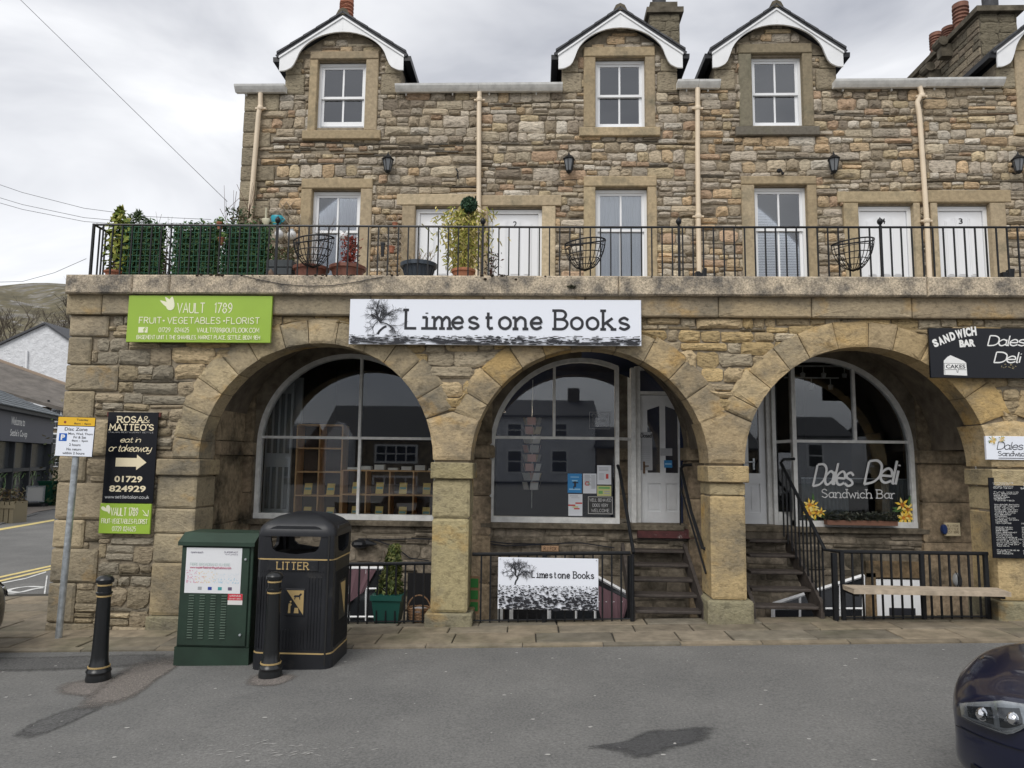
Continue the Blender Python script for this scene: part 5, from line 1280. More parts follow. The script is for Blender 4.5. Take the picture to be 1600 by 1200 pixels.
# ---------------------------------------------------------------- basement windows seen through the railings
def basement_window(label_part, poly_px, y, bars, fill, w_=.035):
    q = MB(); pts = [P(px, py, y) for px, py in poly_px]; 
    for u, v in zip(pts, pts[1:]+pts[:1]): q.tube([u, v], w_*.7, 4)
    for (u, v) in bars: q.tube([P(*u, y), P(*v, y)], w_*.42, 4)
    o = q.build('basement_window', white, arc_b)
    m = MB(); m.prism([(p.x, p.z) for p in pts], y+.01, y+.016); m.build('pane', mat('basement_glass', (.02, .022, .025), .1), o)
    return o
yb_ = YI-.02
bw1 = basement_window('', [(500, 985), (606, 985), (606, 888), (500, 888)], yb_, [((572, 888), (572, 985)), ((545, 888), (545, 985)), ((500, 920), (606, 920)), ((500, 964), (606, 964))], None)
bw2 = basement_window('', [(858, 990), (985, 990), (985, 930), (930, 900), (858, 900)], yb_, [((900, 900), (900, 990)), ((930, 900), (930, 990)), ((858, 940), (985, 940))], None)
bw3 = basement_window('', [(1208, 990), (1350, 990), (1350, 899), (1208, 944)], yb_, [((1250, 932), (1250, 990)), ((1313, 911), (1313, 990)), ((1208, 951), (1350, 951))], None)
def drape(o, pts_px, y, col):
    q = MB(); P_ = [P(px, py, y) for px, py in pts_px]; n = 12; L = []
    for j in range(n+1):
        f = j/n; a = P_[0].lerp(P_[1], f); b = P_[3].lerp(P_[2], f); d = .012*math.sin(j*2.1); L += [(a.x, y+d, a.z), (b.x, y+d, b.z)]
    q.add(L, [(2*j, 2*j+2, 2*j+3, 2*j+1) for j in range(n)]); q.build('curtain', col, o)
pink = mat('dusty_pink_curtain', (.15, .085, .10), .9)
drape(bw1, [(500, 888), (588, 890), (568, 925), (500, 975)], yb_-.02, pink); drape(bw2, [(925, 910), (983, 938), (975, 965), (945, 990)], yb_-.02, pink)
q = MB(); A = RX(1370, 906, 1467, 992, yb_)
q.box(A[0], yb_, -1.5, A[2], yb_+.04, A[3]); bd = q.build('basement_door', white, arc_b)
q = MB(); a = RX(1390, 950, 1431, 992, yb_); q.box(a[0], yb_-.006, -1.5, a[2], yb_-.001, a[3]); q.build('pane', inkblack, bd)
q = MB(); a = RX(1508, 905, 1541, 992, yb_); q.box(a[0], yb_, -1.5, a[2], yb_+.04, a[3]); q.build('basement_door', white, arc_b)
q = MB(); a = RX(1352, 895, 1369, 992, yb_); q.tint = (.20, .14, .08); q.box(a[0], yb_-.02, -1.5, a[2], yb_+.04, a[3]); a = RX(1468, 900, 1507, 992, yb_); q.box(a[0], yb_-.02, -1.5, a[2], yb_+.04, a[3]); a = RX(1352, 878, 1541, 903, yb_); q.box(a[0], yb_-.02, a[1], a[2], yb_+.04, a[3]); q.build('basement_jamb', MATS['inner_stone'], arc_b)
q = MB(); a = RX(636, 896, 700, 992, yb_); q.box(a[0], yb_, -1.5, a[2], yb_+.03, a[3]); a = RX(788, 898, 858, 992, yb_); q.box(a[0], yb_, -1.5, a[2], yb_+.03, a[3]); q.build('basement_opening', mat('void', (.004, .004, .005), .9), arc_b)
q = MB(); a = RX(794, 898, 802, 992, yb_); q.box(a[0], yb_-.03, -1.5, a[2], yb_-.001, a[3]); a = RX(778, 898, 786, 992, yb_); q.box(a[0], yb_-.03, -1.5, a[2], yb_-.001, a[3]); q.build('basement_frame', oldwhite, arc_b)

# conifer tub, baskets, small things under the arches
def pot_tub(q, cx, cy, z, w0, w1, h):
    q.add([(cx-w0, cy-w0, z), (cx+w0, cy-w0, z), (cx+w0, cy+w0, z), (cx-w0, cy+w0, z), (cx-w1, cy-w1, z+h*.86), (cx+w1, cy-w1, z+h*.86), (cx+w1, cy+w1, z+h*.86), (cx-w1, cy+w1, z+h*.86)], [(0, 3, 2, 1), (0, 1, 5, 4), (1, 2, 6, 5), (2, 3, 7, 6), (3, 0, 4, 7), (4, 5, 6, 7)])
    q.box(cx-w1-.012, cy-w1-.012, z+h*.82, cx+w1+.012, cy+w1+.012, z+h)
c = P(606, 975, 8.24); z = gz(c.x)+.03
t = thing('potted_conifer', 'leggy yellow green conifer in a square teal tub behind the left area railing', 'potted plant', (c.x, 8.26, z))
q = MB(); pot_tub(q, c.x, 8.26, z, .13, .165, .31); q.build('pot', mat('teal_plastic', (.012, .075, .06), .4), t)
r = random.Random(2); q = MB(); top = P(612, 852, 8.26).z
def fol():
    k = r.random()**.8; h = z+.26+(top-z-.26)*k; w_ = .15*(1-k*.75)+.02; a = r.uniform(0, 6.28); s = r.random()**.5
    return (c.x+.05*k+w_*s*math.cos(a), 8.26+w_*s*math.sin(a)*.8, h), (math.cos(a), math.sin(a), .6)
leaves(q, 2600, fol, .03, r, [(.10, .13, .03), (.14, .16, .04), (.06, .085, .025), (.17, .17, .06), (.05, .07, .02)], .5, 2.4); q.build('foliage', leafm, t)
q = MB()
for k in range(5): q.tube([(c.x+r.uniform(-.03, .03), 8.26, z+.2), (c.x+r.uniform(-.08, .1), 8.26+r.uniform(-.05, .05), z+.5+.07*k)], .006, 5)
q.build('stem', mat('bark', (.09, .065, .045), .9), t)
c = P(653, 985, 8.2); z = gz(c.x)+.03; t = thing('wicker_basket', 'brown wicker basket with tall hoop handle beside the pillar', 'basket', (c.x, 8.24, z))
wick = mat('wicker', (.24, .14, .075), .8, ns=60, na=.5)
for k in range(9):
    q = MB(); rr = .10+.028*(k/8)+.004*(k % 2); q.tube([(c.x+rr*math.cos(a*.314), 8.24+rr*.8*math.sin(a*.314), z+.012+.017*k+.004*math.sin(a*3)) for a in range(21)], .010, 5); q.build('woven_band', wick, t, smooth=2)
q = MB(); q.lathe([(.001, .005), (.10, .006), (.10, .012)], (c.x, 8.24, z), 16); q.build('base', wick, t)
q = MB(); hh = P(655, 930, 8.24).z-z; q.tube([(c.x-.132*math.cos(a*math.pi/16), 8.24, z+.12+(hh-.12)*math.sin(a*math.pi/16)) for a in range(17)], .008, 6); q.build('handle', wick, t)
q = MB(); q.lathe([(.001, .16), (.09, .14), (.112, .12)][::-1], (c.x, 8.24, z), 14); q.build('cloth_liner', mat('linen', (.42, .42, .44), .9), t)
# green painted ladder display and plaques
a = RX(738, 902, 748, 958, 8.3); t = thing('painted_panel', 'narrow timber panel painted in green blocks beside the second pillar', 'panel', ((a[0]+a[2])/2, 8.36, a[1]))
q = MB(); q.box(a[0]-.05, 8.36, a[1]-.02, a[2], 8.38, a[3]); q.build('board', mat('raw_panel', (.30, .18, .10), .8), t)
for k in range(3): q = MB(); h = (a[3]-a[1]); q.box(a[0]-.045, 8.352, a[1]+h*(.03+.33*k), a[2]-.012, 8.359, a[1]+h*(.28+.33*k)); q.build('green_block', mat('leaf_green_paint', (.03, .20, .04), .6), t)
def plaque(label, px, Y, words, m_, ink):
    a = RX(*px, Y); t = thing('name_plaque', label, 'plaque', ((a[0]+a[2])/2, Y, a[1])); q = MB(); q.bbox(*(a[0], Y, a[1]), *(a[2], Y+.03, a[3]), .008); q.build('plate', m_, t); q = MB(); n = len(words)
    for i, s in enumerate(words): letters(q, s, *lay(a, (.14, .86-(i+1)*.72/n+.08, .86, .86-i*.72/n)), Y-.002, .13)
    q.build('lettering', ink, t); return t, a
brn = mat('brown_ink', (.12, .07, .04), .7)
plaque('small carved wood name plaque above the middle area railing', (846, 853, 873, 862), YI-.05, ['R.J. FOX'], mat('plaque_wood', (.42, .26, .15), .7), brn)
t, a = plaque('cream name plaque with blue end on the shopfront pier at right', (1477, 817, 1501, 838), YI-.12, ['R.J. FOX', 'SETTLE', 'EST 1890'], mat('cream_plaque', (.62, .52, .33), .5), brn)
q = MB(); q.lathe([(.001, 0), (.055, 0), (.062, .01), (.062, .05), (.05, .06), (.001, .06)], (0, 0, 0), 16); o = q.build('blue_end', mat('blue_gloss', (.01, .03, .12), .3), t); o.rotation_euler = (R_(90), 0, 0); o.scale = (.55, 1, 1); o.location = Vector((a[0]-.01, YI-.08, (a[1]+a[3])/2))-WO[t.name]
a = RX(1486, 893, 1502, 918, yb_-.03); t = thing('bulkhead_lamp', 'grey oval bulkhead light above the basement door', 'lamp', ((a[0]+a[2])/2, yb_-.05, a[1])); q = MB(); q.sph(((a[0]+a[2])/2, yb_-.05, (a[1]+a[3])/2), .055, 8, 0, 1.6); q.build('glass_cover', mat('frosted_glass', (.35, .36, .36), .2), t, smooth=2)
q = MB()
for sx in (-.02, .02): q.tube([((a[0]+a[2])/2+sx, yb_-.05-.06*math.cos(k*.5-1.5), (a[1]+a[3])/2+.1*math.sin(k*.5-1.5)) for k in range(7)], .005, 5)
q.build('guard', black, t)
# black cloth bundle and cables on the shopfront wall
t = thing('wall_cable', 'thin dark cable sagging along the wall below the shop windows', 'cable', (0, YI-.03, .7)); q = MB()
for pts in ([(560, 842), (600, 843), (650, 842), (690, 843), (745, 844), (800, 850), (850, 850), (905, 848), (960, 856)], [(585, 843), (620, 856), (640, 872), (670, 876)], [(745, 847), (790, 853), (850, 851)]): q.tube([P(x, y_, YI-.03) for x, y_ in pts], .008, 5)
q.build('cable', inkblack, t)
q = MB(); c = P(562, 850, YI-.06); q.sph((c.x, YI-.06, c.z), .11, 6, 0, .55); t = thing('black_bundle', 'black plastic bundle tied to the wall behind the litter bin', 'bundle', (c.x, YI-.06, c.z-.05)); q.tube([(c.x+.08, YI-.06, c.z+.02), (c.x+.22, YI-.06, c.z-.0)], [.05, .01], 6); q.build('wrapped_sheet', blackpl, t)

# ---------------------------------------------------------------- shop interiors
def shelf_unit(label, px, Y, cols, rows, depth, group=None, zbase=None):
    a = RX(*px, Y); t = thing('bookshelf', label, 'shelf', ((a[0]+a[2])/2, Y, a[1])); x0, z0, x1, z1 = a; th = .02
    q = MB(); q.box(x0+th, Y+depth, z0, x1-th, Y+depth+.01, z1); q.build('back_panel', mat('shelf_back', (.10, .08, .07), .8), t)
    for k in range(cols+1): x = x0+(x1-x0)*k/cols; q = MB(); q.box(x-th/2, Y, z0, x+th/2, Y+depth, z1); q.build('upright', shelfw, t)
    for k in range(rows+1): z = z0+(z1-z0)*k/rows; q = MB(); q.box(x0+th/2, Y+.004, z-th/2, x1-th/2, Y+depth-.002, z+th/2); q.build('shelf_board', shelfw, t)
    return t, a
_, sa = shelf_unit('tall timber shelf unit behind the left shop window', (462, 664, 533, 812), 9.9, 2, 4, .3)
_, sb = shelf_unit('low timber cube shelving with yellow books behind the left shop window', (534, 736, 720, 812), 9.85, 5, 2, .28)
bky = mat('book_cover_yellow', (.88, .66, .20), .5); bkb = mat('book_cover_teal', (.22, .45, .40), .5); bkp = mat('book_paper', (.86, .85, .80), .8)
def book(x, z, Y, label):
    t = thing('book', label, 'book', (x, Y, z), group='yellow books on the cube shelves'); w_, h = .105, .155
    q = MB(); q.add([(x-w_/2, Y, z), (x+w_/2, Y, z), (x+w_/2, Y+.05, z+h), (x-w_/2, Y+.05, z+h), (x-w_/2, Y+.025, z), (x+w_/2, Y+.025, z), (x+w_/2, Y+.075, z+h), (x-w_/2, Y+.075, z+h)], [(0, 1, 2, 3), (7, 6, 5, 4), (0, 4, 5, 1), (3, 2, 6, 7), (0, 3, 7, 4), (1, 5, 6, 2)]); q.build('cover', bky, t)
    q = MB(); q.add([(x-w_*.42, Y+.012, z+h*.16), (x+w_*.42, Y+.012, z+h*.16), (x+w_*.42, Y+.028, z+h*.62), (x-w_*.42, Y+.028, z+h*.62)], [(0, 1, 2, 3)]); q.build('cover_picture', bkb, t)
rowname = ['bottom', 'top']
for i in range(5):
    for j in range(2):
        x = sb[0]+(sb[2]-sb[0])*(i+.52)/5; z = sb[1]+(sb[3]-sb[1])*j/2+.012
        book(x, z, 9.92, f"yellow and teal book in the {rowname[j]} row of cubes, {['first', 'second', 'third', 'fourth', 'fifth'][i]} cube from left")
for j, py in enumerate((800, 765)):
    for i in range(2):
        x = sa[0]+(sa[2]-sa[0])*(i+.5)/2; z = sa[1]+(sa[3]-sa[1])*j/4+.012; book(x, z, 9.95, f"yellow book in the tall shelf unit, {['lowest', 'second'][j]} shelf, {['left', 'right'][i]} side")
for k in range(7):
    x = sb[0]+.12+k*.19; z = sb[3]+.012; t = thing('paper_stack', f"low stack of white leaflets on the cube shelving top, {['first', 'second', 'third', 'fourth', 'fifth', 'sixth', 'seventh'][k]} from the left", 'leaflets', (x, 9.9, z), group='white leaflet stacks'); q = MB(); q.box(x-.07, 9.9, z, x+.07, 10.02, z+.03+.02*(k % 3)); q.build('sheets', bkp, t)
# folded panelled shutter at left of the first shop
a = RX(414, 598, 455, 812, 9.9); t = thing('panelled_door', 'grey panelled inner door standing open behind the left shop window', 'door', (a[0], 9.9, a[1])); pg = mat('door_grey', (.46, .48, .49), .6)
q = MB(); q.box(a[0], 9.9, a[1], a[2], 9.94, a[3]); q.build('leaf', pg, t)
for k in range(4):
    for z0, z1 in ((.08, .38), (.48, .92)): u = a[0]+(a[2]-a[0])*(.08+.23*k); q = MB(); H = a[3]-a[1]; q.bbox(u, 9.885, a[1]+H*z0, u+(a[2]-a[0])*.15, 9.899, a[1]+H*z1, .01); q.build('panel', mat('door_grey_dark', (.16, .175, .18), .6), t)
q = MB(); A = RX(455, 590, 470, 665, 10.2); q.box(A[0], 10.2, A[1], A[2]+.02, 10.25, A[3]); q.build('architrave', pg, t)
# posters inside the middle window
yP = YI+.062
def poster(label, px, base, bits, seed):
    a = RX(*px, yP); t = thing('poster', label, 'poster', ((a[0]+a[2])/2, yP, a[1])); q = MB(); q.box(a[0], yP-.002, a[1], a[2], yP, a[3]); q.build('sheet', base, t); r = random.Random(seed); e = 0
    mats = [b[0] for b in bits]; q = MB()
    for mi, (m_, rects) in enumerate(bits):
        for f in rects: e += .00015; u = lay(a, f); q.add([(u[0], yP-.003-e, u[1]), (u[2], yP-.003-e, u[1]), (u[2], yP-.003-e, u[3]), (u[0], yP-.003-e, u[3])], [(0, 1, 2, 3)], mi)
    q.build('print', mats, t); return t, a
gr = plain('print_grey', (.35, .36, .38)); rd = plain('print_red', (.5, .06, .05)); bl = plain('print_blue', (.03, .22, .50)); bl2 = plain('print_pale_blue', (.30, .55, .75)); gn = plain('print_green', (.15, .35, .12)); pw = plain('poster_paper', (.62, .64, .68)); pyel = plain('poster_yellow', (.5, .5, .22))
poster('blue poster with diving figure in the middle window', (887, 740, 909, 770), bl, [(bl2, [(.1, .15, .9, .22), (.3, .6, .7, .66), (.2, .8, .8, .84)]), (inkblack, [(.45, .3, .6, .6), (.35, .5, .75, .56), (.4, .2, .48, .35)])], 1)
poster('white event poster with red ring in the middle window', (911, 740, 932, 771), pw, [(gr, [(.1, .9-.06*k, .5+.04*(k % 3), .93-.06*k) for k in range(9)]+[(.6, .9-.05*k, .92, .92-.05*k) for k in range(14)]), (rd, [(.2, .4, .45, .45), (.2, .55, .45, .6), (.15, .45, .22, .55)]), (gn, [(.4, .45, .48, .55)])], 2)
poster('white notice with small red figure, highest in the middle window', (933, 727, 955, 757), pw, [(gr, [(.12, .85-.07*k, .8, .88-.07*k) for k in range(3)]+[(.12, .55-.06*k, .5, .57-.06*k) for k in range(6)]), (rd, [(.62, .3, .8, .55)])], 3)
poster('yellow notice below the red figure notice in the middle window', (933, 759, 955, 775), pyel, [(gn, [(.1, .7, .9, .9), (.1, .2, .4, .5)]), (gr, [(.5, .2, .9, .3), (.5, .4, .9, .5)])], 4)
poster('white poster with red and yellow looping hands at the window foot', (888, 772, 910, 806), pw, [(rd, [(.0, .45, .5, .52), (.5, .55, .98, .62), (.4, .3, .8, .36)]), (pyel, [(.3, .38, .7, .44)]), (gr, [(.1, .9, .7, .93), (.2, .82, .8, .84)])], 5)
chk = plain('chalk_board', (.035, .035, .035)); chw = plain('chalk', (.45, .45, .45))
t, a = poster('small chalk style notice saying well behaved dogs welcome', (918, 775, 958, 804), chk, [(chw, [(.02, .03, .98, .06), (.02, .94, .98, .97), (.02, .03, .04, .97), (.96, .03, .98, .97)])], 6)
q = MB(); letters(q, 'WELL BEHAVED', *lay(a, (.08, .70, .92, .86)), yP-.005, .14); letters(q, 'DOGS VERY', *lay(a, (.2, .42, .8, .58)), yP-.005, .14); letters(q, 'WELCOME', *lay(a, (.15, .14, .85, .30)), yP-.005, .14); q.build('lettering', chw, t)
t = thing('window_lettering', 'outlined opening hours lettering on the middle window glass', 'lettering', (P(938, 655, yP).x, yP, P(938, 655, yP).z)); a = RX(921, 644, 953, 670, yP); q = MB()
for i, s in enumerate(('OPEN', 'TUES-SAT', '10-4')): letters(q, s, *lay(a, (.12, .70-.3*i, .88, .90-.3*i)), yP-.002, .09)
for u, v in (((0, 0), (1, 0)), ((1, 0), (1, 1)), ((1, 1), (0, 1)), ((0, 1), (0, 0))): ribbon(q, [(lay(a, (u[0], u[1], 1, 1))[0], lay(a, (u[0], u[1], 1, 1))[1]), (lay(a, (v[0], v[1], 1, 1))[0], lay(a, (v[0], v[1], 1, 1))[1])], .005, lambda X, Z, e: (X, yP-.002, Z))
q.build('letters', gr, t)
# hanging card rack
c = P(832, 650, 9.75); t = thing('card_rack', 'hanging wire rack of greetings cards inside the middle window', 'card rack', (c.x, 9.75, P(832, 765, 9.75).z)); q = MB(); zb = P(832, 765, 9.75).z
q.tube([(c.x, 9.75, zb-.25), (c.x, 9.75, c.z+.5)], .006, 5); q.build('pole', steel, t); r = random.Random(6)
cm = [plain('card_%s' % n, v) for n, v in (('white', (.6, .6, .6)), ('cream', (.55, .48, .35)), ('grey', (.35, .36, .37)), ('rose', (.5, .3, .28)))]
for lv in range(8):
    for s in range(5):
        an = s*1.257+.3*lv; x, y_ = c.x+.09*math.cos(an), 9.75+.09*math.sin(an); z = zb+(c.z-zb)*lv/8; tx, ty = -math.sin(an)*.055, math.cos(an)*.055; ox, oy = math.cos(an)*.03, math.sin(an)*.03
        q = MB(); q.add([(x-tx, y_-ty, z), (x+tx, y_+ty, z), (x+tx+ox, y_+ty+oy, z+.10), (x-tx+ox, y_-ty+oy, z+.10), (x-tx-.003, y_-ty, z), (x+tx-.003, y_+ty, z), (x+tx+ox-.003, y_+ty+oy, z+.10), (x-tx+ox-.003, y_-ty+oy, z+.10)], [(0, 1, 2, 3), (7, 6, 5, 4), (0, 4, 5, 1), (3, 2, 6, 7)]); q.build('card', r.choice(cm), t)
# door notices
Yd = 9.612
t, a = poster('closed notice on the bookshop door glass', (1004, 674, 1024, 735), plain('notice_paper', (.42, .43, .45)), [(gr, [(.1, .2+.05*k, .8, .215+.05*k) for k in range(9)])], 7)
for ch in t.children: ch.location.y += Yd-yP
q = MB(); letters(q, 'Closed', *lay(a, (.06, .86, .94, .96)), Yd-.006, .16, True); q.build('lettering', inkblack, t)
t, a = poster('second paper notice on the bookshop door glass', (1037, 700, 1056, 712), plain('notice_paper', (.42, .43, .45)), [(gr, [(.1, .2+.2*k, .8, .25+.2*k) for k in range(4)])], 8)
for ch in t.children: ch.location.y += Yd-yP
t, a = poster('blue sticker on the bookshop door glass', (1043, 719, 1056, 731), bl, [(bl2, [(.1, .4, .9, .6)])], 9)
for ch in t.children: ch.location.y += Yd-yP
# deli window script and lilies
t = thing('window_lettering', 'white deli script lettering across the right arch window', 'lettering', (P(1340, 780, yP).x, yP, P(1340, 780, yP).z)); q = MB()
wl = mat('vinyl_white', (.62, .63, .63), .5)
a = RX(1272, 724, 1336, 760, yP); letters(q, 'Dales', a[0]-.02, a[1], a[2]-.05, a[3]-.02, yP-.002, .105, gap=2, shear=.25, arc=.09); q.build('script', wl, t); q = MB()
a = RX(1352, 720, 1406, 757, yP); letters(q, 'Deli', a[0]-.02, a[1], a[2]-.05, a[3]-.01, yP-.002, .105, gap=2, shear=.25, arc=.09)
q.build('script', wl, t); q = MB(); a = RX(1284, 765, 1398, 778, yP); letters(q, 'Sandwich Bar', *a, yP-.002, .11, True, gap=14); q.build('serif_letters', wl, t)
for n_, (cx_, cy_, s, lab) in enumerate(((1272, 793, .165, 'yellow lily decal low at left of the deli window'), (1418, 797, .175, 'yellow lily decal low at right of the deli window'), (1517, 797, .15, 'yellow lily decal low in the window past the right pier'), (1503, 668, .14, 'dark yellow lily decal high in the window past the right pier'))):
    c = P(cx_, cy_, yP); t = thing('lily_decal', lab, 'decal', (c.x, yP, c.z-s), group='lily decals on the deli windows'); lilies(t, c.x, c.z, s, yP-.001, 20+n_, 8, 'flower_print')
c0, c1 = P(1288, 819, 9.26), P(1397, 819, 9.26); t = thing('window_box', 'brown timber trough of dark heather on the deli window sill', 'planter', ((c0.x+c1.x)/2, 9.26, c0.z)); q = MB(); q.box(c0.x, 9.16, c0.z, c1.x, 9.27, c0.z+.06); q.build('trough', mat('trough_brown', (.17, .08, .05), .7), t)
q = MB(); r = random.Random(3); leaves(q, 1500, lambda: ((r.uniform(c0.x, c1.x), r.uniform(9.14, 9.28), c0.z+.06+.11*r.random()*(.6+.4*math.sin(r.random()*9))), (0, 0, 1)), .022, r, [(.03, .04, .025), (.05, .05, .03), (.07, .075, .06), (.04, .045, .04)], .5, 2.6); q.build('foliage', leafm, t)
# corrugated cafe curtain in the deli
q = MB(); n = 120; x0, x1 = P(1252, 750, 9.5).x, P(1440, 750, 9.5).x; zt_ = P(1340, 748, 9.5).z; zb = WZ[2]+.02; L = []
for j in range(n+1): x = x0+(x1-x0)*j/n; d = .014*math.sin(j*1.6); L += [(x, 9.5+d, zb), (x, 9.5+d, zt_)]
q.add(L, [(2*j, 2*j+2, 2*j+3, 2*j+1) for j in range(n) if not 45 < j < 80]); t = thing('cafe_curtain', 'grey pleated half curtain inside the deli window', 'curtain', ((x0+x1)/2, 9.5, zb)); q.build('pleats', mat('curtain_slate', (.13, .15, .16), .9), t); q = MB(); q.tube([(x0, 9.5, zt_), (x1, 9.5, zt_)], .008, 6); q.build('rod', steel, t)
# shop spotlights (lit) and ceiling tracks
t = thing('spotlight', 'pair of small lit spotlights high inside the middle shop', 'lamp', (P(781, 648, 11.5).x, 11.5, P(781, 648, 11.5).z)); em = bpy.data.materials.new('lamp_glow'); em.use_nodes = True; em.node_tree.nodes['Principled BSDF'].inputs['Emission Color'].default_value = (1, .8, .45, 1); em.node_tree.nodes['Principled BSDF'].inputs['Emission Strength'].default_value = 6
ld = bpy.data.lights.new('shop_spot', 'POINT'); ld.energy = 22; ld.color = (1, .82, .6); ld.shadow_soft_size = .05; lo = bpy.data.objects.new('shop_spot', ld); COL.objects.link(lo); lo.location = P(785, 642, 11.3)
for p in ((781, 634), (780, 650)): c = P(*p, 11.5); q = MB(); q.sph(c, .03, 6); q.build('bulb', em, t)
for i, (a0, b0, py) in enumerate(((1240, 1333, 572), (1225, 1310, 590))):
    A, B_ = P(a0, py, 10.6), P(b0, py, 10.6); t = thing('ceiling_track', 'white spotlight track under the deli ceiling, %s of the two' % ['upper', 'lower'][i], 'light track', ((A.x+B_.x)/2, 10.6, A.z), group='deli ceiling tracks'); q = MB(); q.box(A.x, 10.58, A.z-.01, B_.x, 10.61, A.z+.01); q.build('rail', oldwhite, t)
    for f in (.15, .5, .85): q = MB(); x = A.x+(B_.x-A.x)*f; q.tube([(x, 10.6, A.z), (x, 10.6, A.z-.1)], .008, 5); q.lathe([(.03, -.17), (.04, -.11), (.01, -.09)], (x, 10.6, A.z), 10); q.build('spot_head', oldwhite, t)

# ================================================================== STREET FURNITURE
def octo(x0, y0, x1, y1, c, n=3):
    o = []
    for cx, cy, a0 in ((x1-c, y0+c, -90), (x1-c, y1-c, 0), (x0+c, y1-c, 90), (x0+c, y0+c, 180)):
        for k in range(n+1): a = R_(a0+90*k/n); o.append((cx+c*math.cos(a), cy+c*math.sin(a)))
    return o
def bollard(px, py, top_py, label):
    c = G(px, py); c.y += .09; z = gz(c.x); H = P(px+12, top_py, c.y).z-z; t = thing('bollard', label, 'bollard', (c.x, c.y, z), group='black bollards with gold rings')
    s = H/.95; body = [(.108, -.02), (.110, .03), (.104, .055), (.104, .075), (.110, .085), (.104, .10), (.092, .115), (.090, .135), (.080, .16), (.074, .22), (.068, .36), (.062, .66), (.060, .76), (.060, .775), (.072, .78), (.072, .795), (.060, .80), (.060, .88), (.078, .885), (.080, .91), (.066, .93), (.045, .943), (.002, .95)]
    q = MB(); q.lathe([(r_*s*.98, h*s) for r_, h in body], (c.x, c.y, z), 28); q.build('post', mat('gloss_black', (.012, .013, .014), .28), t, smooth=True)
    for h in (.128, .762, .862): q = MB(); r0 = (.0925 if h < .2 else .0615)*s; q.lathe([(r0, (h-.008)*s), (r0+.002, (h-.008)*s), (r0+.002, (h+.006)*s), (r0, (h+.006)*s)], (c.x, c.y, z), 28); q.build('gold_ring', gold, t, smooth=True)
bollard(143, 1068, 898, 'leftmost black bollard with gold rings standing alone before the rubble wall')
bollard(416, 1062, 893, 'black bollard with gold rings standing in front of the litter bin')
# litter bin
c0 = G(399, 1043); c1 = G(517, 1052); yb0 = (c0.y+c1.y)/2+.02; x0 = P(397, 935, yb0).x; x1 = P(553-1, 1000, yb0+.62).x; xf1 = P(514, 935, yb0).x; z = gz((x0+x1)/2)-.01
x1 = xf1+.03; D = .62; zt_ = P(460, 836, yb0).z; zg = P(460, 873, yb0).z; zg2 = P(460, 1020, yb0).z; ztop = P(470, 799, yb0+.25).z; xm = (x0+x1)/2; ym = yb0+D/2
t = thing('litter_bin', 'tall black moulded litter bin with domed hood and gold bands', 'litter bin', (xm, ym, z))
C = .075
def ringslab(q, off, z0, z1, c=C, mi=0): q.slab(octo(x0-off, yb0-off, x1+off, yb0+D+off, c+off), z0, z1, mi)
q = MB(); ringslab(q, .006, z, zg2-.012); q.build('base', blackpl, t)
q = MB(); ringslab(q, 0, zg2-.0121, zg); q.build('body', blackpl, t)
for zz in (zg2, zg): q = MB(); ringslab(q, .004, zz-.012, zz); q.build('gold_band', gold, t)
zo0, zo1 = P(456, 864, yb0).z, P(456, 822, yb0).z
q = MB(); zl = zg+.001                                       # hood: four corner posts and pierced panels
for (u, v, w_, h) in ((x0, yb0, 1, 1), (x1, yb0, -1, 1), (x1, yb0+D, -1, -1), (x0, yb0+D, 1, -1)):
    o = [(u+w_*C, v), (u+w_*C*.3, v+h*C*.3*.35), (u+w_*C*.09, v+h*C*.3), (u, v+h*C), (u+w_*C, v+h*C)]
    if w_*h > 0: o = o[::-1]
    q.slab(o, zl, zt_)
def panel(q, a, b, fixed, axis, flip):
    n = 16
    for k in range(n):
        s0, s1 = k/n, (k+1)/n
        def op(s):
            if s < .07 or s > .93: return (zo1-.03, zo1-.03)
            e = min(1, (s-.07)/.10, (.93-s)/.10); lo = zo0+.02-(.035*(1-abs(s-.5)/.43)); return (zo1-.05*(1-e)**2*1.0, min(zo1-.051, lo+.05*(1-e)))
        (t0, b0), (t1, b1) = op(s0), op(s1); u, v = a+(b-a)*s0, a+(b-a)*s1
        for zz in (((t0, t1), (zt_, zt_)), ((zl, zl), (b0, b1))):
            (p0, p1), (r0, r1) = zz; f0, f1 = fixed, fixed+flip*.03
            if axis == 'x': vs = [(u, f0, p0), (v, f0, p1), (v, f0, r1), (u, f0, r0), (u, f1, p0), (v, f1, p1), (v, f1, r1), (u, f1, r0)]
            else: vs = [(f0, u, p0), (f0, v, p1), (f0, v, r1), (f0, u, r0), (f1, u, p0), (f1, v, p1), (f1, v, r1), (f1, u, r0)]
            q.add(vs, [(0, 1, 2, 3), (7, 6, 5, 4), (0, 4, 5, 1), (3, 2, 6, 7), (0, 3, 7, 4), (1, 5, 6, 2)])
panel(q, x0+C, x1-C, yb0, 'x', 1); panel(q, x0+C, x1-C, yb0+D, 'x', -1); panel(q, yb0+C, yb0+D-C, x0, 'y', 1); panel(q, yb0+C, yb0+D-C, x1, 'y', -1)
n = 16; g = []                                               # domed top
o = octo(x0-.008, yb0-.008, x1+.008, yb0+D+.008, C+.01, 4); m_ = len(o); rings = [(1, -.012), (1.0, .012), (.975, .035), (.92, .058), (.8, .082), (.6, .108), (.35, .125), (.12, .132)]
hs = (ztop-zt_)/.132; vs = []
for sc_, h in rings: vs += [(xm+(x-xm)*sc_, ym+(y-ym)*sc_, zt_+(h*hs if h > 0 else h)) for x, y in o]
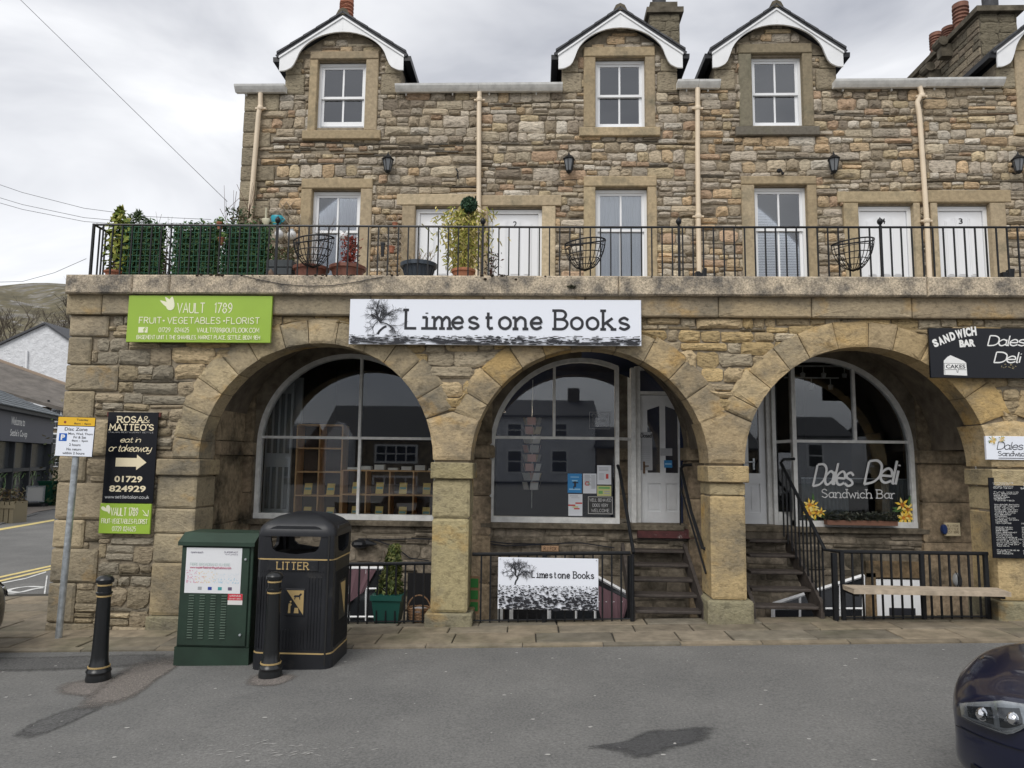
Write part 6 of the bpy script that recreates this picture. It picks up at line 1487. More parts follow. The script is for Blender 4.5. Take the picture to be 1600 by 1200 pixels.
vs.append((xm, ym, ztop)); fs = [(i*m_+j, i*m_+(j+1) % m_, (i+1)*m_+(j+1) % m_, (i+1)*m_+j) for i in range(len(rings)-1) for j in range(m_)]+[((len(rings)-1)*m_+j, (len(rings)-1)*m_+(j+1) % m_, len(vs)-1) for j in range(m_)]+[tuple(range(m_-1, -1, -1))]
q.add(vs, fs); q.build('hood', blackpl, t, smooth=True)
q = MB(); ringslab(q, -.032, zg+.002, zg+.012); q.box(x0+.10, yb0+.2, zg+.012, x0+.2, yb0+.3, zo0-.02); q.build('inner_liner', mat('bin_void', (.008, .008, .008), .7), t)
q = MB(); xs_ = x1+.0005                                      # door seam on the corner, hinge side
q.box(x1-C*.75, yb0-.004, z+.05, x1-C*.55, yb0+.02, zt_); q.build('seam', mat('bin_void', (.008, .008, .008), .7), t)
W = x1-x0
for k in range(22):                                           # moulded flutes
    x = x0+.03+(W-C-.06)*k/21
    if .27 < (x-x0)/W < .66: continue
    q = MB(); q.bbox(x-.0045, yb0-.007, zg2+.03, x+.0045, yb0+.001, zg-.16, .003); q.build('flute', blackpl, t)
for k in range(11): x = x0+W*.27+W*.38*k/10; q = MB(); q.bbox(x-.0045, yb0-.007, zg2+.03, x+.0045, yb0+.001, zg2+.20, .003); q.build('flute', blackpl, t)
for k in range(16): y = yb0+C+.02+(D-2*C-.04)*k/15; q = MB(); q.box(x1-.001, y-.004, zg2+.03, x1+.007, y+.004, zg-.12); q.build('flute', blackpl, t)
q = MB()
for k in range(26): x = x0+.03+(W-.1)*k/25; q.sph((x, yb0-.002, zg-.115), .005, 4)
for k in range(14): x = x0+W*.27+W*.38*k/13; q.sph((x, yb0-.002, zg2+.215), .004, 4)
q.build('studs', blackpl, t, kind='stuff')
aL = lambda a, b, c, d: (P(a, d, yb0).x, P((a+c)/2, d, yb0).z, P(c, d, yb0).x, P((a+c)/2, b, yb0).z)
u = aL(419, 877, 497, 891); q = MB(); q.bbox(u[0], yb0-.008, u[1]-.006, u[2], yb0+.001, u[3]+.006, .003); q.build('name_plate', blackpl, t)
q = MB(); letters(q, 'LITTER', u[0]+(u[2]-u[0])*.18, u[1]+.010, u[2]-(u[2]-u[0])*.19, u[3]-.008, yb0-.010, .14, True, gap=22); q.build('lettering', gold, t)
u = aL(447, 922, 474, 960); q = MB(); q.bbox(u[0]-.012, yb0-.010, u[1]-.012, u[2]+.012, yb0+.001, u[3]+.012, .004); q.build('frame', blackpl, t)
q = MB(); xa, za, xb, zb = u; yy = yb0-.0115
q.add([(xa, yy, zb), (xb, yy, zb), (xb, yy, za)], [(0, 2, 1)]); e = (xb-xa)
q.add([(xa+e*.1, yy, za+.01), (xa+e*.5, yy-.0, za+.01), (xa+e*.1, yy, za+e*.5)], [(0, 1, 2)]) if False else None
for p in ([(.12, .06), (.26, .06), (.26, .34), (.34, .42), (.24, .47), (.15, .45)], [(.46, .06), (.74, .06), (.70, .28), (.50, .28)]): q.add([(xa+e*a, yy, za+(zb-za)*b) for a, b in p], [tuple(range(len(p)))])
q.add([(xa+e*(.26+.06*math.cos(k)), yy, za+(zb-za)*(.53+.04*math.sin(k))) for k in (0, 1, 2, 3, 4, 5)], [tuple(range(6))]); q.build('gold_pictogram', gold, t)
q = MB(); dog = [(.42, .74), (.48, .80), (.72, .80), (.80, .88), (.90, .86), (.86, .80), (.80, .76), (.80, .62), (.76, .62), (.74, .72), (.54, .72), (.50, .62), (.46, .62), (.48, .72)]; q.add([(xa+e*a, yy-.001, za+(zb-za)*b) for a, b in dog], [tuple(range(len(dog)))]); q.build('dog_pictogram', inkblack, t)
yc = yb0+D/2; q = MB(); zz0, zz1 = P(540, 965, yc).z, P(540, 905, yc).z; q.box(x1-.001, yc-.11, zz0, x1+.008, yc+.11, zz1); q.build('frame', blackpl, t); q = MB(); q.add([(x1+.0095, yc-.08, zz1-.02), (x1+.0095, yc+.08, zz1-.02), (x1+.0095, yc+.08, zz0+.02)], [(0, 1, 2)]); q.build('gold_pictogram', gold, t)
# green telecom cabinet
c0 = G(271, 1040); c1 = G(387, 1040); yc0 = (c0.y+c1.y)/2; x0 = P(271, 1040, yc0).x; x1 = P(388, 1040, yc0).x; z = gz((x0+x1)/2)-.01
X0_, X1_ = x0+.012, x1-.004; zp = P(330, 1011, yc0).z; zr = P(335, 853, yc0-.02).z; zrt = P(335, 832, yc0+.1).z; dd = .38
t = thing('telecom_cabinet', 'dark green roadside telecoms cabinet with white poster on its door', 'cabinet', ((x0+x1)/2, yc0+.2, z))
q = MB(); q.box(x0, yc0-.005, z, x1, yc0+dd, zp-.004); q.build('plinth', grn, t)
q = MB(); q.bbox(X0_, yc0+.004, zp-.0035, X1_, yc0+dd-.01, zr+.01, .006); q.build('body', grn, t)
q = MB(); q.bbox(X0_+.008, yc0-.012, zp+.012, X1_-.03, yc0+.004, zr-.012, .006); q.build('door', grn, t)
q = MB(); xprism(q, [(yc0-.035, zr-.0), (yc0+dd+.01, zr-.0), (yc0+dd+.01, zrt), (yc0+.09, zrt), (yc0-.035, zr+.035)], X0_-.022, X1_+.02); q.build('lid', grn, t)
lx = [P(p, 960, yc0).x for p in (299, 316, 333, 350)]
for i, x in enumerate(lx):
    for k in range(17):
        zz = P(320, 930+k*4.15, yc0-.01).z; q = MB(); q.add([(x-.024, yc0-.012, zz), (x+.024, yc0-.012, zz), (x+.024, yc0-.022, zz-.004), (x-.024, yc0-.022, zz-.004), (x-.024, yc0-.012, zz-.012), (x+.024, yc0-.012, zz-.012)], [(0, 1, 2, 3), (3, 2, 5, 4), (0, 3, 4), (1, 5, 2)]); q.build('louvre', mat('louvre_green', (.10, .14, .11), .5), t)
A = RX(290, 856, 377, 927, yc0-.013); B = A; y = yc0-.0155; q = MB(); q.box(A[0], y, A[1], A[2], yc0-.0121, A[3]); po = q.build('poster', plain('poster_white', (.72, .73, .75), .4), t)
q = MB(); letters(q, 'FIBRE BROADBAND IS HERE', *lay(B, (.08, .605, .80, .665)), y-.001, .10); q.build('lettering', plain('pale_print', (.45, .55, .52)), po)
q = MB(); letters(q, 'www.superfastnorthyorkshire.com', *lay(B, (.08, .545, .82, .59)), y-.001, .17, gap=12); q.build('lettering', plain('magenta_print', (.45, .03, .12)), po)
q = MB(); letters(q, 'openreach', *lay(B, (.08, .88, .30, .925)), y-.001, .13); letters(q, 'SUPERFAST', *lay(B, (.68, .89, .93, .925)), y-.001, .16); letters(q, 'north yorkshire', *lay(B, (.70, .85, .93, .875)), y-.001, .14); q.build('lettering', plain('dark_print', (.12, .10, .16)), po)
r = random.Random(4); q = MB()
cols = [plain('wash_pink', (.62, .18, .32)), plain('wash_yellow', (.75, .55, .25)), plain('wash_blue', (.38, .58, .70)), plain('wash_pale', (.60, .68, .74))]
for k in range(260):
    fx = .01+.97*r.random(); fz = .22+.27*r.random()**1.6*(1 if fx < .55 else .8); mi = 0 if fx < .25+r.uniform(-.1, .1) else (1 if fx < .5+r.uniform(-.1, .1) else (2 if fz < .33 else 3))
    s = r.uniform(.006, .018); a = lay(B, (max(.02, min(.95, fx)), fz, 1, 1)); q.add([(a[0], y-.0006-.000003*k, a[1]), (a[0]+s*.45, y-.0006-.000003*k, a[1]+s*.1), (a[0]+s*.5, y-.0006-.000003*k, a[1]+s*.4), (a[0]+s*.1, y-.0006-.000003*k, a[1]+s*.5)], [(0, 1, 2, 3)], mi)
q.build('watercolour_print', cols, po, kind='stuff')
for k, m_ in enumerate((gr, plain('flag_blue', (.02, .05, .3)), plain('globe_teal', (.05, .3, .3)), plain('dark_print', (.12, .10, .16)))): q = MB(); a = lay(B, (.24+.18*k, .07, .31+.18*k, .14)); q.box(a[0], y-.0008, a[1], a[2], y, a[3]); q.build('small_emblem', m_, po)
A = RX(356, 928, 379, 945, yc0-.013); q = MB(); q.box(A[0], y, A[1], A[2], yc0-.0121, A[3]); st = q.build('warning_sticker', plain('sticker_white', (.7, .68, .66)), t); q = MB(); a = lay(A, (0, .42, 1, 1)); q.box(a[0], y-.001, a[1], a[2], y-.0002, a[3]); q.build('red_panel', plain('sticker_red', (.55, .03, .05)), st)
q = MB(); letters(q, 'WARNING', *lay(A, (.12, .75, .88, .9)), y-.002, .16); letters(q, 'DO NOT OPEN', *lay(A, (.1, .5, .9, .62)), y-.002, .16); q.build('lettering', plain('sticker_white', (.7, .68, .66)), st)
for p in ((384, 874), (375, 992)):
    c = P(*p, yc0-.015); q = MB(); q.lathe([(.011, 0), (.011, .012), (.001, .013)], (0, 0, 0), 10); o = q.build('lock', steel, t); o.rotation_euler = (R_(90), 0, 0); o.location = Vector((c.x, yc0-.012, c.z))-WO[t.name]
# disc zone sign on its galvanised pole
g0 = G(89, 1002); yp = g0.y+.02; tp = P(120, 700, yp); z = gz(g0.x)
t = thing('parking_sign', 'disc zone parking plate with yellow header on a leaning galvanised pole', 'road sign', (g0.x, yp, z)); lean = math.atan2(tp.x-g0.x, tp.z-z)
q = MB(); q.tube([(g0.x, yp, z), (g0.x, yp, tp.z+.2)], .0335, 14); q.build('pole', steel, t, smooth=True)
q = MB(); q.tube([(g0.x, yp, z-.0), (g0.x, yp, z+.02)], .06, 12); q.build('base_collar', mat('concrete_collar', (.3, .28, .24), .9), t)
a = P(90.5, 651, yp-.05); b = P(148, 651, yp-.05); c = P(116, 712, yp-.05); hh = a.z-c.z; ww = b.x-a.x; zc0 = c.z-.005; xc_ = g0.x
B = (xc_-ww/2-.0, zc0, xc_+ww/2, zc0+hh); y = yp-.045
q = MB(); q.bbox(B[0]-.004, y, B[1]-.004, B[2]+.004, y+.008, B[3]+.004, .003); q.build('plate', black, t)
q = MB(); q.box(*(B[0], y-.002), B[1], B[2], y-.0001, B[1]+hh*.765); q.build('white_panel', signwhite, t)
q = MB(); q.box(B[0], y-.002, B[1]+hh*.785, B[2], y-.0001, B[3]); q.build('yellow_panel', plain('sign_yellow', (.78, .46, .02), .4), t)
q = MB(); T_ = y-.003
for s, f in (('Tuesday', (.50, .90, .82, .965)), ('8am - 6pm', (.44, .805, .90, .865)), ('Disc Zone', (.20, .65, .82, .735)), ('Mon, Wed, Thurs', (.31, .54, .97, .605)), ('Fri & Sat', (.46, .455, .80, .52)), ('8am - 5pm', (.42, .36, .86, .425)), ('2 hours', (.36, .26, .67, .325)), ('No return', (.30, .145, .70, .21)), ('within 2 hours', (.20, .045, .80, .11))):
    if f[1] > 1: continue
    btext(q, s, *lay(B, f), T_, .016)
q.build('lettering', inkblack, t)
q = MB(); a = lay(B, (.065, .38, .28, .58)); q.box(a[0], y-.0035, a[1], a[2], y-.002, a[3]); q.build('blue_square', plain('sign_blue', (.0, .10, .45), .4), t); q = MB(); btext(q, 'P', *lay(a, (.25, .15, .78, .85)), y-.005, .04); q.build('parking_letter', lettwhite, t)
q = MB(); a = lay(B, (.19, .87, 1, 1)); q.add([(a[0]+.014*math.cos(k*.524), y-.003, a[1]+.014*math.sin(k*.524)) for k in range(12)], [tuple(range(12))]); q.build('red_dot', plain('sign_maroon', (.25, .05, .03)), t)
q = MB(); q.box(xc_-.045, y+.009, zc0+hh*.3, xc_+.045, yp+.05, zc0+hh*.36); q.box(xc_-.045, y+.009, zc0+hh*.8, xc_+.045, yp+.05, zc0+hh*.86); q.build('clamp', steel, t)
t.rotation_euler = (0, lean, 0)

# ================================================================== WALL LANTERNS AND TERRACE PLANTS
def lantern(px, label):
    c = P(px, 255, YU-.14); t = thing('wall_lantern', label, 'lamp', (c.x, YU-.14, c.z), group='black wall lanterns between the storeys'); hx = lambda r_, z, k: (c.x+r_*math.cos(k*math.pi/3+.26), YU-.14+r_*math.sin(k*math.pi/3+.26), c.z+z)
    q = MB()
    for k in range(6): q.tube([hx(.045, -.13, k), hx(.082, .06, k)], .006, 4)
    q.lathe([(.02, -.165), (.035, -.15), (.05, -.13), (.045, -.12)], c, 6, a0=.26); q.build('cage', black, t)
    q = MB(); q.lathe([(.095, .055), (.10, .065), (.05, .115), (.02, .135), (.012, .16), (.003, .19)], c, 6, a0=.26); q.build('cap', black, t)
    q = MB(); q.lathe([(.040, -.12), (.076, .055)], c, 6, a0=.26); q.build('glass', mat('lantern_glass', (.16, .17, .18), .15), t)
    q = MB(); q.tube([(c.x, YU, c.z-.1), (c.x, YU-.06, c.z-.14), (c.x, YU-.14, c.z-.15)], .01, 6); q.tube([(c.x, YU, c.z+.0), (c.x, YU-.05, c.z+.03)], .02, 6); q.build('bracket', black, t)
for p, l in ((606, 'black hexagonal wall lantern right of the end dormer window'), (889, 'black hexagonal wall lantern left of the middle dormer window'), (1303, 'black hexagonal wall lantern right of the sooty dormer window'), (1591, 'black hexagonal wall lantern at the right edge of the photo')): lantern(p, l)
for (px_, py_, l) in ((1218, 268, 'small black floodlight fixed above the blind window'), (713, 268, 'short black iron hook on the wall above the white doors')):
    c = P(px_, py_, YU-.06); t = thing('wall_fitting', l, 'fitting', (c.x, YU-.06, c.z)); q = MB(); q.tube([(c.x, YU, c.z+.05), (c.x, YU-.09, c.z+.03), (c.x+.03, YU-.09, c.z-.02)], .012, 6)
    if px_ > 1000: q.sph((c.x-.02, YU-.09, c.z), .035, 5); q.sph((c.x+.04, YU-.08, c.z-.04), .025, 5)
    else: q.tube([(c.x+.02, YU-.05, c.z-.02), (c.x+.03, YU-.05, c.z-.12)], .012, 5)
    q.build('fitting', black, t)
YP = 8.17; zc = ZCP1
def tpot(t, cx, y, r0, r1, h, m_, z=None, ribs=False):
    z = zc-.005 if z is None else z
    q = MB(); q.lathe([(r0, 0), (r0+(r1-r0)*.8, h*.78), (r1*1.06, h*.80), (r1*1.08, h*.97), (r1*1.0, h), (r1*.92, h), (r1*.88, h*.86), (.001, h*.86)], (cx, y, z), 24); q.build('pot', m_, t, smooth=True)
    if ribs:
        for k in range(20): a = k*.314; q = MB(); q.tube([(cx+r0*math.cos(a), y+r0*math.sin(a), z+.01), (cx+(r0+(r1-r0)*.78)*1.01*math.cos(a), y+(r0+(r1-r0)*.78)*1.01*math.sin(a), z+h*.76)], .008, 4); q.build('rib', m_, t)
def twigs(t, cx, y, z, n, hgt, spread, r, m_, rad=.004, name='twigs', lean=0):
    q = MB()
    for _ in range(n):
        x, yy, zz = cx+r.uniform(-.02, .02), y, z; dx = r.uniform(-spread, spread)+lean; pts = [(x, yy, zz)]; h = hgt*r.uniform(.6, 1)
        for k in range(5): x += dx/5*h+r.uniform(-.015, .015); yy += r.uniform(-.02, .02); zz += h/5; pts.append((x, yy, zz))
        q.tube(pts, [rad*(1-.14*i) for i in range(6)], 4)
        for k in (2, 3, 4): q.tube([pts[k], (pts[k][0]+r.uniform(-.1, .1)*h, pts[k][1], pts[k][2]+r.uniform(.05, .2)*h)], rad*.5, 3)
    return q.build(name, m_, t)
bark = mat('bark', (.09, .065, .045), .9); wirem = mat('green_wire', (.015, .10, .055), .6)
G1 = [(.035, .085, .025), (.05, .11, .03), (.025, .06, .02), (.07, .13, .04)]
def hedge(x0p, x1p, label, seed):
    a = RX(x0p, 356, x1p, 424, YP+.06); t = thing('hedge_panel', label, 'hedge', ((a[0]+a[2])/2, YP+.06, zc), group='leafy panels behind the terrace railing'); r = random.Random(seed); q = MB()
    def f(): return (r.uniform(a[0]-.03, a[2]+.03), YP+.06+abs(r.gauss(0, .06)), zc+(a[3]-zc+.015+.035*r.random()*abs(math.sin(r.random()*9)))*r.random()), (0, -1, .3)
    leaves(q, 2600, f, .035, r, G1, 0, 1.6); q.build('foliage', leafm, t)
    q = MB(); leaves(q, 160, lambda: ((r.gauss((a[0]+a[2])/2, (a[2]-a[0])*.36), YP+.08, a[3]+abs(r.gauss(0, .04))), (0, -1, .3)), .034, r, G1+[(.12, .16, .05)], 0, 1.8); leaves(q, 120, lambda: ((r.choice([a[0]-.02, a[2]+.02])+r.gauss(0, .03), YP+.08, zc+(a[3]-zc)*r.random()), (0, -1, .3)), .034, r, G1+[(.12, .14, .06)], 0, 1.8); q.build('stray_shoots', leafm, t)
    q = MB(); q.box(a[0], YP+.12, zc, a[2], YP+.14, a[3]-.01); q.build('backing', mat('hedge_backing', (.01, .022, .012), .9), t)
    W_, H_ = a[2]-a[0], a[3]-zc; q = MB(); ny = max(5, int(H_/.07)); nx = max(5, int(W_/.05))
    for k in range(nx+1): x = a[0]+W_*k/nx; q.box(x-.003, YP+.022, zc+.04, x+.003, YP+.028, a[3])
    for k in range(ny+1): z = zc+.04+(a[3]-zc-.04)*k/ny; q.box(a[0], YP+.016, z-.003, a[2], YP+.0215, z+.003)
    q.build('lattice', wirem, t, kind='stuff')
hedge(184, 250, 'leftmost leafy green lattice panel, beside the yellow green shrub', 1); hedge(273, 337, 'leafy green lattice panel between the bare twigs and the hanging clay pots', 2); hedge(349, 415, 'leafy green lattice panel right of the hanging clay pots', 3)
r = random.Random(50)
def shrub(name, label, px, top_py, base_py, wpx, cols, n, size, up=.4, asp=2, pot_=None, y=YP+.03, shape=.7, cat='potted plant', nm='foliage'):
    c = P(px, base_py, y); t = thing(name, label, cat, (c.x, y, zc)); top = P(px, top_py, y).z; hw = (P(px+wpx/2, 400, y).x-P(px-wpx/2, 400, y).x)/2; b = zc+(pot_[2]*.85 if pot_ else .02)
    def f():
        k = r.random(); h = b+(top-b)*k; w_ = hw*(math.sin(math.pi*min(1, .15+k*.85))**shape); a = r.uniform(0, 6.28); s = r.random()**.5
        return (c.x+w_*s*math.cos(a), y+w_*.5*s*math.sin(a)+.03, h), (math.cos(a), math.sin(a)-.4, .5)
    q = MB(); leaves(q, n, f, size, r, cols, up, asp); q.build(nm, leafm, t)
    twigs(t, c.x, y, b-.03, 5, (top-b)*.7, .25, r, bark, .006, 'stem')
    if pot_: tpot(t, c.x, y, pot_[0], pot_[1], pot_[2], pot_[3])
    return t
shrub('potted_shrub', 'yellow green broad leaved shrub in a clay pot at the terrace corner', 178, 322, 425, 46, [(.28, .30, .04), (.22, .27, .05), (.34, .33, .07), (.14, .20, .04)], 420, .062, .6, 1.7, (.07, .10, .14, terra))
shrub('evergreen_shrub', 'dark drooping evergreen spray above the leftmost leafy panel', 208, 330, 400, 66, [(.05, .08, .03), (.07, .10, .04), (.035, .055, .025)], 800, .03, 0, 3.2, None, YP+.35, .5)
for px_, pt, l in ((258, 328, 'tall bare grey twigs between the two leftmost leafy panels'), ):
    c = P(px_, 425, YP+.1); t = thing('bare_shrub', l, 'shrub', (c.x, YP+.1, zc)); twigs(t, c.x, YP+.1, zc, 16, P(px_, pt, YP+.1).z-zc, .45, r, bark, .0045, 'twigs'); q = MB(); leaves(q, 160, lambda: ((c.x+r.uniform(-.15, .15), YP+.1, zc+r.uniform(.02, .5)), (0, -1, 0)), .02, r, [(.04, .03, .02), (.07, .06, .03)]); q.build('dead_leaves', leafm, t)
c = P(372, 350, YP+.5); t = thing('climbing_plant', 'dark green climber with bare stems against the cottage corner', 'climber', (c.x, YU-.2, zc)); q = MB(); cc = P(372, 330, YU-.2)
leaves(q, 900, lambda: ((cc.x+r.gauss(0, .11), YU-.2+r.uniform(-.08, .08), r.uniform(zc+.1, cc.z+.05)), (0, -1, 0)), .035, r, [(.035, .06, .025), (.05, .08, .03), (.09, .08, .04)]); q.build('foliage', leafm, t); twigs(t, cc.x, YU-.15, zc, 12, cc.z-zc+.5, .12, r, mat('red_stem', (.10, .05, .035), .9), .008, 'stems')
# clay wall pots hung in a string, colourful wall pots, lattice and glass balls
for i, (px_, py_, l) in enumerate(((343, 352, 'upper hanging clay pot between two leafy panels'), (345, 376, 'lower hanging clay pot between two leafy panels'))):
    c = P(px_, py_, YP-.02); t = thing('clay_pot', l, 'pot', (c.x, YP-.02, c.z-.05), group='clay pots hung on the railing'); q = MB(); q.lathe([(.022, -.05), (.034, .02), (.04, .022), (.04, .04), (.001, .038)], (c.x, YP-.01, c.z), 14); q.build('pot', terra, t, smooth=True)
    q = MB(); leaves(q, 60, lambda: ((c.x+r.gauss(0, .03), YP-.02, c.z+.05+r.gauss(0, .025)), (0, -1, .5)), .025, r, [(.12, .2, .04), (.08, .15, .04)]); q.build('foliage', leafm, t)
for px_, py_, w_, h_, m_, l in ((432, 344, .085, .075, plain('turquoise_glaze', (.02, .30, .38), .25), 'turquoise glazed wall pot beside the lower left window'), (415, 346, .06, .05, plain('cream_glaze', (.55, .52, .38), .3), 'cream wall pot left of the turquoise pot')):
    c = P(px_, py_, YU-.1); t = thing('wall_pot', l, 'pot', (c.x, YU-.1, c.z-h_)); q = MB(); q.lathe([(w_*.5, -h_), (w_*.8, -h_*.4), (w_, h_*.6), (w_*.9, h_), (w_*.5, h_*.7)], (c.x, YU-.09, c.z), 14, sx=1.15, sy=.6); q.build('glazed_bowl', m_, t, smooth=True)
    if w_ > .07: q = MB(); q.tube([(c.x+.09, YU-.1, c.z-.03), (c.x+.13, YU-.1, c.z+.01), (c.x+.09, YU-.1, c.z+.05)], .012, 6); q.build('handle', m_, t)
    else: q = MB(); q.tube([(c.x-.0, YU-.1, c.z), (c.x-.0, YU-.1, c.z+.22)], .014, 6); q.build('handle', m_, t)
for i, (px_, py_) in enumerate(((436, 366), (456, 367), (537, 369))):
    c = P(px_, py_, YU-.16); t = thing('glass_globe', 'clear ribbed glass globe light on the terrace lattice, %s of three' % ['leftmost', 'middle', 'rightmost'][i], 'globe light', (c.x, YU-.16, c.z-.07), group='glass globe lights'); q = MB(); q.sph(c, .07, 8); q.build('globe', mat('frosted_globe', (.62, .62, .62), .25), t, smooth=True); q = MB(); q.lathe([(.03, .06), (.03, .09)], c, 8); q.build('cap', steel, t)
def lattice(px0, px1, py0, y, label):
    a = RX(px0, py0, px1, 425, y); t = thing('trellis', label, 'trellis', ((a[0]+a[2])/2, y, zc)); n = 5; W_ = a[2]-a[0]; H_ = a[3]-zc; st = W_/3
    k = -int(H_/st)-1
    for s in (-1, 1):
        for k in range(-int(H_/st)-2, 5):
            x0_ = a[0]+k*st; pts = []
            for u in range(0, 41):
                z = zc+H_*u/40; x = x0_+(z-zc)*.8 if s > 0 else a[0]+a[2]-(x0_+(z-zc)*.8)
                if a[0] <= x <= a[2]: pts.append((x, y+.006*s, z))
            if len(pts) > 3: q = MB(); q.tube([pts[0], pts[-1]], .006, 4); q.build('slat', mat('trellis_wood', (.33, .27, .2), .8), t)
lattice(428, 462, 315, YU-.05, 'diagonal wooden trellis left of the lower left window'); lattice(584, 632, 338, YU-.1, 'diagonal wooden trellis between window and white door')
zz = zc
for (px_, w0, w1, h_, m_, l, ribs) in ((486, .155, .2, .21, mat('terracotta_plastic', (.24, .10, .07), .6), 'broad terracotta plastic pot behind the leftmost hayrack basket', 0), (543, .15, .205, .22, mat('terracotta_plastic', (.24, .10, .07), .6), 'broad terracotta plastic pot holding the red leaved shrub', 0), (654, .13, .205, .26, mat('slate_blue_plastic', (.055, .07, .09), .45), 'broad slate blue ribbed pot with dry stems', 1)):
    c = P(px_, 428, YP+.1); t = thing('plant_pot', l, 'plant pot', (c.x, YP+.1, zc)); tpot(t, c.x, YP+.1, w0, w1, h_, m_, None, ribs)
    if px_ == 486: twigs(t, c.x, YP+.05, zc+.12, 14, .75, .5, r, mat('thorny_stem', (.13, .08, .05), .9), .004)
    if px_ == 654: twigs(t, c.x, YP+.1, zc+.15, 22, .30, .7, r, mat('dry_stem', (.28, .20, .12), .9), .004)
    if px_ == 543:
        q = MB(); leaves(q, 500, lambda: ((c.x+.02+r.gauss(0, .05), YP+.1+r.gauss(0, .05), zc+.17+.42*r.random()), (0, -1, 0)), .026, r, [(.20, .03, .02), (.28, .05, .03), (.12, .03, .02)], 0, 1.8); q.build('foliage', leafm, t); twigs(t, c.x, YP+.1, zc+.1, 7, .45, .25, r, bark, .004)
for px_, w_ in ((578, .075), (609, .075)):
    c = P(px_, 429, YP+.02); t = thing('low_dish', 'low black plastic dish on the terrace edge, %s of two' % ('left' if px_ < 590 else 'right'), 'dish', (c.x, YP+.02, zc), group='low black dishes'); q = MB(); q.lathe([(w_*.8, 0), (w_, .04), (w_*1.05, .045), (w_*.85, .03), (.001, .025)], (c.x, YP+.02, zc), 18); q.build('dish', black, t, smooth=True)
for px_, py_, w_, h_, m_, l in ((598, 390, .04, .11, black, 'small square black pot hung on the trellis'), (612, 390, .045, .05, terra, 'small clay pot hung on the trellis'), (617, 352, .04, .04, terra, 'clay face ornament high on the trellis')):
    c = P(px_, py_, YU-.2); t = thing('hanging_pot', l, 'pot', (c.x, YU-.2, c.z-h_)); q = MB(); q.lathe([(w_*.7, -h_), (w_, h_*.7), (w_*1.15, h_*.72), (w_*1.15, h_), (.001, h_*.9)], (c.x, YU-.2, c.z), 4 if m_ is black else 12, a0=.785); q.build('pot', m_, t)
t = thing('planting_trough', 'low grey wooden trough behind the railing near the globe lights', 'planter', (P(437, 415, YP+.1).x, YP+.1, zc)); a = RX(418, 407, 458, 428, YP+.1)
for k in range(3): q = MB(); h = (a[3]-zc)/3; q.bbox(a[0], YP+.05, zc+h*k+.004, a[2], YP+.2, zc+h*(k+1)-.004, .005); q.build('slat', mat('dark_slat', (.06, .07, .075), .7), t)
q = MB(); leaves(q, 350, lambda: ((r.uniform(a[0], a[2]), YP+.12, a[3]+r.random()*.17), (0, -1, 0)), .025, r, [(.08, .11, .04), (.12, .12, .06), (.16, .09, .05)]); q.build('foliage', leafm, t)
c = P(423, 415, YP-.01); t = thing('garden_stone', 'small brown pointed stone leaning on the railing', 'stone', (c.x, YP, zc)); q = MB(); q.lathe([(.05, 0), (.06, .04), (.045, .1), (.02, .14), (.002, .16)], (c.x, YP, zc), 7, sy=.6); q.build('rock', mat('brown_rock', (.16, .11, .08), .9, ns=20, na=.4), t)
# bamboo and topiary ball
c = P(724, 428, YP+.05); t = thing('potted_bamboo', 'bushy yellow green bamboo in a terracotta pot between the white doors', 'potted plant', (c.x, YP+.05, zc)); tpot(t, c.x, YP+.05, .10, .135, .17, mat('orange_terracotta', (.46, .19, .10), .7))
bt = P(724, 326, YP+.05).z; q = MB()
def fb():
    k = r.random()**.85; h = zc+.12+(bt-zc-.12)*min(1.05, k*(1+r.gauss(0, .04))); w_ = .05+.24*math.sin(math.pi*min(1, k*.62+.08))**1.2*r.choice([.7, 1, 1, 1.25]); a = r.uniform(0, 6.28); s = abs(r.gauss(0, .62))
    return (c.x+w_*s*math.cos(a), YP+.07+w_*.4*s*math.sin(a), h), (0, -1, 0)
for _ in range(2100):
    p, _d = fb(); p = Vector(p); a = r.uniform(0, 6.28); k = r.uniform(.75, 1.25); q.tint = tuple(v*k for v in r.choice([(.40, .34, .07), (.46, .40, .12), (.30, .30, .05), (.22, .24, .05), (.50, .42, .16)])); L_ = r.uniform(.05, .10); d = Vector((math.cos(a), math.sin(a)*.7, -r.uniform(.3, 1.3))).normalized(); s_ = d.cross(Vector((0, 1, .2))).normalized()*.006; q.add([p-s_, p+d*L_*.5-s_*1.2, p+d*L_, p+d*L_*.5+s_*1.2, p+s_], [(0, 1, 2, 3, 4)])
q.build('foliage', leafm, t); q = MB()
for _ in range(26): u = r.uniform(-1, 1); q.tube([(c.x+u*.06, YP+.05, zc+.12), (c.x+u*.16, YP+.05+r.uniform(-.05, .1), zc+.35), (c.x+u*.30+r.uniform(-.03, .03), YP+.05, zc+.5+.45*r.random())], [.006, .005, .002], 5)
q.build('canes', mat('cane', (.40, .33, .10), .6), t)
c = P(733, 320, YP-.01); t = thing('topiary_ball', 'dark green clipped topiary ball beside the downpipe above the bamboo', 'topiary', (c.x, YP-.01, zc)); q = MB()
def ft():
    a, b = r.uniform(0, 6.28), math.acos(r.uniform(-1, 1)); d = Vector((math.sin(b)*math.cos(a), math.sin(b)*math.sin(a), math.cos(b))); return c+d*.095*r.uniform(.85, 1.05), d
leaves(q, 1100, ft, .020, r, [(.02, .055, .03), (.03, .08, .04), (.045, .10, .05)], 0, 1.8); q.build('foliage', leafm, t); q = MB(); q.tube([(c.x, c.y, zc), c], .008, 6); q.build('stem', bark, t); q = MB(); q.sph(c, .085, 8); q.build('core', mat('hedge_backing', (.01, .022, .012), .9), t)
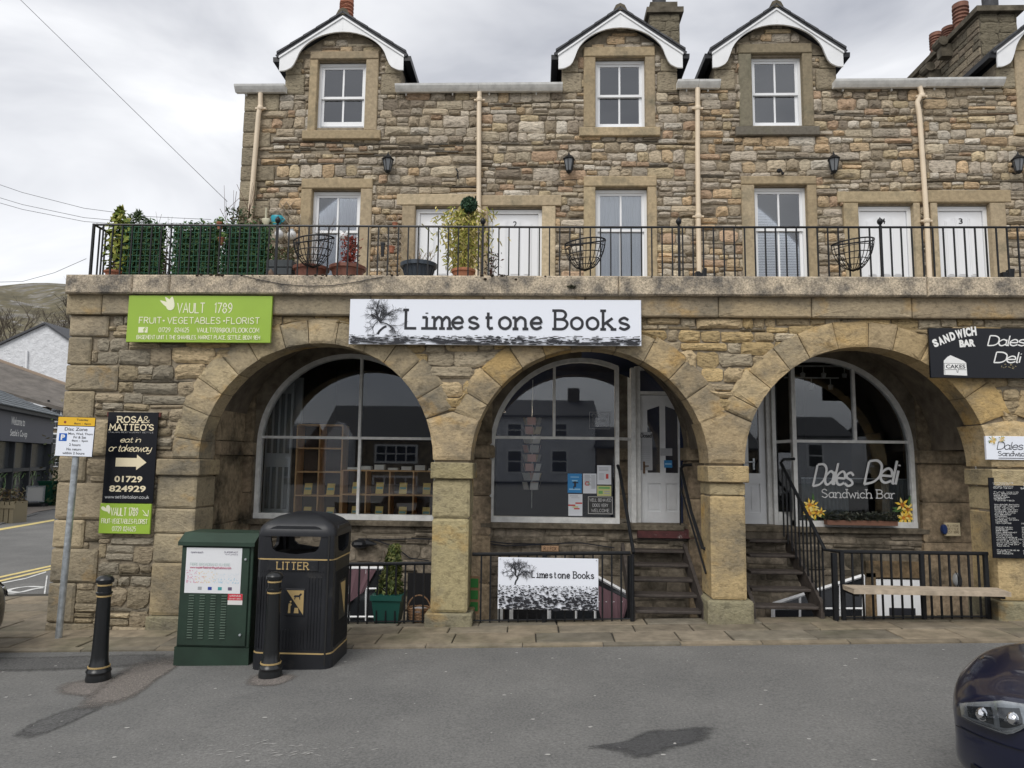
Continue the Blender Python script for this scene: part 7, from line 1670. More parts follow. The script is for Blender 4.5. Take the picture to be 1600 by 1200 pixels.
c = P(767, 418, YP+.03); t = thing('small_potted_rose', 'leggy dark stemmed plant in a small black pot right of the bamboo', 'potted plant', (c.x, YP+.03, zc)); tpot(t, c.x, YP+.03, .035, .045, .07, black); twigs(t, c.x, YP+.03, zc+.05, 8, .4, .3, r, mat('red_stem', (.10, .05, .035), .9), .004); q = MB(); leaves(q, 90, lambda: ((c.x+r.gauss(0, .06), YP+.03, zc+.08+.3*r.random()), (0, -1, 0)), .022, r, [(.10, .04, .03), (.05, .06, .03)]); q.build('foliage', leafm, t)
for px_, l in ((1096, 'black rainwater hopper at the foot of the downpipe beside the blind window'), (1573, 'black angled rainwater shoe at the right end of the terrace')):
    c = P(px_, 430, YP+.1); t = thing('rain_hopper', l, 'hopper', (c.x, YP+.1, zc)); q = MB(); q.prism([(c.x-.05, zc), (c.x+.05, zc), (c.x+(.07 if px_ > 1500 else .055), zc+.2), (c.x+.02, zc+.2), (c.x, zc+.13), (c.x-.03, zc+.16), (c.x-.07, zc+.16)], YP+.06, YP+.14); q.build('hopper', black, t)
# cable hanging over the coping
t = thing('coping_cable', 'thin black cable sagging across the coping face above the bookshop sign', 'cable', (-2.5, 7.83, ZCP0)); q = MB(); q.tube([P(x, y_, 7.83) for x, y_ in ((372, 428), (400, 436), (440, 444), (480, 447), (520, 446), (560, 440), (600, 432))], .004, 5); q.build('cable', inkblack, t)
t = thing('ledge_tuft', 'dark tuft of weed growing from the coping face near the bookshop sign', 'weed', (*P(893, 449, 7.83)[:2], P(893, 449, 7.83).z)); q = MB(); c = P(893, 448, 7.835); leaves(q, 60, lambda: ((c.x+r.gauss(0, .022), 7.83, c.z+r.gauss(0, .008)), (0, -1, 0)), .018, r, [(.03, .03, .015)]); q.build('foliage', leafm, t)
# overhead wires
t = thing('overhead_wire', 'thin overhead wire crossing the sky down to the terrace corner', 'wire', P(355, 315, 14)); q = MB(); q.tube([P(20, -12, 14), P(355, 315, 14)], .006, 5); q.build('wire', mat('wire_grey', (.10, .10, .11), .7), t)
for i, ((a, b), (c_, d)) in enumerate((((-60, 268), (330, 343)), ((-60, 291), (330, 349)), ((-60, 300), (330, 352)), ((-60, 434), (135, 404)))):
    t = thing('overhead_wire', ['thin overhead wire highest of three behind the terrace plants', 'thin overhead wire middle of three behind the terrace plants', 'thin overhead wire lowest of three behind the terrace plants', 'short overhead wire reaching the terrace at left'][i], 'wire', P(c_, d, 25)); A, B_ = P(a, b, 25), P(c_, d, 25); q = MB(); q.tube([A.lerp(B_, f)+Vector((0, 0, -.5*math.sin(math.pi*f))) for f in (0, .25, .5, .75, 1)], .009, 5); q.build('wire', mat('wire_grey', (.10, .10, .11), .7), t)

# ================================================================== BACKGROUND AT LEFT
hill = MB(); NX, NY = 90, 26; rr = random.Random(77); vs = []
ridge = lambda u: P(-700+1700*u, (440 if u < .45 else 440+60*(u-.45))+6*math.sin(u*19)+3*math.sin(u*53), 400)
for j in range(NY+1):
    v = j/NY
    for i in range(NX+1):
        u = i/NX; R0 = ridge(u); x = R0.x; y = 90+310*v; zt2 = R0.z; k = v**.85
        z = -1+(zt2+1)*k+(2.2*math.sin(x*.05+v*9)+1.4*math.sin(x*.13+v*23)+1.5*math.sin(v*34+x*.02))*math.sin(math.pi*v); vs.append((x*(.35+.65*v)-20*(1-v), y, z))
hill.add(vs, [(j*(NX+1)+i, j*(NX+1)+i+1, (j+1)*(NX+1)+i+1, (j+1)*(NX+1)+i) for j in range(NY) for i in range(NX)])
hm = mat('hill_grass', (.10, .085, .045), .95, ns=.12, na=.45, bs=.6, bump=.6, col2=(.17, .16, .145), c2s=.05, c2lo=.5, c2hi=.6, detail=10); speckle(hm, .35, .2, .45, (.27, .26, .25))
hill.build('hill', hm, kind='structure', smooth=2)
def bare_tree(px, base_py, top_py, Y, seed, label, w=1.0, n=7):
    b = P(px, base_py, Y); tz = P(px, top_py, Y).z; H = tz-b.z; t = thing('bare_tree', label, 'tree', b); r2 = random.Random(seed); tr = MB(); cr = MB()
    def br(p, d, l, rad, dep):
        pts = [p]
        for k in range(4): d = (d+Vector((r2.uniform(-.2, .2), r2.uniform(-.2, .2), r2.uniform(-.05, .15)))).normalized(); pts.append(pts[-1]+d*l/4)
        (tr if dep == 0 else cr).tube(pts, [rad*(1-.13*i) for i in range(5)], 4 if dep else 7, 0, False)
        if dep < 4:
            for _ in range(5 if dep else n): k = r2.randint(1 if dep else 2, 4); a = r2.uniform(0, 6.28); dd = (d*.75+Vector((math.cos(a)*w, math.sin(a)*w, r2.uniform(.1, .7)))*.6).normalized(); br(pts[k], dd, l*r2.uniform(.45, .65), rad*.45, dep+1)
    br(Vector(b), Vector((0, 0, 1)), H*.6, H*.02, 0); tr.build('trunk', bark, t); cr.build('crown', mat('twig_mass', (.07, .055, .04), .95), t)
bare_tree(15, 640, 470, 80, 3, 'pale bare tree at the left edge of the photo below the hill'); bare_tree(92, 640, 470, 95, 5, 'dark bare tree on the hillside beside the white gable', 1.2); bare_tree(66, 640, 492, 110, 8, 'smaller bare tree behind the white gable apex', 1.2); bare_tree(115, 640, 462, 100, 9, 'bare tree half hidden by the arcade corner', 1.2)
whitewash = mat('whitewashed_rubble', (.66, .67, .69), .9, ns=3, na=.1, bs=3.2, bump=1.0, dist=.12)
a, ap, b = P(-90, 581, 48), P(72, 507, 48), P(122, 541, 48); t = thing('white_house', 'whitewashed rubble gable house beyond the left corner of the arcade', 'house', (ap.x, 48, -.3))
q = MB(); q.prism([(a.x, -1), (b.x, -1), (b.x, b.z), (ap.x, ap.z), (a.x, a.z)], 48, 58); q.build('wall', whitewash, t)
for u, v in ((a, ap), (ap, b)): q = MB(); q.prism([(u.x, u.z), (v.x, v.z), (v.x, v.z+.14), (u.x, u.z+.14)], 47.8, 58.2); q.build('roof', slate, t)
for px_ in ((-2, 33, 572, 600), (52, 78, 592, 615)):
    A = RX(px_[0], px_[2], px_[1], px_[3], 47.9); q = MB(); q.box(A[0], 47.9, A[1], A[2], 48, A[3]); wd_ = q.build('window', mat('grey_surround', (.22, .24, .25), .8), t); w_ = A[2]-A[0]; q = MB(); q.box(A[0]+w_*.2, 47.86, A[1], A[2]-w_*.2, 47.89, A[3]-.35); q.build('pane', mat('far_pane', (.04, .045, .05), .2), wd_)
    q = MB()
    for k in range(4): x = A[0]+w_*(.2+.2*k); q.box(x-.04, 47.82, A[1], x+.04, 47.855, A[3]-.35)
    q.box(A[0]+w_*.2, 47.815, A[3]-.42, A[2]-w_*.2, 47.85, A[3]-.34); q.build('frame', white, wd_)
q = MB(); A = P(42, 548, 47.9); q.tube([A, P(40, 600, 47.9)], .08, 6); q.build('downpipe', white, t)
# stone house with slated roof
t = thing('slate_roofed_house', 'old stone house with brown slate roof behind the supermarket', 'house', (P(60, 780, 36).x, 36, -.5))
xl_, xr_ = P(-60, 700, 36).x, P(125, 700, 36).x; ze_ = P(80, 634, 36).z
q = MB(); q.box(xl_, 36, -1, xr_, 43, ze_-.05); q.build('wall', mat('far_rubble', (.22, .18, .13), .95, ns=2.5, na=.5, bs=3, bump=.8, dist=.08), t)
el, er, rr_, rl = P(-60, 598, 34.5), P(125, 650, 36), P(125, 614, 40), P(-60, 548, 39); th = Vector((0, 0, .18))
q = MB(); q.add([el, er, rr_, rl, el+th, er+th, rr_+th, rl+th], [(0, 1, 2, 3), (4, 7, 6, 5), (0, 4, 5, 1), (1, 5, 6, 2), (2, 6, 7, 3), (3, 7, 4, 0)]); q.build('roof', mat('brown_slate', (.13, .115, .10), .9, ns=1.5, na=.35, bs=4, bump=.7, dist=.06), t)
q = MB(); q.tube([rl+th, rr_+th], .12, 6); q.build('ridge_tiles', mat('ridge_clay', (.26, .20, .15), .9), t)
for py0, py1 in ((640, 668), (678, 700), (712, 728)):
    A = RX(82, py0, 95, py1, 35.95); q = MB(); q.box(A[0]-.05, 35.9, A[1]-.05, A[2]+.05, 36, A[3]+.05); wd_ = q.build('window', white, t); q = MB(); w_ = A[2]-A[0]; h_ = A[3]-A[1]
    for i in range(2):
        for j in range(3): q = MB(); q.box(A[0]+w_*(i+.1)/2, 35.86, A[1]+h_*(j+.1)/3, A[0]+w_*(i+.9)/2, 35.89, A[1]+h_*(j+.9)/3); q.build('pane', mat('far_pane', (.04, .045, .05), .2), wd_)
q = MB(); q.tube([P(76, 625, 35.9), P(72, 700, 35.9)], .06, 6); q.build('downpipe', black, t)
# supermarket
A = G(73, 783); ang = R_(111.9); dv = Vector((math.cos(ang), math.sin(ang))); Yc = A.y; t = thing('supermarket', 'dark grey fronted supermarket with slate hipped roof and welcome sign', 'shop', (A.x, A.y, A.z), ang)
zof = lambda py, Y=Yc: P(75, py, Y).z-A.z
def s_at(px):                                                # distance back along the front from the far corner
    lo, hi = 0, 12
    for _ in range(40):
        m_ = (lo+hi)/2; p = Vector((A.x, A.y))-dv*m_; d = Vector((p.x, p.y, 0)); rel = CM.inverted() @ Vector((p.x, p.y, 0)); pxx = 800+FPX*rel.x/-rel.z
        if pxx > px: lo = m_
        else: hi = m_
    return lo
cg = mat('charcoal_cladding', (.038, .043, .05), .5); Hf0, Hf1 = zof(694), zof(657); He = zof(652); print('coop', A, Hf0, Hf1, [s_at(p) for p in (60, 35, 5, -40)])
def lb(nm, bx, m_, parent=None): q = MB(); q.box(*bx); return q.build(nm, m_, parent or t, local=True)
lb('wall', (-14, .3, -.2, 0, 9, He), mat('dark_interior_front', (.02, .022, .024), .6)); lb('fascia', (-14, -.12, Hf0, -.35, .3, Hf1), mat('fascia_grey', (.085, .092, .115), .5)); lb('eaves_board', (-14.2, -.4, Hf1+.01, .3, 9, He), cg)
for x in (-.3, ): lb('corner_pillar', (x-.25, -.15, -.2, x+.3, .29, Hf0+.0), cg)
for px_ in (48, 22, -5, -50): s = s_at(px_); lb('mullion', (-s-.05, -.02, .0, -s+.05, .28, Hf0-.01), cg)
lb('transom', (-14, -.01, Hf0*.55, -.56, .27, Hf0*.60), cg); lb('stall_riser', (-14, -.03, -.1, -.56, .28, .35), cg)
o = lb('glazing', (-14, .15, .36, -.56, .16, Hf0*.55), mat('far_pane', (.04, .045, .05), .2)); o = lb('upper_glazing', (-14, .15, Hf0*.60, -.56, .16, Hf0-.02), mat('upper_far_pane', (.045, .05, .055), .2))
q = MB(); r2 = random.Random(14)
for _ in range(60):
    x = -r2.uniform(s_at(66), s_at(-10)); z = r2.uniform(.4, Hf0*.53); a = r2.uniform(.3, 2.8); L_ = r2.uniform(.3, .9); q.tint = r2.choice([(.10, .18, .06), (.16, .24, .10), (.06, .12, .05), (.22, .28, .16)]); ddx, ddz = math.cos(a)*L_, math.sin(a)*L_; z2 = min(Hf0*.54, z+ddz); q.add([(x, .13-.0005*_, z), (x+ddx*.5-.06, .13-.0005*_, (z+z2)/2), (x+ddx, .13-.0005*_, z2), (x+ddx*.5+.06, .13-.0005*_, (z+z2)/2-.05)], [(0, 1, 2, 3)])
q.build('leaf_window_print', leafm, t, local=True, kind='stuff')
sa_, sb_ = s_at(7), s_at(29); zt0 = Hf0+(Hf1-Hf0)*.5; q = MB(); btext(q, 'Welcome to', -sa_, zt0+.08, -sb_, zt0+.40, -.125, .01); q.build('lettering', lettwhite, t, local=True)
sb_ = s_at(34); q = MB(); btext(q, "Settle's Co-op", -sa_, zt0-.42, -sb_, zt0-.08, -.125, .01); q.build('lettering', lettwhite, t, local=True)
zrg = zof(566, Yc-3); q = MB(); q.add([(-14.3, -.5, He), (.4, -.5, He), (.4, 9, He), (-3.9, 4.2, zrg), (-14.3, 4.2, zrg), (-14.3, 9, He)], [(0, 1, 3, 4), (1, 2, 3), (3, 2, 5, 4), (0, 4, 5), (0, 5, 2, 1)]); rfo = q.build('roof', mat('grey_roof_slate', (.13, .145, .155), .8, ns=1.2, na=.2), t, local=True)
r2 = random.Random(6)                                        # slates laid in courses on the front slope and hip
def plane_course(p0, p1, p2, p3, rows, wsl, nm):
    q = MB(); q.tint = (0, 0, 0)
    for i in range(rows):
        f0, f1 = i/rows, (i+1)/rows; a0, b0 = p0.lerp(p3, f0), p1.lerp(p2, f0); a1, b1 = p0.lerp(p3, f1), p1.lerp(p2, f1); n = max(1, int((b0-a0).length/wsl)); up = Vector((0, 0, .035)); up2 = Vector((0, 0, .01))
        for k in range(n):
            u0, u1 = (k+.04)/n, (k+.96)/n; v = [a0.lerp(b0, u0)+up, a0.lerp(b0, u1)+up, a1.lerp(b1, u1)+up2, a1.lerp(b1, u0)+up2]
            q.add(v+[v[0]-up, v[1]-up], [(0, 1, 2, 3), (4, 5, 1, 0)])
    q.build(nm, mat('grey_roof_slate2', (.13, .145, .155), .8, ns=2.6, na=.45), rfo, local=True, kind='stuff')
plane_course(Vector((-9, -.5, He)), Vector((.4, -.5, He)), Vector((-3.9, 4.2, zrg)), Vector((-9, 4.2, zrg)), 16, .38, 'slate')
plane_course(Vector((.4, -.5, He)), Vector((.4, 9, He)), Vector((-3.89, 4.21, zrg)), Vector((-3.9, 4.2, zrg)), 16, .38, 'slate')
# things outside the supermarket
Yb = 21; _p = Vector((A.x, A.y))-dv*s_at(36)+Vector((.928, .373))*.55; c = Vector((_p.x, _p.y, gz(_p.x)+.02)); t = thing('advert_board', 'blank white pavement advertising board outside the supermarket', 'board', c, .35); w_ = .56; h_ = .78
lb('panel', (-w_/2, -.02, .22, w_/2, .02, h_), plain('board_white', (.62, .62, .60), .4)); 
for bx in ((-w_/2-.05, -.04, .17, -w_/2, .04, h_+.05), (w_/2, -.04, .17, w_/2+.05, .04, h_+.05), (-w_/2, -.04, h_, w_/2, .04, h_+.05), (-w_/2, -.04, .17, w_/2, .04, .22)): lb('frame', bx, steel)
q = MB(); q.slab(octo(-.45, -.3, .45, .3, .15), 0, .12); q.build('base', black, t, local=True)
c = G(4, 816); t = thing('timber_planter', 'slatted timber planter with brown plants at the left edge of the photo', 'planter', c)
for k in range(7): lb('slat', (-.55+.16*k, -.3, 0, -.42+.16*k, .3, .66-.02*(k % 2)), mat('weathered_slat', (.20, .17, .11), .9))
lb('rail', (-.58, -.33, .45, .6, -.301, .55), mat('weathered_slat', (.20, .17, .11), .9)); q = MB(); leaves(q, 400, lambda: ((r.uniform(-.5, .55), r.uniform(-.25, .25), .6+.45*r.random()**1.5), (0, 0, 1)), .07, r, [(.13, .10, .05), (.10, .09, .04), (.17, .12, .07)], .6, 2.5); q.build('foliage', leafm, t, local=True)
c = G(75, 790); t = thing('wheelie_bin', 'dark green wheelie bin beside the supermarket corner', 'bin', (c.x, c.y, c.z)); g2 = plain('bin_green', (.01, .085, .05), .5)
q = MB(); q.add([(-.2, -.25, 0), (.2, -.25, 0), (.2, .25, 0), (-.2, .25, 0), (-.27, -.3, .95), (.27, -.3, .95), (.27, .3, .95), (-.27, .3, .95)], [(0, 3, 2, 1), (4, 5, 6, 7), (0, 1, 5, 4), (1, 2, 6, 5), (2, 3, 7, 6), (3, 0, 4, 7)]); q.build('tub', g2, t, local=True); lb('lid', (-.3, -.34, .955, .3, .33, 1.03), g2)
for s in (-1, 1): q = MB(); q.tube([(s*.2, .3, .1), (s*.26, .3, .1)], .1, 12); q.build('wheel', black, t, local=True)
q = MB(); c = G(92, 792); t = thing('ivy_bank', 'ragged green ivy and shrub growth beside the green wheelie bin', 'shrub', c); leaves(q, 1500, lambda: ((r.gauss(-.1, .45), .8+r.gauss(0, .3), abs(r.gauss(0, 1.5))*.9), (0, -1, .4)), .12, r, [(.05, .08, .03), (.08, .10, .04), (.10, .09, .05)], .3); q.build('foliage', leafm, t, local=True)
# side street: far pavement, road paint
def gpoly(name, pxs, dz, m_, kind='structure'):
    q = MB(); v = [G(*p) for p in pxs]; q.add([(p.x, p.y, p.z+dz) for p in v], [tuple(range(len(v)))]); return q.build(name, m_, kind=kind)
gpoly('far_pavement', [(-200, 842), (0, 818), (60, 800), (110, 792), (110, 781), (60, 783), (-200, 800)], .02, mat('far_pavement', (.25, .215, .18), .95, ns=1.5, na=.2))
gpoly('far_pavement_edge', [(-200, 842), (0, 818), (60, 801), (60, 803), (0, 820), (-200, 845)], .024, mat('far_kerb', (.2, .2, .19), .95))
yel = mat('yellow_line_paint', (.62, .50, .20), .8, ns=8, na=.2); wl2 = mat('white_line_paint', (.60, .60, .58), .8, ns=8, na=.25)
paint = lambda pxs, m_, nm: gpoly(nm, pxs, .006, m_)
paint([(-150, 846), (0, 829), (85, 814), (85, 811.5), (0, 826), (-150, 843)], yel, 'yellow_line')
paint([(-60, 912), (0, 903.5), (82, 885.5), (82, 883), (0, 901), (-60, 909)], yel, 'yellow_line'); paint([(-60, 918), (0, 909.5), (80, 890.5), (80, 888), (0, 907), (-60, 915)], yel, 'yellow_line')
paint([(-60, 925), (40, 905), (72, 895), (72, 893), (40, 903.5), (-60, 923)], wl2, 'white_line')
paint([(60.5, 958), (65, 958), (69.5, 938), (74.5, 900), (72.5, 900), (67, 938)], wl2, 'white_line')
def stroke_on_road(pts, w_, nm='road_letter'):
    v = [G(*p) for p in smooth_pts(pts, 5)]; q = MB(); ribbon(q, [(p.x, p.y) for p in v], w_, lambda x, y, e: (x, y, gz(x)+.006)); q.build(nm, wl2, kind='structure')
stroke_on_road([(68, 918), (45, 917), (22, 920), (12, 924), (30, 926), (52, 921), (68, 919)], .09); stroke_on_road([(24, 930), (10, 929), (-8, 934), (-20, 931)], .09); stroke_on_road([(28, 938), (55, 936), (68, 935), (60, 941), (38, 943), (30, 939)], .09)
stroke_on_road([(66, 930), (45, 932), (30, 931)], .07)

# ================================================================== CARS
def car(label, loc, rz, paintm, name='parked_car'):
    t = thing(name, label, 'car', loc, rz); ST = [(-.02, .30, .52, .50, .45), (0, .24, .60, .63, .56), (.08, .20, .70, .72, .62), (.2, .18, .78, .765, .68), (.45, .17, .85, .79, .715), (.8, .17, .89, .815, .73), (1.15, .17, .90, .86, .77), (1.38, .17, .905, .96, .8), (2.05, .17, .91, 1.40, .92), (2.5, .17, .91, 1.46, .93), (3.3, .17, .91, 1.43, .93), (3.95, .18, .89, 1.10, .90), (4.15, .22, .83, .80, .82), (4.22, .3, .7, .6, .6)]
    def S(x):
        for a, b in zip(ST, ST[1:]):
            if x <= b[0]: f = (x-a[0])/(b[0]-a[0]); f = max(0, min(1, f)); return tuple(a[k]+(b[k]-a[k])*f for k in range(1, 5))
        return ST[-1][1:]
    def sect(x):
        zb, hw, zt, sh = S(x); cab = max(0, min(1, (x-1.38)/.6))*max(0, min(1, (3.98-x)/.4)); thw = hw*(.93-.25*cab)
        sh = min(sh, zt-.05); pts = [(0, zb), (hw*.86, zb), (hw*.97, zb+.07), (hw*1.0, zb+.2*1), (hw*.995, (zb+sh)/2+.05), (hw*.985, sh-.05), (hw*.94, sh+.0), (hw*.90, sh+(zt-sh)*.35), (thw*.92, zt-.06+.02*cab), (thw*.75, zt-.015), (thw*.4, zt+.012), (0, zt+.02)]
        return [(y, max(zb, z)) for y, z in pts]
    def at(x, y, z): return (x+(.30*(abs(y)/.9)**2.6*max(0, 1-x/1.0)**1.0 if x < 1 else 0)-(.18*(abs(y)/.9)**2.5*max(0, (x-3.3)/.9) if x > 3.3 else 0), y, z)
    xs = [-.02, 0, .04, .08, .14, .2, .3, .45, .6, .8, 1.0, 1.15, 1.38, 1.6, 1.85, 2.05, 2.3, 2.5, 2.9, 3.3, 3.6, 3.95, 4.05, 4.15, 4.22]
    q = MB(); rows = [sect(x) for x in xs]; n = len(rows[0]); vs = []
    for x, R in zip(xs, rows): vs += [at(x, -y, z) for y, z in R]+[at(x, y, z) for y, z in R[-2:0:-1]]
    m_ = 2*n-2; fs = [(i*m_+j, (i+1)*m_+j, (i+1)*m_+(j+1) % m_, i*m_+(j+1) % m_) for i in range(len(xs)-1) for j in range(m_)]+[tuple(range(m_)), tuple(range((len(xs)-1)*m_+m_-1, (len(xs)-1)*m_-1, -1))]
    q.add(vs, fs); b = q.build('body', paintm, t, local=True, smooth=2)
    sd_ = b.modifiers.new('s', 'SUBSURF'); sd_.levels = 1; sd_.render_levels = 2
    def patch(nm, fn, nu, nv, m2, off=.006, parent=t, smooth=2):
        q = MB(); vs = []
        for i in range(nu+1):
            for j in range(nv+1): vs.append(fn(i/nu, j/nv, off))
        q.add(vs, [(i*(nv+1)+j, (i+1)*(nv+1)+j, (i+1)*(nv+1)+j+1, i*(nv+1)+j+1) for i in range(nu) for j in range(nv)]); return q.build(nm, m2, parent, local=True, smooth=smooth)
    def surf(x, z, s, off):                                   # point on the flank or nose at height z
        R = sect(x)
        for (y0, z0), (y1, z1) in zip(R[1:], R[2:]):
            if z0 <= z <= z1 and z1 > z0: y = y0+(y1-y0)*(z-z0)/(z1-z0); break
        else: y = R[6][0]
        p = at(x, y, z); f = min(1, max(0, (.7-x)/.7)); return (p[0]-off*f, s*(p[1]+off), p[2])
    lens = glass('headlight_glass', (.85, .88, .9), 1.6); chrome = mat('chrome', (.75, .75, .76), .12, 1.0); lampg = mat('headlamp_housing', (.42, .43, .44), .25, .5, ns=14, na=.4)
    for s in (-1, 1):
        def hl(u, v, off):
            x = .03+.28*u; zlo = .54+.015*u+.09*max(0, (u-.55)/.45)**1.6; zhi = .63+.16*min(1, u*2.2)**.8-.02*max(0, u-.8); zhi = min(zhi, S(x)[3]+.01); z = zlo+(zhi-zlo)*v; return surf(x, z, s, off)
        h = patch('headlight', hl, 10, 6, lampg, .008)
        patch('lens', hl, 10, 6, lens, .022, h)
        for (uu, vv, rr2) in ((.28, .5, .036), (.70, .5, .032)):
            c = Vector(hl(uu, vv, .0)); q = MB(); q.sph(c, rr2, 6); q.build('reflector', chrome, h, local=True, smooth=2)
        def sig(u, v, off): return hl(.08+.84*u, .06+.06*v, off)
        patch('light_strip', sig, 8, 1, chrome, .012, h)
        def vent(u, v, off): return surf(.05+.22*u, .26+.07*v, s, off)
        patch('bumper_vent', vent, 5, 2, black, .004)
        def trim(u, v, off): return surf(.06+.2*u, .245+.012*v, s, off)
        patch('bumper_trim', trim, 5, 1, chrome, .009)
        for wx in (.80, 3.42):
            c = (wx, s*.80, .31); q = MB(); n = 28
            arch = [(wx+.365*math.cos(a*2*math.pi/n), .32+.365*math.sin(a*2*math.pi/n)) for a in range(n)]; q.prism([(x, max(.1, z)) for x, z in arch], min(s*.72, s*.917), max(s*.72, s*.917)); q.build('wheel_arch', mat('arch_liner', (.006, .006, .007), .9), t, local=True)
            q = MB(); yo, yi = s*.925, s*.70
            q.tube([(wx, yi, .31), (wx, yo, .31)], .305, 28); wv = q.build('wheel', mat('tyre', (.02, .02, .021), .85), t, local=True, smooth=True)
            q = MB(); q.tube([(wx, yo-s*.01, .31), (wx, yo+s*.004, .31)], .20, 24); q.build('rim', mat('alloy', (.35, .36, .37), .35, .8), wv, local=True)
            for k in range(5): a = k*1.257; q = MB(); q.tube([(wx, yo+s*.01, .31), (wx+.19*math.cos(a), yo+s*.008, .31+.19*math.sin(a))], .022, 6); q.build('spoke', mat('alloy', (.35, .36, .37), .35, .8), wv, local=True)
    
    for s in (-1, 1):
        bez = mat('lamp_bezel_grey', (.07, .072, .075), .2, .3)
        def inner(u, v, off): return hl_(s, .12+.30*u, .35+.5*v-.2*u, off)
        def hl_(s_, u, v, off):
            x = .03+.28*u; zlo = .54+.015*u+.09*max(0, (u-.55)/.45)**1.6; zhi = min(.63+.16*min(1, u*2.2)**.8, S(x)[3]+.01); return surf(x, zlo+(zhi-zlo)*v, s_, off)
        patch('lamp_bezel', lambda u, v, off: hl_(s, .52+.34*u, .20+.62*v, off), 6, 3, bez, .010)
        patch('lamp_bezel', lambda u, v, off: hl_(s, .10+.34*u, .22+.60*v, off), 6, 3, bez, .010)
    for s in (-1, 1):
        patch('panel_gap', lambda u, v, off: surf(.36+.14*u, .615-.02*u+.006*v, s, off), 6, 1, black, .004)
        patch('panel_gap', lambda u, v, off: surf(.0+.36*u, .475+.03*u+.005*v, s, off), 8, 1, black, .004)
        patch('panel_gap', lambda u, v, off: surf(.05+1.25*u, S(.05+1.25*u)[3]-.006+.006*v, s, off), 14, 1, black, .004)
    gl2 = mat('car_glass', (.012, .014, .016), .06)
    def wind(u, v, off): x = 1.42+.58*u; R = sect(x); y = (2*v-1)*R[9][0]; z = R[11][1]-.03*abs(2*v-1)**2+off; p = at(x, abs(y), z); return (p[0]-off, y, z)
    patch('windscreen', wind, 6, 8, gl2, .02)
    for s in (-1, 1):
        def sw(u, v, off): x = 1.95+1.5*u; R = sect(x); y0, z0 = R[7]; y1, z1 = R[8]; f = .08+.8*v; return (x, s*(y0+(y1-y0)*f+off), z0+(z1-z0)*f)
        patch('side_window', sw, 8, 3, gl2, .012)
    def grl(u, v, off): y = (2*u-1)*.42; z = .50+.06*v; R = sect(0); p = at(0.0, abs(y), z); return (p[0]+.022, y, z)
    patch('grille', grl, 8, 1, black, 0)
    q = MB(); q.box(.012, -.26, .32, .03, .26, .43); q.build('number_plate', plain('plate_blank', (.6, .6, .58), .5), t, local=True)
    def bon(u, v, off): x = .42+.9*u; R = sect(x); y = R[8][0]*.93; p = at(x, y, R[8][1]+.012); return (p[0], (1 if v > .5 else -1)*y+.0, p[2]+.0)
    for s in (-1, 1):
        q = MB(); q.tube([(at(x, sect(x)[8][0]*.96, 0)[0], s*sect(x)[8][0]*.96, sect(x)[8][1]+.003) for x in (.3, .5, .7, .9, 1.1, 1.3)], .004, 4); q.build('bonnet_seam', black, t, local=True)
        q = MB(); q.sph((1.75, s*1.0, 1.0), .085, 6, 0, .75); q.build('door_mirror', paintm, t, local=True, smooth=2)
    return t
navy = mat('navy_car_paint', (.0025, .0045, .022), .3, 0, coat=.7); silver = mat('dark_grey_car_paint', (.03, .032, .035), .3, .2, coat=.8)
car('front corner of a parked dark blue hatchback at the bottom right', (2.43, 4.235, gz(2.6)), R_(-45), navy).scale = (1, 1, .95)
nx_ = P(8, 1000, 6.2).x; car('dark grey edge of a parked car at the left of the photo', (nx_-.66, 6.6, gz(nx_-1)), math.pi, silver)

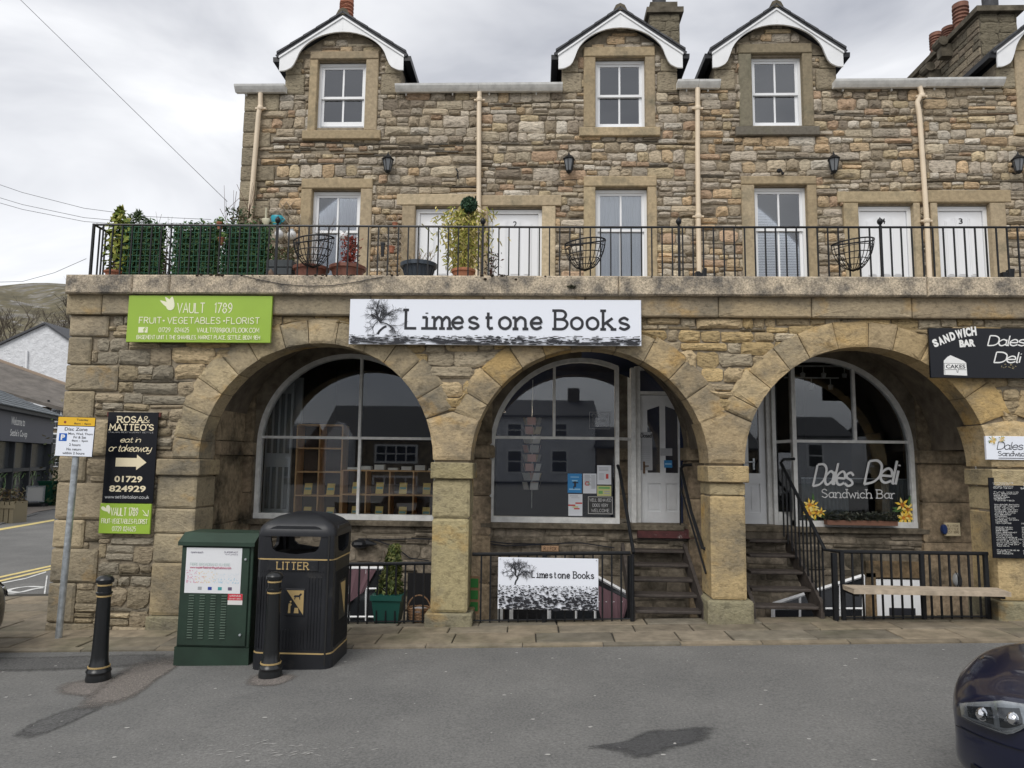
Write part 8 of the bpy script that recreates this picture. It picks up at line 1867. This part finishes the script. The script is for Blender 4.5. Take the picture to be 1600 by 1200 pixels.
# ================================================================== ACROSS THE STREET (seen in the shop windows)
YV = 58.7; YO = 2*(YI+.07)-YV
def V(px, py): p = P(px, py, YV); return p.x, p.z
def opp(label, px0, px1, rid, eav, wallm, wins, roofm=slate, chims=(), gable=None, shop=None):
    x0, x1 = V(px0, 700)[0], V(px1, 700)[0]; xm = (px0+px1)/2; zr_, ze_ = V(xm, rid)[1], V(xm, eav)[1]; t = thing('facing_house', label, 'house', ((x0+x1)/2, YO, 0))
    q = MB(); q.box(x0, YO-8, -.6, x1, YO, ze_); q.build('wall', wallm, t)
    q = MB(); xprism(q, [(YO+.35, ze_-.1), (YO-4, zr_), (YO-8.35, ze_-.1), (YO-8.35, ze_+.05), (YO-4, zr_+.18), (YO+.35, ze_+.05)], x0-.2, x1+.2); q.build('roof', roofm, t)
    for (a, b, c, d) in wins:
        wx0, wz1 = V(a, b); wx1, wz0 = V(c, d); q = MB(); q.box(wx0-.12, YO-.02, wz0-.12, wx1+.12, YO+.05, wz1+.1); w_ = q.build('window', white, t); n = 4 if (wx1-wx0) > 2 else 1
        for k in range(n):
            for j in range(2): q = MB(); ww = (wx1-wx0)/n; hh = (wz1-wz0)/2; q.box(wx0+ww*k+.06, YO+.052, wz0+hh*j+.05, wx0+ww*(k+1)-.06, YO+.07, wz0+hh*(j+1)-.05); q.build('pane', mat('far_pane', (.04, .045, .05), .2), w_)
    for c in chims: cx, cz = V(c, rid); q = MB(); q.box(cx-.5, YO-4.5, cz-.6, cx+.5, YO-3.5, cz+1.2); q.build('chimney', sootst, t)
    if gable: a, b = V(gable[0], eav), V(gable[1], eav); q = MB(); q.box(a[0], YO, -.6, b[0], YO+2.2, ze_-.2); q.prism([(a[0], ze_-.2), (b[0], ze_-.2), ((a[0]+b[0])/2, ze_+1.2)], YO, YO+2.2); q.build('white_gable_bay', whitewash, t)
    if shop: a, b = V(shop[0], 752), V(shop[1], 752); q = MB(); q.box(a[0], YO+.02, .1, b[0], YO+.14, a[1]); q.build('shopfront', mat('dark_shopfront', (.03, .035, .04), .3), t)
    return t
fr_ = mat('far_rubble', (.22, .18, .13), .95)
opp('stone house with long slate roof facing the left arch across the street', 505, 700, 632, 684, fr_, [(588, 696, 650, 722), (584, 745, 650, 770)], gable=(520, 556), chims=(670,))
opp('stone gabled house facing the far left of the arcade', 300, 470, 660, 700, fr_, [(350, 715, 380, 745), (420, 715, 450, 745)])
opp('white rendered house with shopfront facing the middle arch across the street', 765, 930, 622, 650, whitewash, [(793, 704, 815, 738), (862, 704, 886, 738), (864, 662, 886, 682), (793, 662, 815, 682)], shop=(770, 925), chims=(900,))
opp('low grey house between the white house and the square', 932, 1190, 668, 700, fr_, [(960, 715, 985, 745), (1060, 715, 1085, 745)])
opp('white walled slate roofed house facing the right arch across the street', 1238, 1330, 650, 682, whitewash, [(1262, 694, 1286, 730), (1262, 755, 1286, 790)], chims=(1250,))
opp('white corner house with dark quoins facing the right pier', 1385, 1500, 655, 680, whitewash, [(1402, 700, 1424, 735), (1460, 700, 1482, 735)], chims=(1400,))
